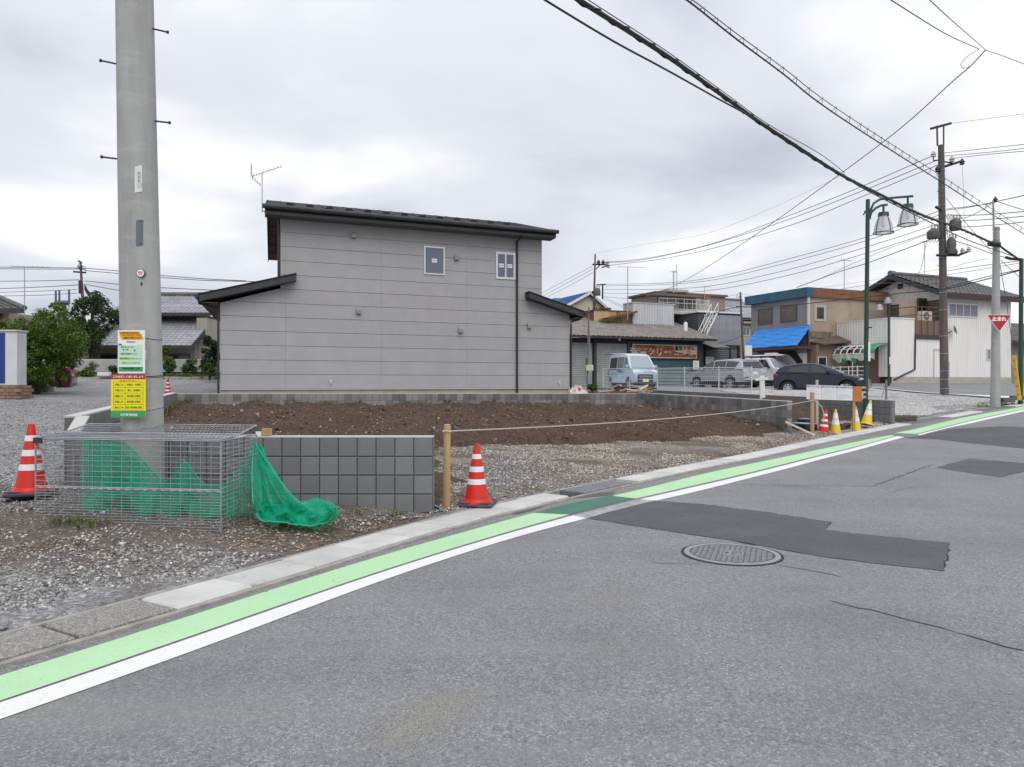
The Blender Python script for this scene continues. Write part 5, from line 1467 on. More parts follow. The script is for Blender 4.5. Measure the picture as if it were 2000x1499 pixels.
# ------------------------------------------------------------------ workshop with the rusty sign
SV = 39.4
TEAL = mat('teal_wall', (.045, .095, .115), .7, var=(1.5, (.035, .07, .085), .4, .7))
SHUT = mat('shutter_grey', (.33, .345, .335), .55, .1, var=(2, (.26, .275, .27), .4, .7))
DARKW = mat('dark_timber', (.035, .034, .036), .85, var=(3, (.06, .058, .058), .4, .7))
ASB = mat('asbestos_roof', (.235, .215, .195), .95, var=(2.2, (.15, .132, .118), .38, .7), var2=((9, 9, 9), (.31, .295, .28), .55, .8), bump=(30, .4), rnd=.05)
u0 = VU(1085, 700, SV)[0]; u1 = VU(1371, 700, SV)[0]; sg = gz(*UV((u0 + u1) / 2, SV).xy)
shop = thing('workshop', 'low workshop with a brown corrugated roof and a rusty sign behind the parked vans', 'workshop', UV(u0, SV, sg))
ez = VU(1250, 660, SV - .7)[1] + .0
mb = MB(); mb.ubox(u0, u1, SV + .12, SV + 6, sg - .6, ez - .05); mb.build('wall', DARKW, shop)
mb = MB(); mb.ubox(VU(1226, 0, SV)[0], u1 - .35, SV, SV + .119, VU(0, 718, SV)[1], ez - .2); mb.build('teal_wall', TEAL, shop)
TS = mat('teal_shutter', (.16, .22, .235), .6, var=(2, (.12, .17, .18), .4, .7))
def shutter(root, Ua, Ub, V, za, zb_, m, st=.11):
    p = None
    n = int((zb_ - za) / st)
    mb = MB(); prof = []
    for i in range(n):
        z = za + (zb_ - za) * i / n; dz = (zb_ - za) / n
        prof += [(V, z + .001), (V - .028, z + dz * .25), (V - .028, z + dz * .75), (V, z + dz * .999)]
    mb.grid([[UV(Ua, v, z) for v, z in prof], [UV(Ub, v, z) for v, z in prof]]); return mb.build('shutter', m, root)
zs = sg - .1
for a, b, zt_ in ((1086, 1113, 672), (1114, 1158.5, 672), (1165, 1226, 672)): shutter(shop, VU(a, 0, SV)[0] + .02, VU(b, 0, SV)[0] - .02, SV + .1, zs, VU(0, zt_, SV)[1], SHUT)
shutter(shop, VU(1228, 0, SV)[0], u1 - .4, SV - .01, zs, VU(0, 719, SV)[1], TS, .16)
for px, w in ((1113.5, .06), (1162, .09), (1366, .2)):
    u = VU(px, 0, SV)[0]; mb = MB(); mb.ubox(u - w, u + w, SV - .06, SV + .2, zs - .3, ez - .06); mb.build('post', DARKW, shop)
# roof
ul, ur = u0 - .5, VU(1401, 662, SV - .75)[0]; vr = SV + 4.2; v0 = SV - .75
rz_ = onV(1250, 625, vr).z; urr = VU(1312, 628, vr)[0]
def rpt(u, w): return UV(u, v0 + (vr - v0) * w, ez + (rz_ - ez) * w)
for w0, w1, lift in ((0, .40, .045), (.38, .74, .022), (.72, 1.0, 0.0)):
    umax0 = ur + (urr - ur) * w0; umax1 = ur + (urr - ur) * w1
    na = 0; uu = ul
    while uu < max(umax0, umax1) - .05:
        ue = min(uu + 1.0, max(umax0, umax1)); lo, hi = [], []
        for i in range(15):
            q = uu + (ue - uu) * i / 14; h = .03 * math.sin(i / 14 * 2 * math.pi * 3.5) + lift + .01
            wl = w0; wh = w1
            if q > umax1:  wh = w0 + (w1 - w0) * max((umax0 - q) / (umax0 - umax1), 0)
            lo.append(rpt(q, wl) + Vector((0, 0, h))); hi.append(rpt(q, wh) + Vector((0, 0, h)))
        mb = MB(); mb.grid([lo, hi]); mb.build('roof_sheet', ASB, shop); uu = ue - .001
mb = MB(); mb.prism([rpt(ul, 0), rpt(ur, 0), rpt(urr, 1), rpt(ul, 1)], (0, 0, -.06)); mb.build('roof_deck', DARKW, shop)
mb = MB(); mb.prism([rpt(ur, 0) + Vector((0, 0, .02)), UV(ur, SV + 6, ez + .02), UV(urr, vr, rz_ + .02)], (0, 0, -.05)); mb.build('hip_end', ASB, shop)
mb = MB(); mb.ubox(ul, ur, v0 - .01, v0 + .03, ez - .09, ez + .0); mb.build('fascia', DARKW, shop)
u, z = VU(1210, 661, v0 + .3); mb = MB(); mb.lathe([(.02, 0), (.09, -.05), (.09, -.09), (.02, -.16)], 12, UV(u, v0 + .3, z)); mb.build('lamp', WHITE, shop)
# rusty sign
a, b = VU(1235, 699, SV - .16), VU(1361, 675, SV - .16)
sgn = thing('shop_sign', 'long rusty peeling sign with white and black lettering under the brown roof', 'sign', UV(a[0], SV - .16, a[1]))
RSIGN = mat('rusty_sign', (.20, .055, .03), .85, var=((1.2, 1.2, 5), (.33, .16, .08), .46, .66), var2=(4, (.12, .04, .025), .5, .75))
mb = MB(); mb.ubox(a[0], b[0], SV - .16, SV - .09, a[1], b[1]); mb.build('sign_panel', RSIGN, sgn)
CRM = mat('sign_cream', (.52, .46, .38), .8, var=((2, 2, 2), (.40, .25, .16), .45, .65))
hS = b[1] - a[1]; wS = b[0] - a[0]
for q in ((0, 1, 0, .07), (0, 1, .93, 1), (0, .012, .07, .93), (.985, 1, .07, .93)):
    mb = MB(); mb.ubox(a[0] + wS * q[0], a[0] + wS * q[1], SV - .185, SV - .161, a[1] + hS * q[2], a[1] + hS * q[3]); mb.build('sign_frame', CRM, sgn)
mb = MB(); mb.prism([UV(a[0] + wS * x, SV - .163, a[1] + hS * z) for x, z in ((.62, .93), (.66, .5), (.74, .42), (.985, .30), (.985, .93))], UV(0, -.004, 0)); mb.build('cream_field', CRM, sgn)
eU = Vector((EX, EY, 0))
text('清潔クリーニング', hS * .60, UV(a[0] + wS * .47, SV - .17, a[1] + hS * .40), eU, up, mat('letter_cream', (.52, .45, .38), .8, var=((5, 5, 5), (.20, .06, .035), .5, .56)), sgn, sx=1.2, bold=.014, lift=.012)
text('高級ドライ', hS * .34, UV(a[0] + wS * .80, SV - .17, a[1] + hS * .73), eU, up, INK, sgn, sx=1.05, bold=.008, lift=.02)
# grey metal garage next to it
GV = 41.0
GREYC = mat('grey_cladding', (.29, .315, .345), .6, var=((.4, .4, 3), (.24, .262, .29), .42, .7), var2=(2.5, (.20, .21, .225), .62, .8))
ga, gb = VU(1364, 0, GV)[0], VU(1447, 0, GV)[0]; gzz = gz(*UV(ga, GV).xy)
gar = thing('metal_garage', 'grey metal clad garage with outside stairs behind the silver car', 'garage', UV(ga, GV, gzz))
zt1 = VU(1400, 612, GV)[1]; zt0 = VU(1400, 674, GV)[1]
mb = MB(); mb.ubox(ga, gb, GV + .02, GV + 5, gzz - .5, zt1); mb.build('wall', mat('garage_dark', (.07, .075, .085), .8), gar)
n = 5
for i in range(n):
    uu, ue = ga + .45 + (gb - ga - .45) * i / n, ga + .45 + (gb - ga - .45) * (i + 1) / n - .012
    mb = MB(); mb.ubox(uu, ue, GV - .03, GV + .015, zt0, zt1 - .12); mb.build('cladding_panel', GREYC, gar)
mb = MB(); mb.ubox(ga - .1, gb + .1, GV - .12, GV + 5.1, zt1 + .001, zt1 + .1); mb.build('roof_edge', WHITE, gar)
shutter(gar, ga + .6, gb - .35, GV - .01, gzz - .1, zt0 - .35, mat('garage_shutter', (.16, .17, .185), .6), .13)
for u in (ga + .55, gb - .95, gb - .25): mb = MB(); mb.ubox(u - .06, u + .06, GV - .08, GV + .0, gzz - .2, zt0 - .02); mb.build('post', DSTEEL, gar)
mb = MB(); mb.prism([UV(ga + .2, GV - 1.3, zt0 - .22), UV(ga + 1.6, GV - 1.3, zt0 - .22), UV(ga + 1.6, GV - .04, zt0 + .12), UV(ga + .2, GV - .04, zt0 + .12)], (0, 0, -.05)); mb.build('canopy', ASB, gar)
mb = MB()
for k in range(2):   # stair stringers and rails
    s0, s1 = UV(ga - .1, GV - .1 - .7 * k, zt0 + .35), UV(ga + 1.0, GV - .1 - .7 * k, zt1 + .05)
    mb.tube([s0, s1], .05, 5); mb.tube([s0 + up * .5, s1 + up * .55], .03, 5)
    for q in np.linspace(0, 1, 6): mb.tube([s0.lerp(s1, q), s0.lerp(s1, q) + up * .52], .02, 4)
for q in np.linspace(.05, .95, 9):
    c = UV(ga - .1, GV - .1, zt0 + .35).lerp(UV(ga + 1.0, GV - .1, zt1 + .05), q); c2 = c + UV(0, -.7, 0); mb.prism([c, c2, c2 + UV(.14, 0, 0), c + UV(.14, 0, 0)], (0, 0, .03))
mb.build('stairs', WHITE, gar, kind='stuff')
for px, py, nm, w, h_ in ((1356, 670, 'tank', .13, .22),):
    u, z = VU(px - 17, py - 40, GV - .4); mb = MB(); mb.lathe([(w, -.3), (w, h_), (w * .6, h_ + .1)], 16, UV(u, GV - .4, z - .3)); mb.build('white_tank', WHITE, gar, smooth=40)
def flat_sign(name, label, px0, px1, py0, py1, V, m, lines=3, s=None):
    a, b = VU(px0, py1, V), VU(px1, py0, V); t = thing(name, label, 'sign', UV(a[0], V, a[1]))
    mb = MB(); mb.ubox(a[0], b[0], V - .02, V, a[1], b[1]); mb.build('panel', m, t)
    for i in range(lines):
        z = a[1] + (b[1] - a[1]) * (.75 - .5 * i / max(lines - 1, 1)); mb = MB(); mb.ubox(a[0] + (b[0] - a[0]) * .2, a[0] + (b[0] - a[0]) * random.uniform(.6, .85), V - .023, V - .0201, z - .025, z + .025); mb.build('print_line', mat('grey_print', (.35, .36, .38), .7), t)
flat_sign('parking_sign', 'small white sign with grey print beside the teal shutter', 1353.5, 1365, 705, 722, SV - .3, WHITE)
flat_sign('parking_sign', 'plain white square board on the grey garage above the silver car', 1378, 1394, 697.5, 712, GV - .12, WHITE, 1)

# ------------------------------------------------------------------ buildings farther back
PINK = mat('pinkish_siding', (.27, .225, .205), .8, var=((1, 1, 6), (.22, .185, .17), .42, .7))
PALEW = mat('pale_render', (.42, .40, .36), .85, var=(1.5, (.36, .34, .31), .4, .7))
BV = 44.0
ba = VU(1283, 0, BV)[0]; bb = VU(1416, 0, BV)[0]
t = thing('flat_roof_house', 'flat roofed pinkish house with a railed balcony above the workshop roof', 'house', UV(ba, BV, 1.2))
zt2 = VU(1283, 571, BV)[1]
vl = UVv(1233, 0, ba)[0]
mb = MB(); mb.ubox(ba, bb, BV, vl, 1.0, zt2 - .1); mb.build('wall', PINK, t)
mb = MB(); mb.ubox(ba - .25, bb + .1, BV - .2, vl + .2, zt2 - .095, zt2 + .05); mb.build('roof', mat('roof_edge_dark', (.12, .09, .075), .8), t)
u_a, u_b = VU(1287, 0, BV - 1.2)[0], VU(1384, 0, BV - 1.2)[0]; zbal = VU(1340, 607, BV - 1.2)[1]; zrail = VU(1340, 585, BV - 1.2)[1]
mb = MB(); mb.ubox(u_a, u_b, BV - 1.2, BV - .01, zbal - .25, zbal); mb.build('balcony', PALEW, t)
mb = MB(); mb.ubox(ba + .2, bb - 1.4, BV - .06, BV - .005, zbal, zt2 - .3); mb.build('balcony_wall', PALEW, t)
mb = MB(); mb.ubox(u_a - .3, u_b - .3, BV - 1.0, BV - .07, zt2 - .35, zt2 - .2); mb.build('canopy', mat('canopy_brown', (.16, .10, .075), .8), t)
for px0, px1 in ((1293, 1306), (1322, 1359)): window(t, VU(px0, 0, BV)[0], VU(px1, 0, BV)[0], zbal + .1, zbal + (1.3 if px0 > 1300 else .95), BV - .06, 2, glass=mat('lattice_glass', (.12, .12, .125), .4))
rl = None
mb = MB()
for z in (zrail, (zrail + zbal) / 2 + .1, zbal + .08): mb.tube([UV(u_a, BV - 1.2, z), UV(u_b, BV - 1.2, z)], .02, 5)
for q in np.linspace(u_a, u_b, 7): mb.tube([UV(q, BV - 1.2, zbal), UV(q, BV - 1.2, zrail)], .018, 5)
mb.build('railing', mat('rail_grey', (.45, .45, .45), .6), t)
mb = MB()
for q in np.arange(VU(1322, 0, BV - 1.25)[0], VU(1359, 0, BV - 1.25)[0], .12): mb.tube([UV(q, BV - .16, zbal + .1), UV(q, BV - .16, zbal + 1.3)], .018, 4)
mb.build('window_bars', mat('bar_grey', (.3, .3, .3), .6), t, kind='stuff')
mb = MB(); uu = VU(1299, 0, BV)[0]; mb.ubox(uu, VU(1338, 0, BV)[0], BV - .4, BV + 1.2, zt2 + .051, zt2 + .22); mb.build('roof_slab', PALEW, t)
mb = MB(); uu = VU(1380, 0, BV - .6)[0]; mb.ubox(uu - .25, uu + .25, BV - .7, BV - .3, zbal + .95, zbal + 1.25); mb.build('heater', mat('rust_box', (.2, .09, .06), .8), t)
# white corrugated wall and rusty shed in front of it
def corr_box(name, label, cat, px0, px1, py0, py1, V, depth, m, side, pitch=.2, pyl=None, grp=None):
    a, b = VU(px0, py1, V), VU(px1, py0, V); a_t = VU(px0, pyl if pyl else py0, V)[1]
    t = thing(name, label, cat, UV(a[0], V, 1.2), 0, grp); f = line((a[0], a_t), (b[0], b[1]))
    mb = MB(); mb.hexa([UV(a[0], V + .01, 1.0), UV(b[0], V + .01, 1.0), UV(b[0], V + depth, 1.0), UV(a[0], V + depth, 1.0), UV(a[0], V + .01, a_t - .02), UV(b[0], V + .01, b[1] - .02), UV(b[0], V + depth, b[1] - .02), UV(a[0], V + depth, a_t - .02)]); mb.build('wall', side, t)
    c = corr('V', V, a[0], b[0], a[1] - 1.0, f, pitch, .035); c.build('corrugated_sheet', m, t)
    mb = MB(); mb.hexa([UV(a[0] - .05, V - .06, a_t - .02), UV(b[0] + .05, V - .06, b[1] - .02), UV(b[0] + .05, V + depth, b[1] - .02), UV(a[0] - .05, V + depth, a_t - .02), UV(a[0] - .05, V - .06, a_t + .05), UV(b[0] + .05, V - .06, b[1] + .05), UV(b[0] + .05, V + depth, b[1] + .05), UV(a[0] - .05, V + depth, a_t + .05)]); mb.build('roof_trim', side, t)
    return t
WCOR = mat('white_corrugated', (.52, .54, .56), .55, var=((3, 3, .5), (.45, .47, .49), .42, .7))
corr_box('corrugated_shed', 'pale blue white corrugated shed wall rising behind the workshop roof', 'shed', 1236, 1316, 596, 640, 42.2, 1.2, WCOR, mat('grey_trim', (.42, .42, .42), .7), pyl=591.5)
corr_box('corrugated_shed', 'rust stained cream corrugated shed beside the white corrugated shed', 'shed', 1160, 1234, 609.5, 640, 42.6, 2.0, mat('cream_rusty', (.50, .38, .22), .7, var=((5, 5, .35), (.22, .10, .05), .46, .66)), RUST, pyl=606.5)
mb = MB(); V_ = 42.5; q = [VU(1168, 624, V_), VU(1234, 609, V_), VU(1234, 613, V_), VU(1185, 624, V_)]
mb.prism([UV(x, V_, z) for x, z in q], UV(0, -.7, 0)); mb.build('rusty_roof', RUST, bpy.data.objects['corrugated_shed.001'])
# cream house with a blue roof
CREAM = mat('cream_wall', (.56, .50, .39), .8, var=(1.2, (.50, .44, .34), .4, .7)); BLUER = mat('blue_roof', (.018, .085, .24), .45, var=(2, (.025, .11, .29), .4, .7))
CV = 51.0
au, az = VU(1149, 571, CV); ru, rz2 = VU(1196, 613, CV); lu = 2 * au - ru - 1.6; lz = rz2 - .4
t = thing('cream_house', 'cream gabled house with a bright blue roof behind the grey house eave', 'house', UV(au, CV, 1.2))
mb = MB(); mb.prism([UV(lu + .3, CV, 1), UV(ru - .2, CV, 1), UV(ru - .2, CV, rz2), UV(au, CV, az - .12), UV(lu + .3, CV, lz)], UV(0, 7, 0)); mb.build('wall', CREAM, t)
for (ua, za, nm) in ((lu, lz, 0), (ru + .1, rz2 - .08, 1)):
    mb = MB(); mb.prism([UV(ua, CV - .3, za), UV(au, CV - .3, az), UV(au, CV + 7.3, az), UV(ua, CV + 7.3, za)], (0, 0, -.14)); r_ = mb.build('roof', BLUER, t)
    for k in range(18):
        v = CV - .28 + k * .42; mb = MB(); mb.tube([UV(ua, v, za + .02), UV(au, v, az + .02)], .035, 4, caps=False); mb.build('roof_rib', BLUER, r_)
mb = MB(); mb.prism([UV(lu - .2, CV + 2.2, lz + .35), UV(lu - .2, CV + 6, lz + .35), UV(au, CV + 4.1, az - .05)], UV(-.9, 0, 0)); mb.build('roof_dormer', BLUER, t)
for s, (ua, za) in (('a', (lu, lz)), ('b', (ru + .1, rz2 - .08))):
    mb = MB(); mb.hexa([UV(ua, CV - .36, za - .2), UV(au, CV - .36, az - .2), UV(au, CV - .31, az - .2), UV(ua, CV - .31, za - .2), UV(ua, CV - .36, za + .02), UV(au, CV - .36, az + .02), UV(au, CV - .31, az + .02), UV(ua, CV - .31, za + .02)]); mb.build('barge_board', WHITE if s == 'a' else mat('pale_trim', (.5, .48, .44), .8), t)
u_, z_ = VU(1178, 604, CV); mb = MB(); mb.ubox(u_ - .4, u_ + .4, CV - .6, CV - .01, z_ - .05, z_ + .05); mb.build('window_hood', mat('hood_brown', (.13, .09, .07), .8), t); window(t, u_ - .35, u_ + .35, z_ - .7, z_ - .1, CV - .01, 1)
mb = MB(); a, b = VU(1196, 612, 50.0), VU(1236, 609, 50.0); 
t = thing('brown_house', 'low brown sided house between the cream house and the pinkish house', 'house', UV(a[0], 50, 1.2)); mb.ubox(a[0] - .1, b[0] + 2, 50, 55, 1, a[1]); mb.build('wall', PINK, t)
mb = MB(); mb.ubox(a[0] - .3, b[0] + 2.1, 49.8, 55.2, a[1] + .001, a[1] + .09); mb.build('roof', DSTEEL, t)
# tiled house
TV = 44.5
a, b = VU(1396, 640, TV), VU(1500, 640, TV); zr = VU(1430, 588, TV + 3)[1]; ze = VU(1430, 620, TV - .4)[1]
t = thing('tiled_house', 'house with a wavy grey tiled roof between the garage and the blue trimmed building', 'house', UV(a[0], TV, 1.3))
mb = MB(); mb.ubox(a[0], b[0], TV + .3, TV + 6, 1, ze - .05); mb.build('wall', PALEW, t)
rt_o = UV(a[0] - .4, TV - .4, ze)
mb = MB(); mb.prism([rt_o, UV(b[0], TV - .4, ze), UV(b[0], TV + 3, zr), UV(a[0] - .4, TV + 3, zr)], (0, 0, -.12)); rf_ = mb.build('roof', DARKW, t)
tiles(rf_, rt_o, UV(b[0] - a[0] + .4, 0, 0), UV(0, 3.4, zr - ze), TILE, tw=.34, tl=.3)
mb = MB(); mb.tube([UV(a[0] - .4, TV + 3, zr + .08), UV(b[0], TV + 3, zr + .08)], .12, 8); mb.build('ridge', TILED, rf_)
window(t, VU(1455, 0, TV)[0], VU(1469, 0, TV)[0], VU(0, 656, TV)[1], VU(0, 637, TV)[1], TV + .3, 2)
mb = MB(); mb.ubox(VU(1449, 0, TV)[0], b[0], TV - .2, TV + .29, VU(0, 632, TV)[1], VU(0, 628, TV)[1]); mb.build('eave_trim', CREAM, t)

# ------------------------------------------------------------------ blue trimmed tan building
LU, LV = 31.75, 32.1
GREYR = mat('grey_render', (.25, .255, .265), .85, var=(1.2, (.20, .205, .215), .4, .7), var2=(4, (.30, .30, .30), .58, .8))
TANR = mat('tan_render', (.35, .28, .215), .88, var=(1.1, (.26, .20, .15), .42, .7), var2=(3.5, (.40, .32, .25), .58, .8))
lg = gz(*UV(LU, LV).xy); vfar = UVv(1467, 0, LU)[0]; zl = UVv(1573, 563, LU)[1]; uend = 38.0
bld = thing('tan_building', 'two storey tan building with a blue trimmed grey side and a blue tarp', 'building', UV(LU, LV, lg))
mb = MB(); mb.ubox(LU + .06, uend, LV, vfar, lg - .8, zl - .3); mb.build('wall', TANR, bld)
mb = MB(); mb.ubox(LU, LU + .059, LV - .02, vfar, UVv(1573, 690, LU)[1], zl - .35); mb.build('grey_wall', GREYR, bld)
mb = MB(); mb.ubox(LU, LU + .059, LV - .02, vfar, lg - .8, UVv(1573, 690, LU)[1] - .001); mb.build('lower_wall', WHITE, bld)
mb = MB(); mb.ubox(LU - .25, LU + .25, LV - .25, vfar + .3, zl - .52, zl); mb.build('blue_fascia', mat('blue_fascia', (.014, .075, .125), .55, var=(2, (.03, .13, .2), .4, .7)), bld)
RUSTF = mat('rust_fascia', (.21, .09, .05), .8, var=((1, 1, 4), (.17, .06, .035), .4, .7))
nb = 4
for i in range(nb):
    x0 = LU + .26 + (uend - LU - .26) * i / nb; mb = MB(); mb.ubox(x0, LU + .26 + (uend - LU - .26) * (i + 1) / nb - .02, LV - .14, LV - .001, zl - .52, zl - .02); mb.build('rust_fascia', RUSTF, bld)
mb = MB(); mb.ubox(LU + .251, uend, LV - .05, vfar, zl - .019, zl + .03); mb.build('roof', DSTEEL, bld)
mb = MB(); u_ = LU - .02; mb.ubox(u_ - .05, u_ + .07, LV - .16, LV - .04, zl - 2.1, zl - .0); mb.build('drain_pipe', mat('pipe_white', (.55, .54, .52), .6), bld)
mb = MB(); mb.ubox(u_ - .03, u_ + .07, LV - .13, LV - .04, lg - .3, zl - 2.11); mb.build('drain_pipe', mat('pipe_brown', (.10, .055, .045), .6), bld)
BLINDG = mat('brown_glass', (.085, .072, .06), .25, var=(1.2, (.12, .10, .085), .4, .7))
for a, b in (((1481, 631), (1509, 606)), ((1525, 626), (1557, 599))):
    va, za = UVv(a[0], a[1], LU); vb, zb2 = UVv(b[0], b[1], LU); zc = UVv((a[0] + b[0]) / 2, (a[1] + b[1]) / 2, LU)[1]
    uwin(bld, vb, va, zc - .48, zc + .48, LU, 1, mat('frame_brown', (.09, .07, .06), .6), BLINDG)
c0w, z0w = VU(1594.5, 623, LV); c1w, z1w = VU(1608.5, 601, LV)
for q in ((c0w - .16, c1w + .16, z0w - .14, z0w), (c0w - .16, c1w + .16, z1w, z1w + .14), (c0w - .16, c0w, z0w, z1w), (c1w, c1w + .16, z0w, z1w)):
    mb = MB(); mb.ubox(q[0], q[1], LV - .03, LV + .0, q[2], q[3]); mb.build('window_border', mat('pale_render', (0, 0, 0)), bld)
window(bld, c0w, c1w, z0w, z1w, LV, 1, mat('frame_dark', (.08, .08, .08), .6), DGLASS)
mb = MB(); mb.ubox(VU(1578, 0, LV)[0], VU(1612, 0, LV)[0] + .5, LV - .06, LV - .001, VU(0, 661, LV)[1], VU(0, 648, LV)[1]); mb.build('stained_band', mat('stain_band', (.20, .155, .125), .9, var=((6, 6, 2), (.09, .07, .06), .45, .65)), bld)
mb = MB(); a = VU(1596, 0, LV)[0]; mb.prism([UV(a - .55, LV - 1.0, VU(0, 674, LV)[1]), UV(a + 1.6, LV - 1.0, VU(0, 674, LV)[1] + .2), UV(a + 1.6, LV - .001, VU(0, 660, LV)[1] + .2), UV(a - .55, LV - .001, VU(0, 668, LV)[1])], (0, 0, -.07)); mb.build('porch_roof', mat('porch_brown', (.12, .085, .07), .8), bld)
mb = MB(); mb.ubox(VU(1592, 0, LV - .5)[0], VU(1700, 0, LV - .5)[0], LV - .6, LV - .002, lg - .5, VU(0, 675, LV)[1]); mb.build('porch_wall', mat('porch_tan', (.22, .165, .125), .88, var=(2, (.17, .13, .10), .4, .7)), bld)
window(bld, VU(1597, 0, LV - .6)[0], VU(1614, 0, LV - .6)[0], VU(0, 722, LV - .6)[1], VU(0, 697, LV - .6)[1], LV - .6, 1, mat('frame_white', (.6, .6, .58), .6), DGLASS)
# tarp roof on the side
va, vb = UVv(1571, 0, LU - .6)[0], UVv(1464, 0, LU - .6)[0]
z_t = lambda v: UVv(1573, 637, LU)[1] + 0 * v; z_b = UVv(1568, 674, LU - 1.0)[1]
TARP = mat('blue_tarp', (.02, .23, .70), .5, var=(2, (.03, .28, .76), .4, .7), bump=(6, .3))
rows_ = []
for j in range(33):
    w = j / 32; st = .028 * abs(math.sin(w * math.pi * 8))
    rows_.append([UV(LU - .05 - 1.0 * w - st * .4 + .015 * math.sin(v * 3 + j), v + .12 * w * (1 if v > (va + vb) / 2 else .4), z_t(v) - (z_t(v) - z_b) * w + st + .012 * math.sin(v * 5 + j * .7)) for v in np.linspace(va, vb, 40)])
mb = MB(); mb.grid(rows_)
o = mb.build('tarp', TARP, None); o.location = (0, 0, 0)
tag(o, 'bright blue tarp sheet draped over the lean-to of the tan building', 'tarp')
mb = MB(); mb.ubox(LU - 1.06, LU - .001, va + .02, vb, z_b - .19, z_b - .04); mb.build('lean_to', mat('lean_to_brown', (.08, .035, .03), .8), bld)
mb = MB(); mb.prism([UV(LU - .02, UVv(a, 0, LU)[0], UVv(a, b, LU)[1]) for a, b in ((1513, 688), (1553, 685), (1568, 706), (1568, 724), (1551, 702), (1540, 692))], UV(-.03, 0, 0)); mb.build('black_side_panel', BLACK, bld)  # angular black panel on the white lower side wall

# ------------------------------------------------------------------ white corner house
WU0, WU1, WU2, WV = 34.0, 38.3, 43.7, 28.5
WHC = mat('white_cladding', (.74, .725, .70), .6, var=((1.5, 1.5, .3), (.64, .62, .585), .45, .72), var2=(1.2, (.56, .54, .50), .64, .84))
wg = gz(*UV(WU1, WV).xy); we = onV(1848, 568, WV).z; vg = 34.6
wh = thing('corner_house', 'white corrugated two storey house with a tiled gable roof behind the stop sign', 'house', UV(WU1, WV, wg))
vm = (WV + vg) / 2; wr = onU(1757, 536, WU1 - .5).z
mb = MB(); mb.prism([UV(WU1 + .03, WV + .03, wg - .6), UV(WU1 + .03, vg, wg - .6), UV(WU1 + .03, vg, we), UV(WU1 + .03, vm, wr - .25), UV(WU1 + .03, WV + .03, we)], UV(WU2 - WU1, 0, 0)); mb.build('wall', mat('timber_brown', (.16, .12, .09), .85, var=((1, 1, 6), (.11, .08, .06), .4, .7)), wh)
base_z = VU(1900, 737, WV)[1]
corr('V', WV, WU1 - .02, WU2, base_z, we - .02, .18, .025).build('cladding_front', WHC, wh)
corr('U', WU1, WV, vg, lambda v: we - .45, lambda v: we + (wr - .3 - we) * (1 - abs(v - vm) / (vm - WV)), .16, .02).build('gable_cladding', WHC, wh)
mb = MB(); mb.ubox(WU0 + .05, WU2 + .02, WV - .035, WV + .02, wg - .6, base_z); mb.build('foundation', FOUND, wh)
# roof slopes with tiles, ridge along U
g0, g1 = WU1 - .75, WU2 + .45
for sgn in (1, -1):
    ve = WV - .6 if sgn > 0 else vg + .6; zee = we - .6 * (wr - we) / (vm - WV) * 1.0 + .02
    o_ = UV(g0, ve, zee); a_ = UV(g1 - g0, 0, 0); b_ = UV(0, vm - ve, wr - zee)
    mb = MB(); mb.prism([o_, o_ + a_, o_ + a_ + b_, o_ + b_][::sgn], (0, 0, -.13)); rf_ = mb.build('roof', mat('eave_maroon', (.055, .025, .028), .7), wh)
    tiles(rf_, o_ + Vector((0, 0, .01)), a_, b_, TILED, tw=.33, tl=.3)
for k in range(18):
    u = g0 + (g1 - g0) * k / 18; mb = MB(); mb.tube([UV(u, vm, wr + .1), UV(u + (g1 - g0) / 18 - .01, vm, wr + .1)], .12 + (.05 if k == 0 else 0), 8); mb.build('ridge_tile', TILED, wh)
for s in (-1, 1):
    ve = WV - .6 if s < 0 else vg + .6; zee = we - .6 * (wr - we) / (vm - WV)
    mb = MB(); mb.prism([UV(g0 - .02, ve, zee - .24), UV(g0 - .02, vm, wr - .24), UV(g0 - .02, vm, wr - .0), UV(g0 - .02, ve, zee)], UV(-.05, 0, 0)); mb.build('barge_board', DARKW, wh)
mb = MB(); zee = we - .6 * (wr - we) / (vm - WV); mb.ubox(g0, g1, WV - .66, WV - .5, zee - .24, zee - .02); mb.build('eave_gutter', mat('eave_maroon', (0, 0, 0)), wh)
v_, z_ = UVv(1759, 560, WU1); mb = MB(); mb.ubox(WU1 - .05, WU1 - .021, v_ - .16, v_ + .16, z_ - .14, z_ + .14); mb.build('gable_vent', DARKW, wh)
# timber upper floor under the gable, shutters
for k in range(6):
    z = we - .5 - k * .25; mb = MB(); mb.ubox(WU1 - .012, WU1 + .028, WV + .1, vg - .05, z - .23, z - .01); mb.build('wall_board', mat('grey_board', (.17, .145, .12), .85, var=((1, 5, 8), (.12, .10, .085), .4, .7), rnd=.12), wh)
# balcony corner
cz0 = VU(1815, 655, WV)[1]; 
u_a = VU(1786, 0, WV)[0]
BRC = mat('brown_cladding', (.33, .27, .22), .7, var=((3, 3, .4), (.26, .21, .17), .42, .7))
corr('V', WV + 1.2, u_a + .3, WU1, cz0, we - .4, .16, .02).build('balcony_back', BRC, wh)
mb = MB(); mb.ubox(u_a, WU1 - .03, WV - .1, WV + 1.15, cz0 - .22, cz0); mb.build('balcony_deck', mat('deck_dark', (.05, .04, .045), .8), wh)
window(wh, VU(1790, 0, WV + 1.2)[0], VU(1808, 0, WV + 1.2)[0], VU(0, 612, WV + 1.2)[1], VU(0, 583, WV + 1.2)[1], WV + 1.15, 2, mat('frame_brown', (0, 0, 0)), DGLASS)
mb = MB(); zr_ = VU(1815, 601, WV)[1]
for z in (zr_, zr_ - .45): mb.tube([UV(u_a, WV + 1.1, z), UV(u_a, WV - .05, z), UV(WU1 - .04, WV - .05, z)], .025, 5)
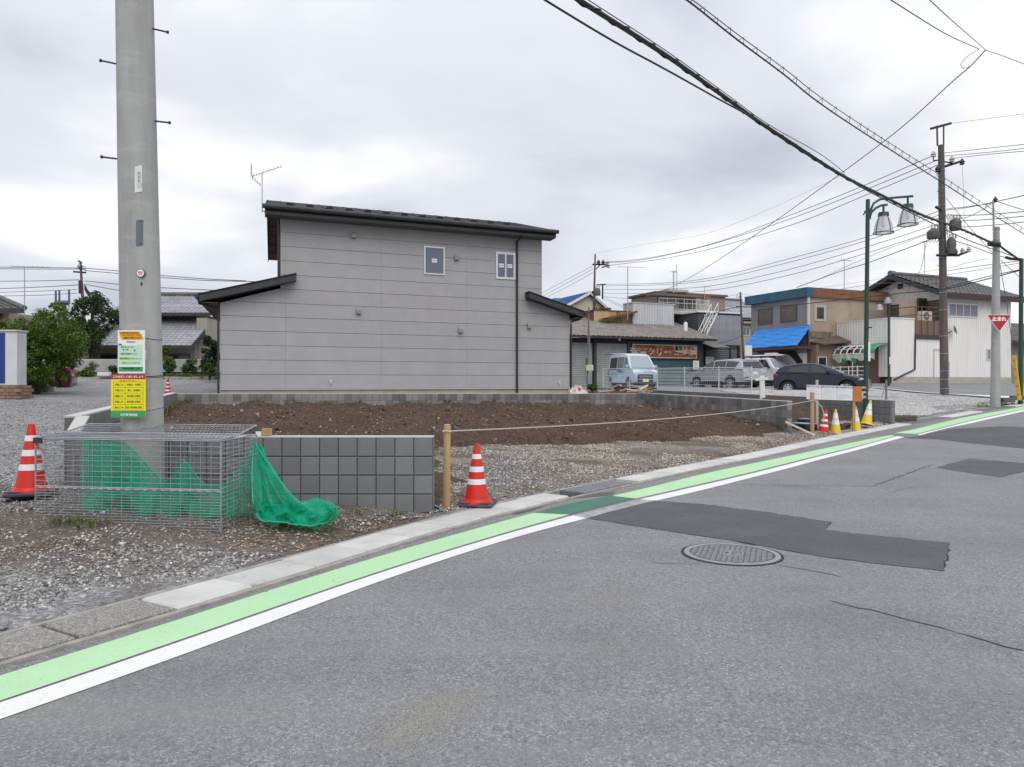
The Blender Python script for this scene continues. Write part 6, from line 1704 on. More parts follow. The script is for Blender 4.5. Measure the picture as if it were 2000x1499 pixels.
for q in np.linspace(u_a, WU1 - .05, 6): mb.tube([UV(q, WV - .05, cz0), UV(q, WV - .05, zr_)], .02, 5)
mb.build('railing', RUST, wh)
ac = VU(1808, 628, WV + .3)
aco = thing('air_conditioner', 'white outdoor air conditioner unit on the rusty balcony', 'air conditioner', UV(ac[0], WV + .3, ac[1]))
z0a = ac[1]
mb = MB(); mb.ubox(ac[0] - .38, ac[0] + .38, WV + .2, WV + .5, z0a, z0a + .55); mb.build('casing', mat('ac_cream', (.58, .54, .46), .6), aco)
Mv = Matrix(((EX, 0, EY, 0), (EY, 0, -EX, 0), (0, 1, 0, 0), (0, 0, 0, 1)))
mb = MB(); mb.lathe([(.22, .0), (.22, .012)], 20, UV(ac[0] - .08, WV + .2, z0a + .28), Mv); f_ = mb.build('fan_grille', mat('ac_grey', (.16, .15, .13), .7), aco)
mb = MB(); mb.lathe([(.07, .013), (.07, .02)], 14, UV(ac[0] - .08, WV + .2, z0a + .28), Mv); mb.build('fan_hub', mat('ac_cream', (0, 0, 0)), f_)
mb = MB(); mb.ubox(ac[0] - .5, ac[0] + .9, WV + .18, WV + .55, z0a - .06, z0a - .002); mb.ubox(ac[0] - .3, ac[0] - .25, WV + .2, WV + .5, cz0 + .001, z0a - .061); mb.ubox(ac[0] + .6, ac[0] + .65, WV + .2, WV + .5, cz0 + .001, z0a - .061); mb.build('shelf', RUST, aco)
# windows on the long side
a, b = VU(1851, 619, WV), VU(1909, 595, WV); window(wh, a[0], b[0], a[1], b[1], WV - .02, 4, glass=mat('pale_glass', (.17, .19, .21), .15))
a, b = VU(1926.5, 704, WV), VU(1940, 682, WV); window(wh, a[0], b[0], a[1], b[1], WV - .02, 2, glass=mat('pale_glass', (0, 0, 0)))
u_, z_ = VU(1863, 645, WV - .3); dsh = thing('satellite_dish', 'small grey satellite dish on the white corrugated wall', 'satellite dish', UV(u_, WV - .02, z_ - .2))
mb = MB(); mb.lathe([(.0, .0), (.1, .01), (.2, .04), (.26, .08), (.25, .085), (.1, .02), (0, .012)], 20, UV(u_, WV - .3, z_), Matrix.Rotation(R(75), 3, Vector((EY, EX, 0)).normalized()).to_4x4(), caps=False); mb.build('dish', STEEL, dsh, smooth=50)
mb = MB(); mb.tube([UV(u_ - .3, WV - .02, z_ - .2), UV(u_ - .05, WV - .28, z_ - .05)], .025, 6); mb.build('arm', DSTEEL, dsh)
mb = MB(); q = [VU(1786, 657, WV), VU(1785, 722, WV), VU(1744, 742, WV)]
mb.tube([UV(x, WV - .06, z) for x, z in q], .05, 6); mb.tube([UV(q[0][0], WV - .06, q[0][1]), UV(WU1 - .1, WV - .06, q[0][1] + .02)], .05, 6); mb.build('drain_pipe', mat('pipe_navy', (.03, .03, .05), .5), wh)
mb = MB(); q = [VU(1823, 736, WV), VU(1823, 682, WV), VU(1838, 684, WV)]; mb.tube([UV(x, WV - .05, z) for x, z in q], .025, 5); mb.build('gas_pipe', mat('pipe_white', (0, 0, 0)), wh)
# ground floor extension with the white parapet and the awning
ez0 = onU(1735, 670, WU0).z; ez1 = onU(1735, 622.5, WU0).z; vx = UVv(1611, 0, WU0)[0]
ext = thing('shop_annex', 'white corrugated shop annex with a torn green awning on the corner house', 'shop', UV(WU0, WV, wg))
mb = MB(); mb.ubox(WU0 + .35, WU1 + .02, WV + .03, vx, wg - .6, ez1 - .03); mb.build('wall', mat('annex_brown', (.16, .115, .09), .85), ext)
corr('U', WU0, WV, vx, ez0, ez1, .17, .022).build('parapet_cladding', WHC, ext)
corr('V', WV, WU0, u_a - .0, base_z, ez1, .17, .022).build('front_cladding', WHC, ext)
corr('V', WV + .002, u_a, WU1, base_z, cz0 - .23, .17, .022).build('lower_cladding', WHC, ext)
corr('U', WU0, WV, UVv(1716, 0, WU0)[0], base_z, ez0 - .02, .17, .022).build('side_cladding', WHC, ext)
mb = MB(); mb.ubox(WU0 - .04, u_a, WV - .05, vx, ez1 + .0, ez1 + .05); mb.build('parapet_cap', WHITE, ext)
mb = MB(); mb.ubox(WU0 + .10, WU0 + .345, UVv(1716, 0, WU0)[0] + .02, UVv(1666, 0, WU0 + .3)[0], wg - .2, ez0 - .1); mb.build('rust_shutter', mat('brown_shutter', (.25, .145, .115), .7, var=((2, 2, 12), (.21, .12, .095), .4, .6)), ext)
uwin(ext, UVv(1664, 0, WU0 + .3)[0] + .05, UVv(1628, 0, WU0 + .3)[0], wg + .05, ez0 - .35, WU0 + .3, 2, ALU, DGLASS)
mb = MB(); mb.ubox(WU0 + .2, WU0 + .34, UVv(1627, 0, WU0 + .3)[0], vx, wg - .3, ez0 - .1); mb.build('tan_wall', TANR, ext)
uwin(ext, UVv(1612.5, 0, WU0 + .2)[0] - .9, UVv(1612.5, 0, WU0 + .2)[0] - .1, wg + .7, wg + 1.7, WU0 + .2, 1, mat('frame_white', (0, 0, 0)), DGLASS)
aw = thing('awning', 'torn green and white scalloped awning frame over the annex shopfront', 'awning', UV(WU0 - .5, WV + 2, ez0 - .4))
mb = MB(); nA = 10
for i in range(nA + 1):
    v = WV + .2 + (vx - WV - .1) * i / nA
    mb.tube([UV(WU0 - .03 - 1.0 * math.sin(a), v, ez0 - .55 + .5 * math.cos(a)) for a in np.linspace(0, math.pi / 2, 7)], .03, 5)
for a in (0.15, .55, 1.0, math.pi / 2): mb.tube([UV(WU0 - .03 - 1.0 * math.sin(a), WV + .2 + (vx - WV - .1) * q, ez0 - .55 + .5 * math.cos(a)) for q in np.linspace(0, 1, 4)], .028, 5)
mb.build('awning_frame', WHITE, aw, smooth=50)
TGR = mat('awning_green', (.02, .25, .12), .6, var=(2, (.03, .31, .16), .4, .7)); TWH = mat('awning_white', (.56, .60, .54), .7, var=(5, (.30, .42, .32), .5, .7))
def aw_sheet(q0_, q1_, a0, a1, nm, m, rag):
    rr = []
    for a in np.linspace(a0, a1, 8): rr.append([UV(WU0 - .03 - 1.03 * math.sin(a), WV + .2 + (vx - WV - .1) * q, ez0 - .55 + .53 * math.cos(a) - rag * (a > a1 - .25) * abs(math.sin(q * 47) * math.cos(q * 17))) for q in np.linspace(q0_, q1_, 24)])
    mb = MB(); mb.grid(rr); mb.build(nm, m, aw)
aw_sheet(-.02, .16, 0, math.pi / 2, 'green_canvas', TGR, .0); aw_sheet(.16, .3, 0, .7, 'white_canvas', TWH, .05)
rr = []
for w in np.linspace(0, 1, 5): rr.append([UV(WU0 - 1.04 + .02 * math.sin(q * 60), WV + .2 + (vx - WV - .1) * q, ez0 - .55 - w * (.25 + .28 * abs(vnoise(np.array([q * 9]), np.array([.5]), 1.0, 44)[0]) * 2)) for q in np.linspace(-.02, 1, 60)])
mb = MB(); mb.grid(rr); mb.build('torn_valance', TWH, aw)
rr = []
for w in np.linspace(0, 1, 4): rr.append([UV(WU0 - 1.05 + .03 * math.sin(q * 40), WV + .2 + (vx - WV - .1) * q, ez0 - .8 - w * .3 * (.5 + .5 * math.sin(q * 31))) for q in np.linspace(.25, .62, 30)])
mb = MB(); mb.grid(rr); mb.build('green_valance', TGR, aw)
for q in (.32, .98): mb = MB(); v = WV + .2 + (vx - WV - .1) * q; mb.tube([UV(WU0 - .98, v, wg - .2), UV(WU0 - .98, v, ez0 - .55)], .03, 6); mb.build('awning_post', WHITE, aw)
# low white rail along the annex
rt = thing('guard_rail', 'low white pipe railing in front of the annex shopfront', 'railing', UV(WU0 - 1.8, WV + 2, wg))
zq = P(1640, 717.5, 40).z
def wpost(t, p, h, r, m=WHITE): mb = MB(); mb.tube([p - Vector((0, 0, .2)), p + Vector((0, 0, h))], r, 6); mb.build('post', m, t)
ra_, rb_ = onU(1625, 718, WU0 - 1.8), onU(1692, 718, WU0 - 1.8)
for k in range(4): mb = MB(); mb.tube([Vector((ra_.x, ra_.y, ra_.z - .22 * k)), Vector((rb_.x, rb_.y, ra_.z - .22 * k))], .02, 5); mb.build('rail', WHITE, rt)
for q in np.linspace(0, 1, 5): c = ra_.lerp(rb_, q); wpost(rt, Vector((c.x, c.y, ra_.z - .9)), .95, .03)
# house beyond, at the edge of the frame
t = thing('tiled_house', 'small tiled roof house glimpsed beyond the white corner house', 'house', UV(47, 34, 1.4))
mb = MB(); mb.ubox(46.5, 54, 32, 38, 1, ztop(1985, 665, 49)); mb.build('wall', PALEW, t)
zE = ztop(1985, 668, 48)
mb = MB(); mb.prism([UV(45.8, 31, zE), UV(55, 31, zE), UV(55, 35, zE + 1.6), UV(45.8, 35, zE + 1.6)], (0, 0, -.15)); r_ = mb.build('roof', DARKW, t)
tiles(r_, UV(45.8, 31, zE), UV(9.2, 0, 0), UV(0, 4, 1.6), TILED, .35, .35)
mb = MB(); mb.ubox(46, 54, 30.2, 30.35, .8, 2.6); o = mb.build('boundary_fence', mat('fence_grey', (.20, .20, .19), .8), None); tag(o, 'plain grey boundary fence beyond the yellow pole sleeve', 'fence')
# ------------------------------------------------------------------ cars
TYRE = mat('tyre', (.016, .016, .017), .85); RIM = mat('alloy_rim', (.55, .55, .56), .3, .7); RIMD = mat('rim_gap', (.02, .02, .022), .6)
CGL = mat('car_glass', (.022, .027, .032), .04, spec=.7); WSG = mat('windscreen', (.30, .335, .36), .06, spec=.8); LAMPM = mat('headlamp', (.62, .64, .66), .08, spec=.8)
TAIL = mat('tail_lamp', (.30, .02, .025), .15); PLATE = mat('number_plate_white', (.66, .66, .64), .5); TRIM = mat('car_trim', (.02, .02, .022), .55); CHROME = mat('chrome', (.6, .6, .62), .15, .9)
def paint(name, c, metal=.35): return mat(name, c, .3, metal, coat=.8)
def inset(poly, d):
    n = len(poly); o = []
    A = sum(poly[i][0] * poly[(i + 1) % n][1] - poly[(i + 1) % n][0] * poly[i][1] for i in range(n)); s = 1 if A > 0 else -1
    for i in range(n):
        p0, p1, p2 = (Vector(poly[i - 1]), Vector(poly[i]), Vector(poly[(i + 1) % n]))
        e0 = (p1 - p0).normalized(); e1 = (p2 - p1).normalized()
        nn = Vector((-(e0.y + e1.y), e0.x + e1.x)) * s
        if nn.length < 1e-6: nn = Vector((-e0.y, e0.x)) * s
        nn.normalize(); o.append((p1.x + nn.x * d, p1.y + nn.y * d))
    return o
def shell(mb, poly, wfn, bev=.07, ins=.05):
    """side profile poly [(x,z)] spread across the car; wfn(x, z) half width; rounded along the side edges"""
    pin = inset(poly, ins); pm = inset(poly, ins * .3); n = len(poly)
    rings = []
    for s, q, b in ((-1, pin, 0), (-1, pm, bev * .4), (-1, poly, bev), (1, poly, bev), (1, pm, bev * .4), (1, pin, 0)):
        rings.append([Vector((x, s * (wfn(x, z) - b), z)) for x, z in q])
    vs = [p for r in rings for p in r]; fs = []
    for k in range(5):
        for i in range(n): fs.append((k * n + i, k * n + (i + 1) % n, (k + 1) * n + (i + 1) % n, (k + 1) * n + i))
    fs.append(tuple(range(n))[::-1]); fs.append(tuple(5 * n + i for i in range(n)))
    mb.add(vs, fs)
def car(name, label, cat, loc, head, body_m, low, up_, wl, wt, zbelt, wheels, wr, side_w, ws, rw, front_x, rear_x, opts, group='parked vehicles', glass=None):
    rz = math.atan2(head[1], head[0]); t = thing(name, label, cat, loc, rz, group)
    # lower body with wheel arches cut into the sill line; low = outline from the front sill over the bonnet to the rear sill
    zs = opts.get('sill', .28); ra_ = wr * 1.17
    bottom = []
    for xw in sorted(wheels):
        a0 = math.asin(min(max((zs - wr) / ra_, -1), 1))
        arc = [(xw + ra_ * math.cos(a), wr + ra_ * math.sin(a)) for a in np.linspace(math.pi - a0, a0, 11)]
        bottom += [q for q in arc]
    poly = list(low) + bottom
    mb = MB(); shell(mb, poly, lambda x, z: wl - .05 * max(z - .75, 0) - .09 * (abs(x) / (max(front_x, -rear_x))) ** 6, .09, .05)
    mb.build('body', body_m, t, local=True, smooth=32)
    zroof = max(z for x, z in up_)
    wf = lambda x, z: wl - .05 * max(zbelt - .75, 0) - .015 + (wt - wl) * min(max((z - zbelt) / (zroof - zbelt), 0), 1)
    mb = MB(); shell(mb, up_, wf, .10, .035); mb.build('cabin', opts.get('roof_m', body_m), t, local=True, smooth=32)
    for s in (1, -1):
        for w_ in side_w:
            mb = MB(); a = [Vector((x, s * (wf(x, z) + .006), z)) for x, z in w_]; mb.prism(a if s < 0 else a[::-1], (0, -s * .02, 0)); mb.build('side_window', CGL, t, local=True)
            if opts.get('frame'):
                wi = inset(w_, -.02); mb = MB(); a = [Vector((x, s * (wf(x, z) + .001), z)) for x, z in wi]; mb.prism(a if s < 0 else a[::-1], (0, -s * .012, 0)); mb.build('window_trim', TRIM, t, local=True)
    for q, nm, m in ((ws, 'windscreen', WSG), (rw, 'rear_window', CGL)):
        (xa, za), (xb, zb_) = q; d = Vector((xb - xa, 0, zb_ - za)); n_ = Vector((d.z, 0, -d.x)).normalized()
        if (n_.x > 0) != (nm == 'windscreen'): n_ = -n_
        A, B = Vector((xa, 0, za)) + n_ * .012, Vector((xb, 0, zb_)) + n_ * .012
        ya, yb = wf(xa, za) - .10, wf(xb, zb_) - .12
        mb = MB(); mb.prism([A + Vector((0, -ya, 0)), A + Vector((0, ya, 0)), B + Vector((0, yb, 0)), B + Vector((0, -yb, 0))], n_ * -.02); mb.build(nm, m, t, local=True)
        if nm == 'rear_window':
            mb = MB(); mb.tube([A + n_ * .01 + Vector((0, .0, 0)), A.lerp(B, .55) + n_ * .012 + Vector((0, .35, 0))], .01, 4); mb.build('wiper', TRIM, t, local=True)
    Wy = wl - .02
    Mx = Matrix.Rotation(R(90), 4, 'X')
    for xw in wheels:
        for s in (1, -1):
            y = s * (wl - .13)
            T = Matrix.Translation((xw, y, wr)) @ (Matrix.Rotation(R(-90 * s), 4, 'X'))
            mb = MB(); mb.lathe([(wr * .62, -.1), (wr * .93, -.1), (wr, -.07), (wr, .07), (wr * .95, .10), (wr * .66, .105), (wr * .64, .08)], 24, M=T); w_ = mb.build('wheel', TYRE, t, local=True, smooth=40)
            mb = MB(); mb.lathe([(wr * .655, .05), (0.001, .05)], 20, M=T, caps=False); mb.build('brake_dish', RIMD, w_, local=True)
            mb = MB(); mb.lathe([(wr * .66, .08), (wr * .66, .107), (wr * .58, .1), (wr * .57, .07)], 24, M=T, caps=False)
            for k in range(opts.get('spokes', 6)):
                a = k * 2 * math.pi / opts.get('spokes', 6); mb.box(-.028, .028, 0.03, wr * .6, .075, .095, T @ Matrix.Rotation(a, 4, 'Z'))
            mb.lathe([(.0, .1), (.06, .098), (.065, .07)], 12, M=T, caps=False); mb.build('rim', RIM, w_, local=True)
            mb = MB(); mb.lathe([(ra_ * .99, -.14), (ra_ * .99, .02)], 20, M=Matrix.Translation((xw, s * (wl - .16), wr)) @ Matrix.Rotation(R(-90 * s), 4, 'X')); mb.build('wheel_well', BLACK, t, local=True)
    mb = MB(); mb.box(rear_x + .25, front_x - .25, -wl + .12, wl - .12, zs - .1, zs + .15); mb.build('underbody', BLACK, t, local=True)
    def fpl(nm, m, y0, y1, z0, z1, x0, x1, dx=.012, par=None):   # plate on the front/rear face, x at its bottom/top
        s = 1 if x0 > 0 else -1
        mb = MB(); mb.prism([Vector((x0 + s * dx, y0, z0)), Vector((x0 + s * dx, y1, z0)), Vector((x1 + s * dx, y1, z1)), Vector((x1 + s * dx, y0, z1))], (-s * .04, 0, 0)); return mb.build(nm, m, par or t, local=True)
    for f in opts.get('plates', ()): fpl(*f)
    for s in (1, -1):
        xm, zm = opts['mirror']; mb = MB(); y = s * (wl + .06); mb.bbox(xm - .06, xm + .05, y - .1, y + .1, zm, zm + .15, c=.03); mb.build('side_mirror', opts.get('mirror_m', body_m), t, local=True, smooth=40)
        for xh, zh in opts.get('handles', ()):
            mb = MB(); mb.bbox(xh - .09, xh + .09, s * (wl - .02) - .012, s * (wl - .02) + .025, zh, zh + .03, c=.006); mb.build('door_handle', opts.get('handle_m', body_m), t, local=True)
        for xa, za, xb, zb_ in opts.get('seams', ()):
            mb = MB(); mb.box(min(xa, xb) - .004, max(xa, xb) + .004, s * (wl - .012 - .05 * max(za - .75, 0)) - .006, s * (wl - .012) + .0015, za, zb_); mb.build('door_seam', TRIM, t, local=True)
        for hx in opts.get('side_lamps', ()):
            (x0, z0, x1, z1, nm, m) = hx; mb = MB(); mb.bbox(x0, x1, s * (wl - .10) - .05, s * (wl - .10) + .085, z0, z1, c=.02); mb.build(nm, m, t, local=True, smooth=40)
        if 'sill_trim' in opts:
            x0, x1, z0, z1 = opts['sill_trim']; mb = MB(); mb.bbox(x0, x1, s * (wl - .03) - .02, s * (wl - .03) + .035, z0, z1, c=.01); mb.build('sill_trim', opts.get('sill_m', TRIM), t, local=True)
    return t
def nose(V_): return (V_[0], V_[1])
e_, m_ = Vector((EX, EY)), Vector((-EY, EX))
# pale blue kei van
p = P(1234, 0, 39.6); p.z = P(0, 759.5, 39.6).z
ang = math.atan2(-.967, .255)
vh = (math.cos(ang), math.sin(ang))
VB = paint('van_pale_blue', (.30, .42, .55), .2); VB2 = paint('van_roof_pale', (.46, .54, .62), .1)
low = [(1.66, .30), (1.69, .45), (1.68, .80), (1.60, .98), (1.40, 1.06), (-1.62, 1.06), (-1.68, .95), (-1.70, .5), (-1.66, .30)]
up_ = [(1.44, 1.05), (1.36, 1.12), (.86, 1.74), (.62, 1.83), (0, 1.885), (-1.2, 1.885), (-1.52, 1.84), (-1.62, 1.05)]
van = car('kei_van', 'pale blue boxy van with its tailgate raised in front of the workshop', 'van', p, vh, VB, low, up_, .735, .62, 1.05, (1.15, -1.25), .275,
    [[(1.10, 1.10), (.80, 1.10), (.55, 1.10), (.55, 1.62), (.82, 1.62)], [(.45, 1.10), (-.35, 1.10), (-.35, 1.65), (.45, 1.65)], [(-.45, 1.10), (-1.40, 1.10), (-1.36, 1.64), (-.45, 1.65)]],
    ((1.40, 1.10), (.88, 1.70)), ((-1.62, 1.12), (-1.53, 1.74)), 1.69, -1.70,
    dict(roof_m=VB2, mirror=(1.18, 1.08), handles=((.5, .92), (.35, .92)), seams=((.5, .4, .5, 1.05), (-.4, .5, -.4, 1.05), (-1.45, .78, -.4, .80)), frame=True, spokes=5,
        plates=[('grille', TRIM, -.42, .42, .36, .74, 1.70, 1.70), ('grille_bar', CHROME, -.38, .38, .48, .50, 1.715, 1.715), ('grille_bar', CHROME, -.34, .34, .60, .62, 1.715, 1.715), ('grille_frame', CHROME, -.36, .36, .745, .775, 1.695, 1.695), ('number_plate', PLATE, -.17, .17, .36, .51, 1.735, 1.735),
            ('headlight', LAMPM, .38, .66, .80, .97, 1.66, 1.60), ('headlight', LAMPM, -.66, -.38, .80, .97, 1.66, 1.60), ('emblem', CHROME, -.05, .05, .86, .92, 1.665, 1.655), ('tail_lamp', TAIL, .55, .68, .6, 1.0, -1.695, -1.68), ('tail_lamp', TAIL, -.68, -.55, .6, 1.0, -1.695, -1.68), ('bumper_lip', TRIM, -.6, .6, .28, .34, 1.68, 1.69)]))
mb = MB(); hinge = Vector((-1.50, 0, 1.87))
rr = []
for q in np.linspace(0, 1, 8): rr.append([Vector((-1.45 - 1.05 * q, y, 1.90 + .10 * math.sin(q * math.pi * .8) - .10 * q * q)) for y in np.linspace(-.6, .6, 7)])
mb.grid(rr); mb.grid([[v - Vector((0, 0, .05)) for v in r][::-1] for r in rr]); mb.build('tailgate', VB2, van, local=True, smooth=60)
mb = MB(); mb.box(-.95, -.55, -.765, -.71, .38, .46); mb.build('side_sticker', PLATE, van, local=True)
mb = MB(); mb.box(-.22, .16, -.757, -.71, .86, .99); mb.build('side_print', mat('blue_print', (.04, .10, .38), .5), van, local=True)
# silver suv, tail to the viewer
SIL = paint('silver_paint', (.37, .38, .395), .3)
p = P(1416, 0, 41.5); p.z = P(0, 762, 41.5).z
low = [(2.2, .42), (2.29, .55), (2.27, .82), (2.1, .97), (1.3, 1.10), (-2.05, 1.13), (-2.25, 1.06), (-2.30, .75), (-2.32, .55), (-2.22, .42)]
up_ = [(1.30, 1.08), (1.05, 1.18), (.35, 1.60), (.0, 1.67), (-1.0, 1.69), (-1.75, 1.64), (-1.98, 1.52), (-2.2, 1.1)]
suv = car('silver_car', 'silver sport utility car parked tail out behind the white wire fence', 'car', p, (-.45, .893), SIL, low, up_, .885, .66, 1.10, (1.37, -1.30), .36,
    [[(.95, 1.15), (.1, 1.15), (.1, 1.56), (.40, 1.53)], [(.02, 1.15), (-.85, 1.15), (-.85, 1.57), (.02, 1.57)], [(-.93, 1.15), (-1.60, 1.15), (-1.80, 1.5), (-.93, 1.57)]],
    ((1.22, 1.14), (.42, 1.57)), ((-2.16, 1.16), (-1.99, 1.52)), 2.29, -2.32,
    dict(mirror=(.85, 1.08), handles=((-.05, .98), (-.95, .98)), seams=((.05, .5, .05, 1.1), (-.9, .6, -.9, 1.1)), frame=True, sill_trim=(-.8, .85, .40, .50), mirror_m=SIL, spokes=6, sill=.40,
        plates=[('number_plate', PLATE, -.18, .18, .84, 1.0, -2.285, -2.27), ('tail_lamp', mat('clear_tail', (.45, .40, .42), .15), .46, .80, .93, 1.10, -2.27, -2.22), ('tail_lamp', mat('clear_tail', (0, 0, 0)), -.80, -.46, .93, 1.10, -2.27, -2.22), ('bumper_trim', TRIM, -.7, .7, .42, .52, -2.32, -2.325), ('plate_bar', CHROME, -.42, .42, 1.02, 1.06, -2.285, -2.27), ('reflector', TRIM, .5, .74, .66, .72, -2.32, -2.32), ('reflector', TRIM, -.74, -.5, .66, .72, -2.32, -2.32), ('headlight', LAMPM, .5, .8, .75, .9, 2.28, 2.2), ('headlight', LAMPM, -.8, -.5, .75, .9, 2.28, 2.2)]))
# white boxy off-roader with a roof rack
WHP = paint('white_car_paint', (.66, .67, .68), .0)
p = P(1502, 0, 43.0); p.z = P(0, 761.5, 42.6).z
low = [(2.18, .50), (2.25, .62), (2.22, 1.0), (2.08, 1.16), (.95, 1.25), (-2.2, 1.25), (-2.26, 1.1), (-2.28, .6), (-2.2, .50)]
up_ = [(1.0, 1.22), (.86, 1.28), (.42, 1.78), (.25, 1.83), (-2.0, 1.83), (-2.14, 1.76), (-2.22, 1.24)]
fj = car('white_off_roader', 'white off road car with a loaded roof rack between the silver and navy cars', 'car', p, (.62, -.785), WHP, low, up_, .92, .74, 1.24, (1.38, -1.30), .39,
    [[(.62, 1.28), (-.18, 1.28), (-.18, 1.72), (.28, 1.72)], [(-.42, 1.28), (-1.3, 1.28), (-1.3, 1.72), (-.42, 1.72)], [(-1.5, 1.28), (-2.02, 1.28), (-1.98, 1.72), (-1.5, 1.72)]],
    ((.92, 1.29), (.46, 1.76)), ((-2.21, 1.3), (-2.15, 1.74)), 2.25, -2.28,
    dict(mirror=(.6, 1.2), handles=((-.3, 1.08),), seams=((-.3, .55, -.3, 1.25), (.75, .6, .75, 1.25)), mirror_m=TRIM, handle_m=TRIM, sill_trim=(-.8, .85, .45, .55), spokes=5, sill=.5,
        plates=[('headlight', LAMPM, .5, .72, .9, 1.1, 2.235, 2.215), ('headlight', LAMPM, -.72, -.5, .9, 1.1, 2.235, 2.215), ('grille', TRIM, -.45, .45, .88, 1.12, 2.235, 2.21), ('bumper', TRIM, -.85, .85, .5, .68, 2.27, 2.28)]))
rk = thing('roof_rack_board', 'white surfboard like load strapped on the roof rack of the white car', 'roof load', p + Vector((0, 0, 1.95)), math.atan2(-.785, .62))
mb = MB(); mb.hexa([(-1.6, -.3, 0), (.95, -.2, 0), (.95, .2, 0), (-1.6, .3, 0), (-1.55, -.26, .06), (.9, -.16, .07), (.9, .16, .07), (-1.55, .26, .06)]); mb.build('board', WHP, rk, local=True)
mb = MB(); mb.bbox(-.2, .55, -.2, .2, .075, .16, c=.03); mb.build('rolled_cover', WHITE, rk, local=True)
for x in (-1.3, -.7, -.05): mb = MB(); mb.box(x - .02, x + .02, -.72, .72, -.06, -.005); mb.box(x - .02, x + .02, -.72, -.68, -.16, -.061); mb.box(x - .02, x + .02, .68, .72, -.16, -.061); mb.build('rack_bar', TRIM, rk, local=True)
# navy hatchback
NAVY = mat('navy_paint', (.005, .008, .026), .25, 0, coat=.5, spec=.3)
p = P(1604, 0, 34.6); p.z = P(0, 771.5, 34.9).z
low = [(1.98, .28), (2.06, .42), (2.0, .66), (1.75, .80), (.95, .96), (-1.80, 1.05), (-1.97, .95), (-2.03, .55), (-1.96, .28)]
up_ = [(1.10, .93), (.85, 1.02), (.12, 1.40), (-.25, 1.47), (-.9, 1.465), (-1.5, 1.38), (-1.75, 1.26), (-1.90, 1.02)]
hb = car('navy_hatchback', 'dark navy hatchback parked behind the white notice board', 'car', p, (.83, -.56), NAVY, low, up_, .85, .60, .97, (1.24, -1.30), .31,
    [[(.55, 1.0), (-.32, 1.04), (-.32, 1.36), (.02, 1.35)], [(-.40, 1.04), (-1.36, 1.09), (-1.22, 1.28), (-.40, 1.36)]],
    ((1.02, .99), (.16, 1.385)), ((-1.86, 1.1), (-1.72, 1.27)), 2.06, -2.03,
    dict(mirror=(.45, 1.0), handles=((-.5, .9), (-1.25, .95)), seams=((-.36, .35, -.36, .98), (.75, .4, .75, .95)), frame=True, spokes=7, mirror_m=NAVY, handle_m=NAVY,
        plates=[('headlight', LAMPM, .42, .78, .64, .76, 1.98, 1.86), ('headlight', LAMPM, -.78, -.42, .64, .76, 1.98, 1.86), ('grille', TRIM, -.45, .45, .4, .68, 2.05, 1.98), ('tail_lamp', TAIL, .45, .8, .85, 1.0, -1.99, -1.94), ('tail_lamp', TAIL, -.8, -.45, .85, 1.0, -1.99, -1.94)],
        side_lamps=((1.60, .66, 1.86, .77, 'headlight', LAMPM), (-1.96, .86, -1.75, .98, 'tail_lamp', TAIL))))
# red hatchback and white van half hidden by the maple on the gravel drive
REDP = paint('dark_red_paint', (.075, .007, .01), .2)
p = P(30, 0, 29.0); p.z = P(0, 771, 29.0).z
car('red_car', 'dark red car mostly hidden behind the bushy maple and the planter', 'car', p, (-.92, -.38), REDP, low, up_, .85, .60, .97, (1.24, -1.30), .31,
    [[(.55, 1.0), (-.32, 1.04), (-.32, 1.36), (.02, 1.35)], [(-.40, 1.04), (-1.36, 1.09), (-1.22, 1.28), (-.40, 1.36)]],
    ((1.02, .99), (.16, 1.385)), ((-1.86, 1.1), (-1.72, 1.27)), 2.06, -2.03, dict(mirror=(.45, 1.0), spokes=5, plates=[('tail_lamp', TAIL, .45, .8, .85, 1.0, -1.99, -1.94), ('tail_lamp', TAIL, -.8, -.45, .85, 1.0, -1.99, -1.94)]))
p = P(38, 0, 33.0); p.z = P(0, 768, 33.0).z
car('white_car', 'white car glimpsed through the foliage next to the blue and white sign', 'car', p, (-.4, -.92), WHP, low, up_, .85, .60, .97, (1.24, -1.30), .31,
    [[(.55, 1.0), (-.32, 1.04), (-.32, 1.36), (.02, 1.35)], [(-.40, 1.04), (-1.36, 1.09), (-1.22, 1.28), (-.40, 1.36)]],
    ((1.02, .99), (.16, 1.385)), ((-1.86, 1.1), (-1.72, 1.27)), 2.06, -2.03, dict(mirror=(.45, 1.0), spokes=5))

# ------------------------------------------------------------------ wire fence on the fenced wall
def on_wall(px):
    a = (px - 1000) / FOC; A, B = Vector((sw0.x, sw0.y + .06)), Vector((sw1.x, sw1.y + .06)); dx = B - A
    u = (a * A.y - A.x) / (dx.x - a * dx.y); q = A + dx * u; return Vector((q.x, q.y, sw0.z + (sw1.z - sw0.z) * u + .012))
fpx = [1178, 1230, 1284, 1337, 1404, 1468]
WF = mat('fence_white', (.56, .59, .60), .5)
p0 = on_wall(1230); fn = thing('wire_fence', 'white wire mesh fence on the block wall in front of the parked cars', 'fence', p0)
fp = [on_wall(q) for q in fpx]
for k, q in enumerate(fp):
    mb = MB(); mb.tube([q, q + Vector((0, 0, .98 + .0))], .024, 8); mb.build('post', WF, fn)
for k in range(len(fp) - 1):
    a, b = fp[k], fp[k + 1]
    mb = MB()
    for z in (.12, .28, .44, .60, .76): mb.tube([a + up * z, b + up * z], .0065, 4, caps=False)
    mb.tube([a + up * .93, b + up * .93], .016, 5); mb.tube([a + up * .06, b + up * .06], .012, 5)
    n = int((b - a).length / .12)
    for i in range(1, n): q = a.lerp(b, i / n); mb.tube([q + up * .06, q + up * .93], .0028, 3, caps=False)
    mb.build('mesh_panel', WF, fn, kind='stuff')
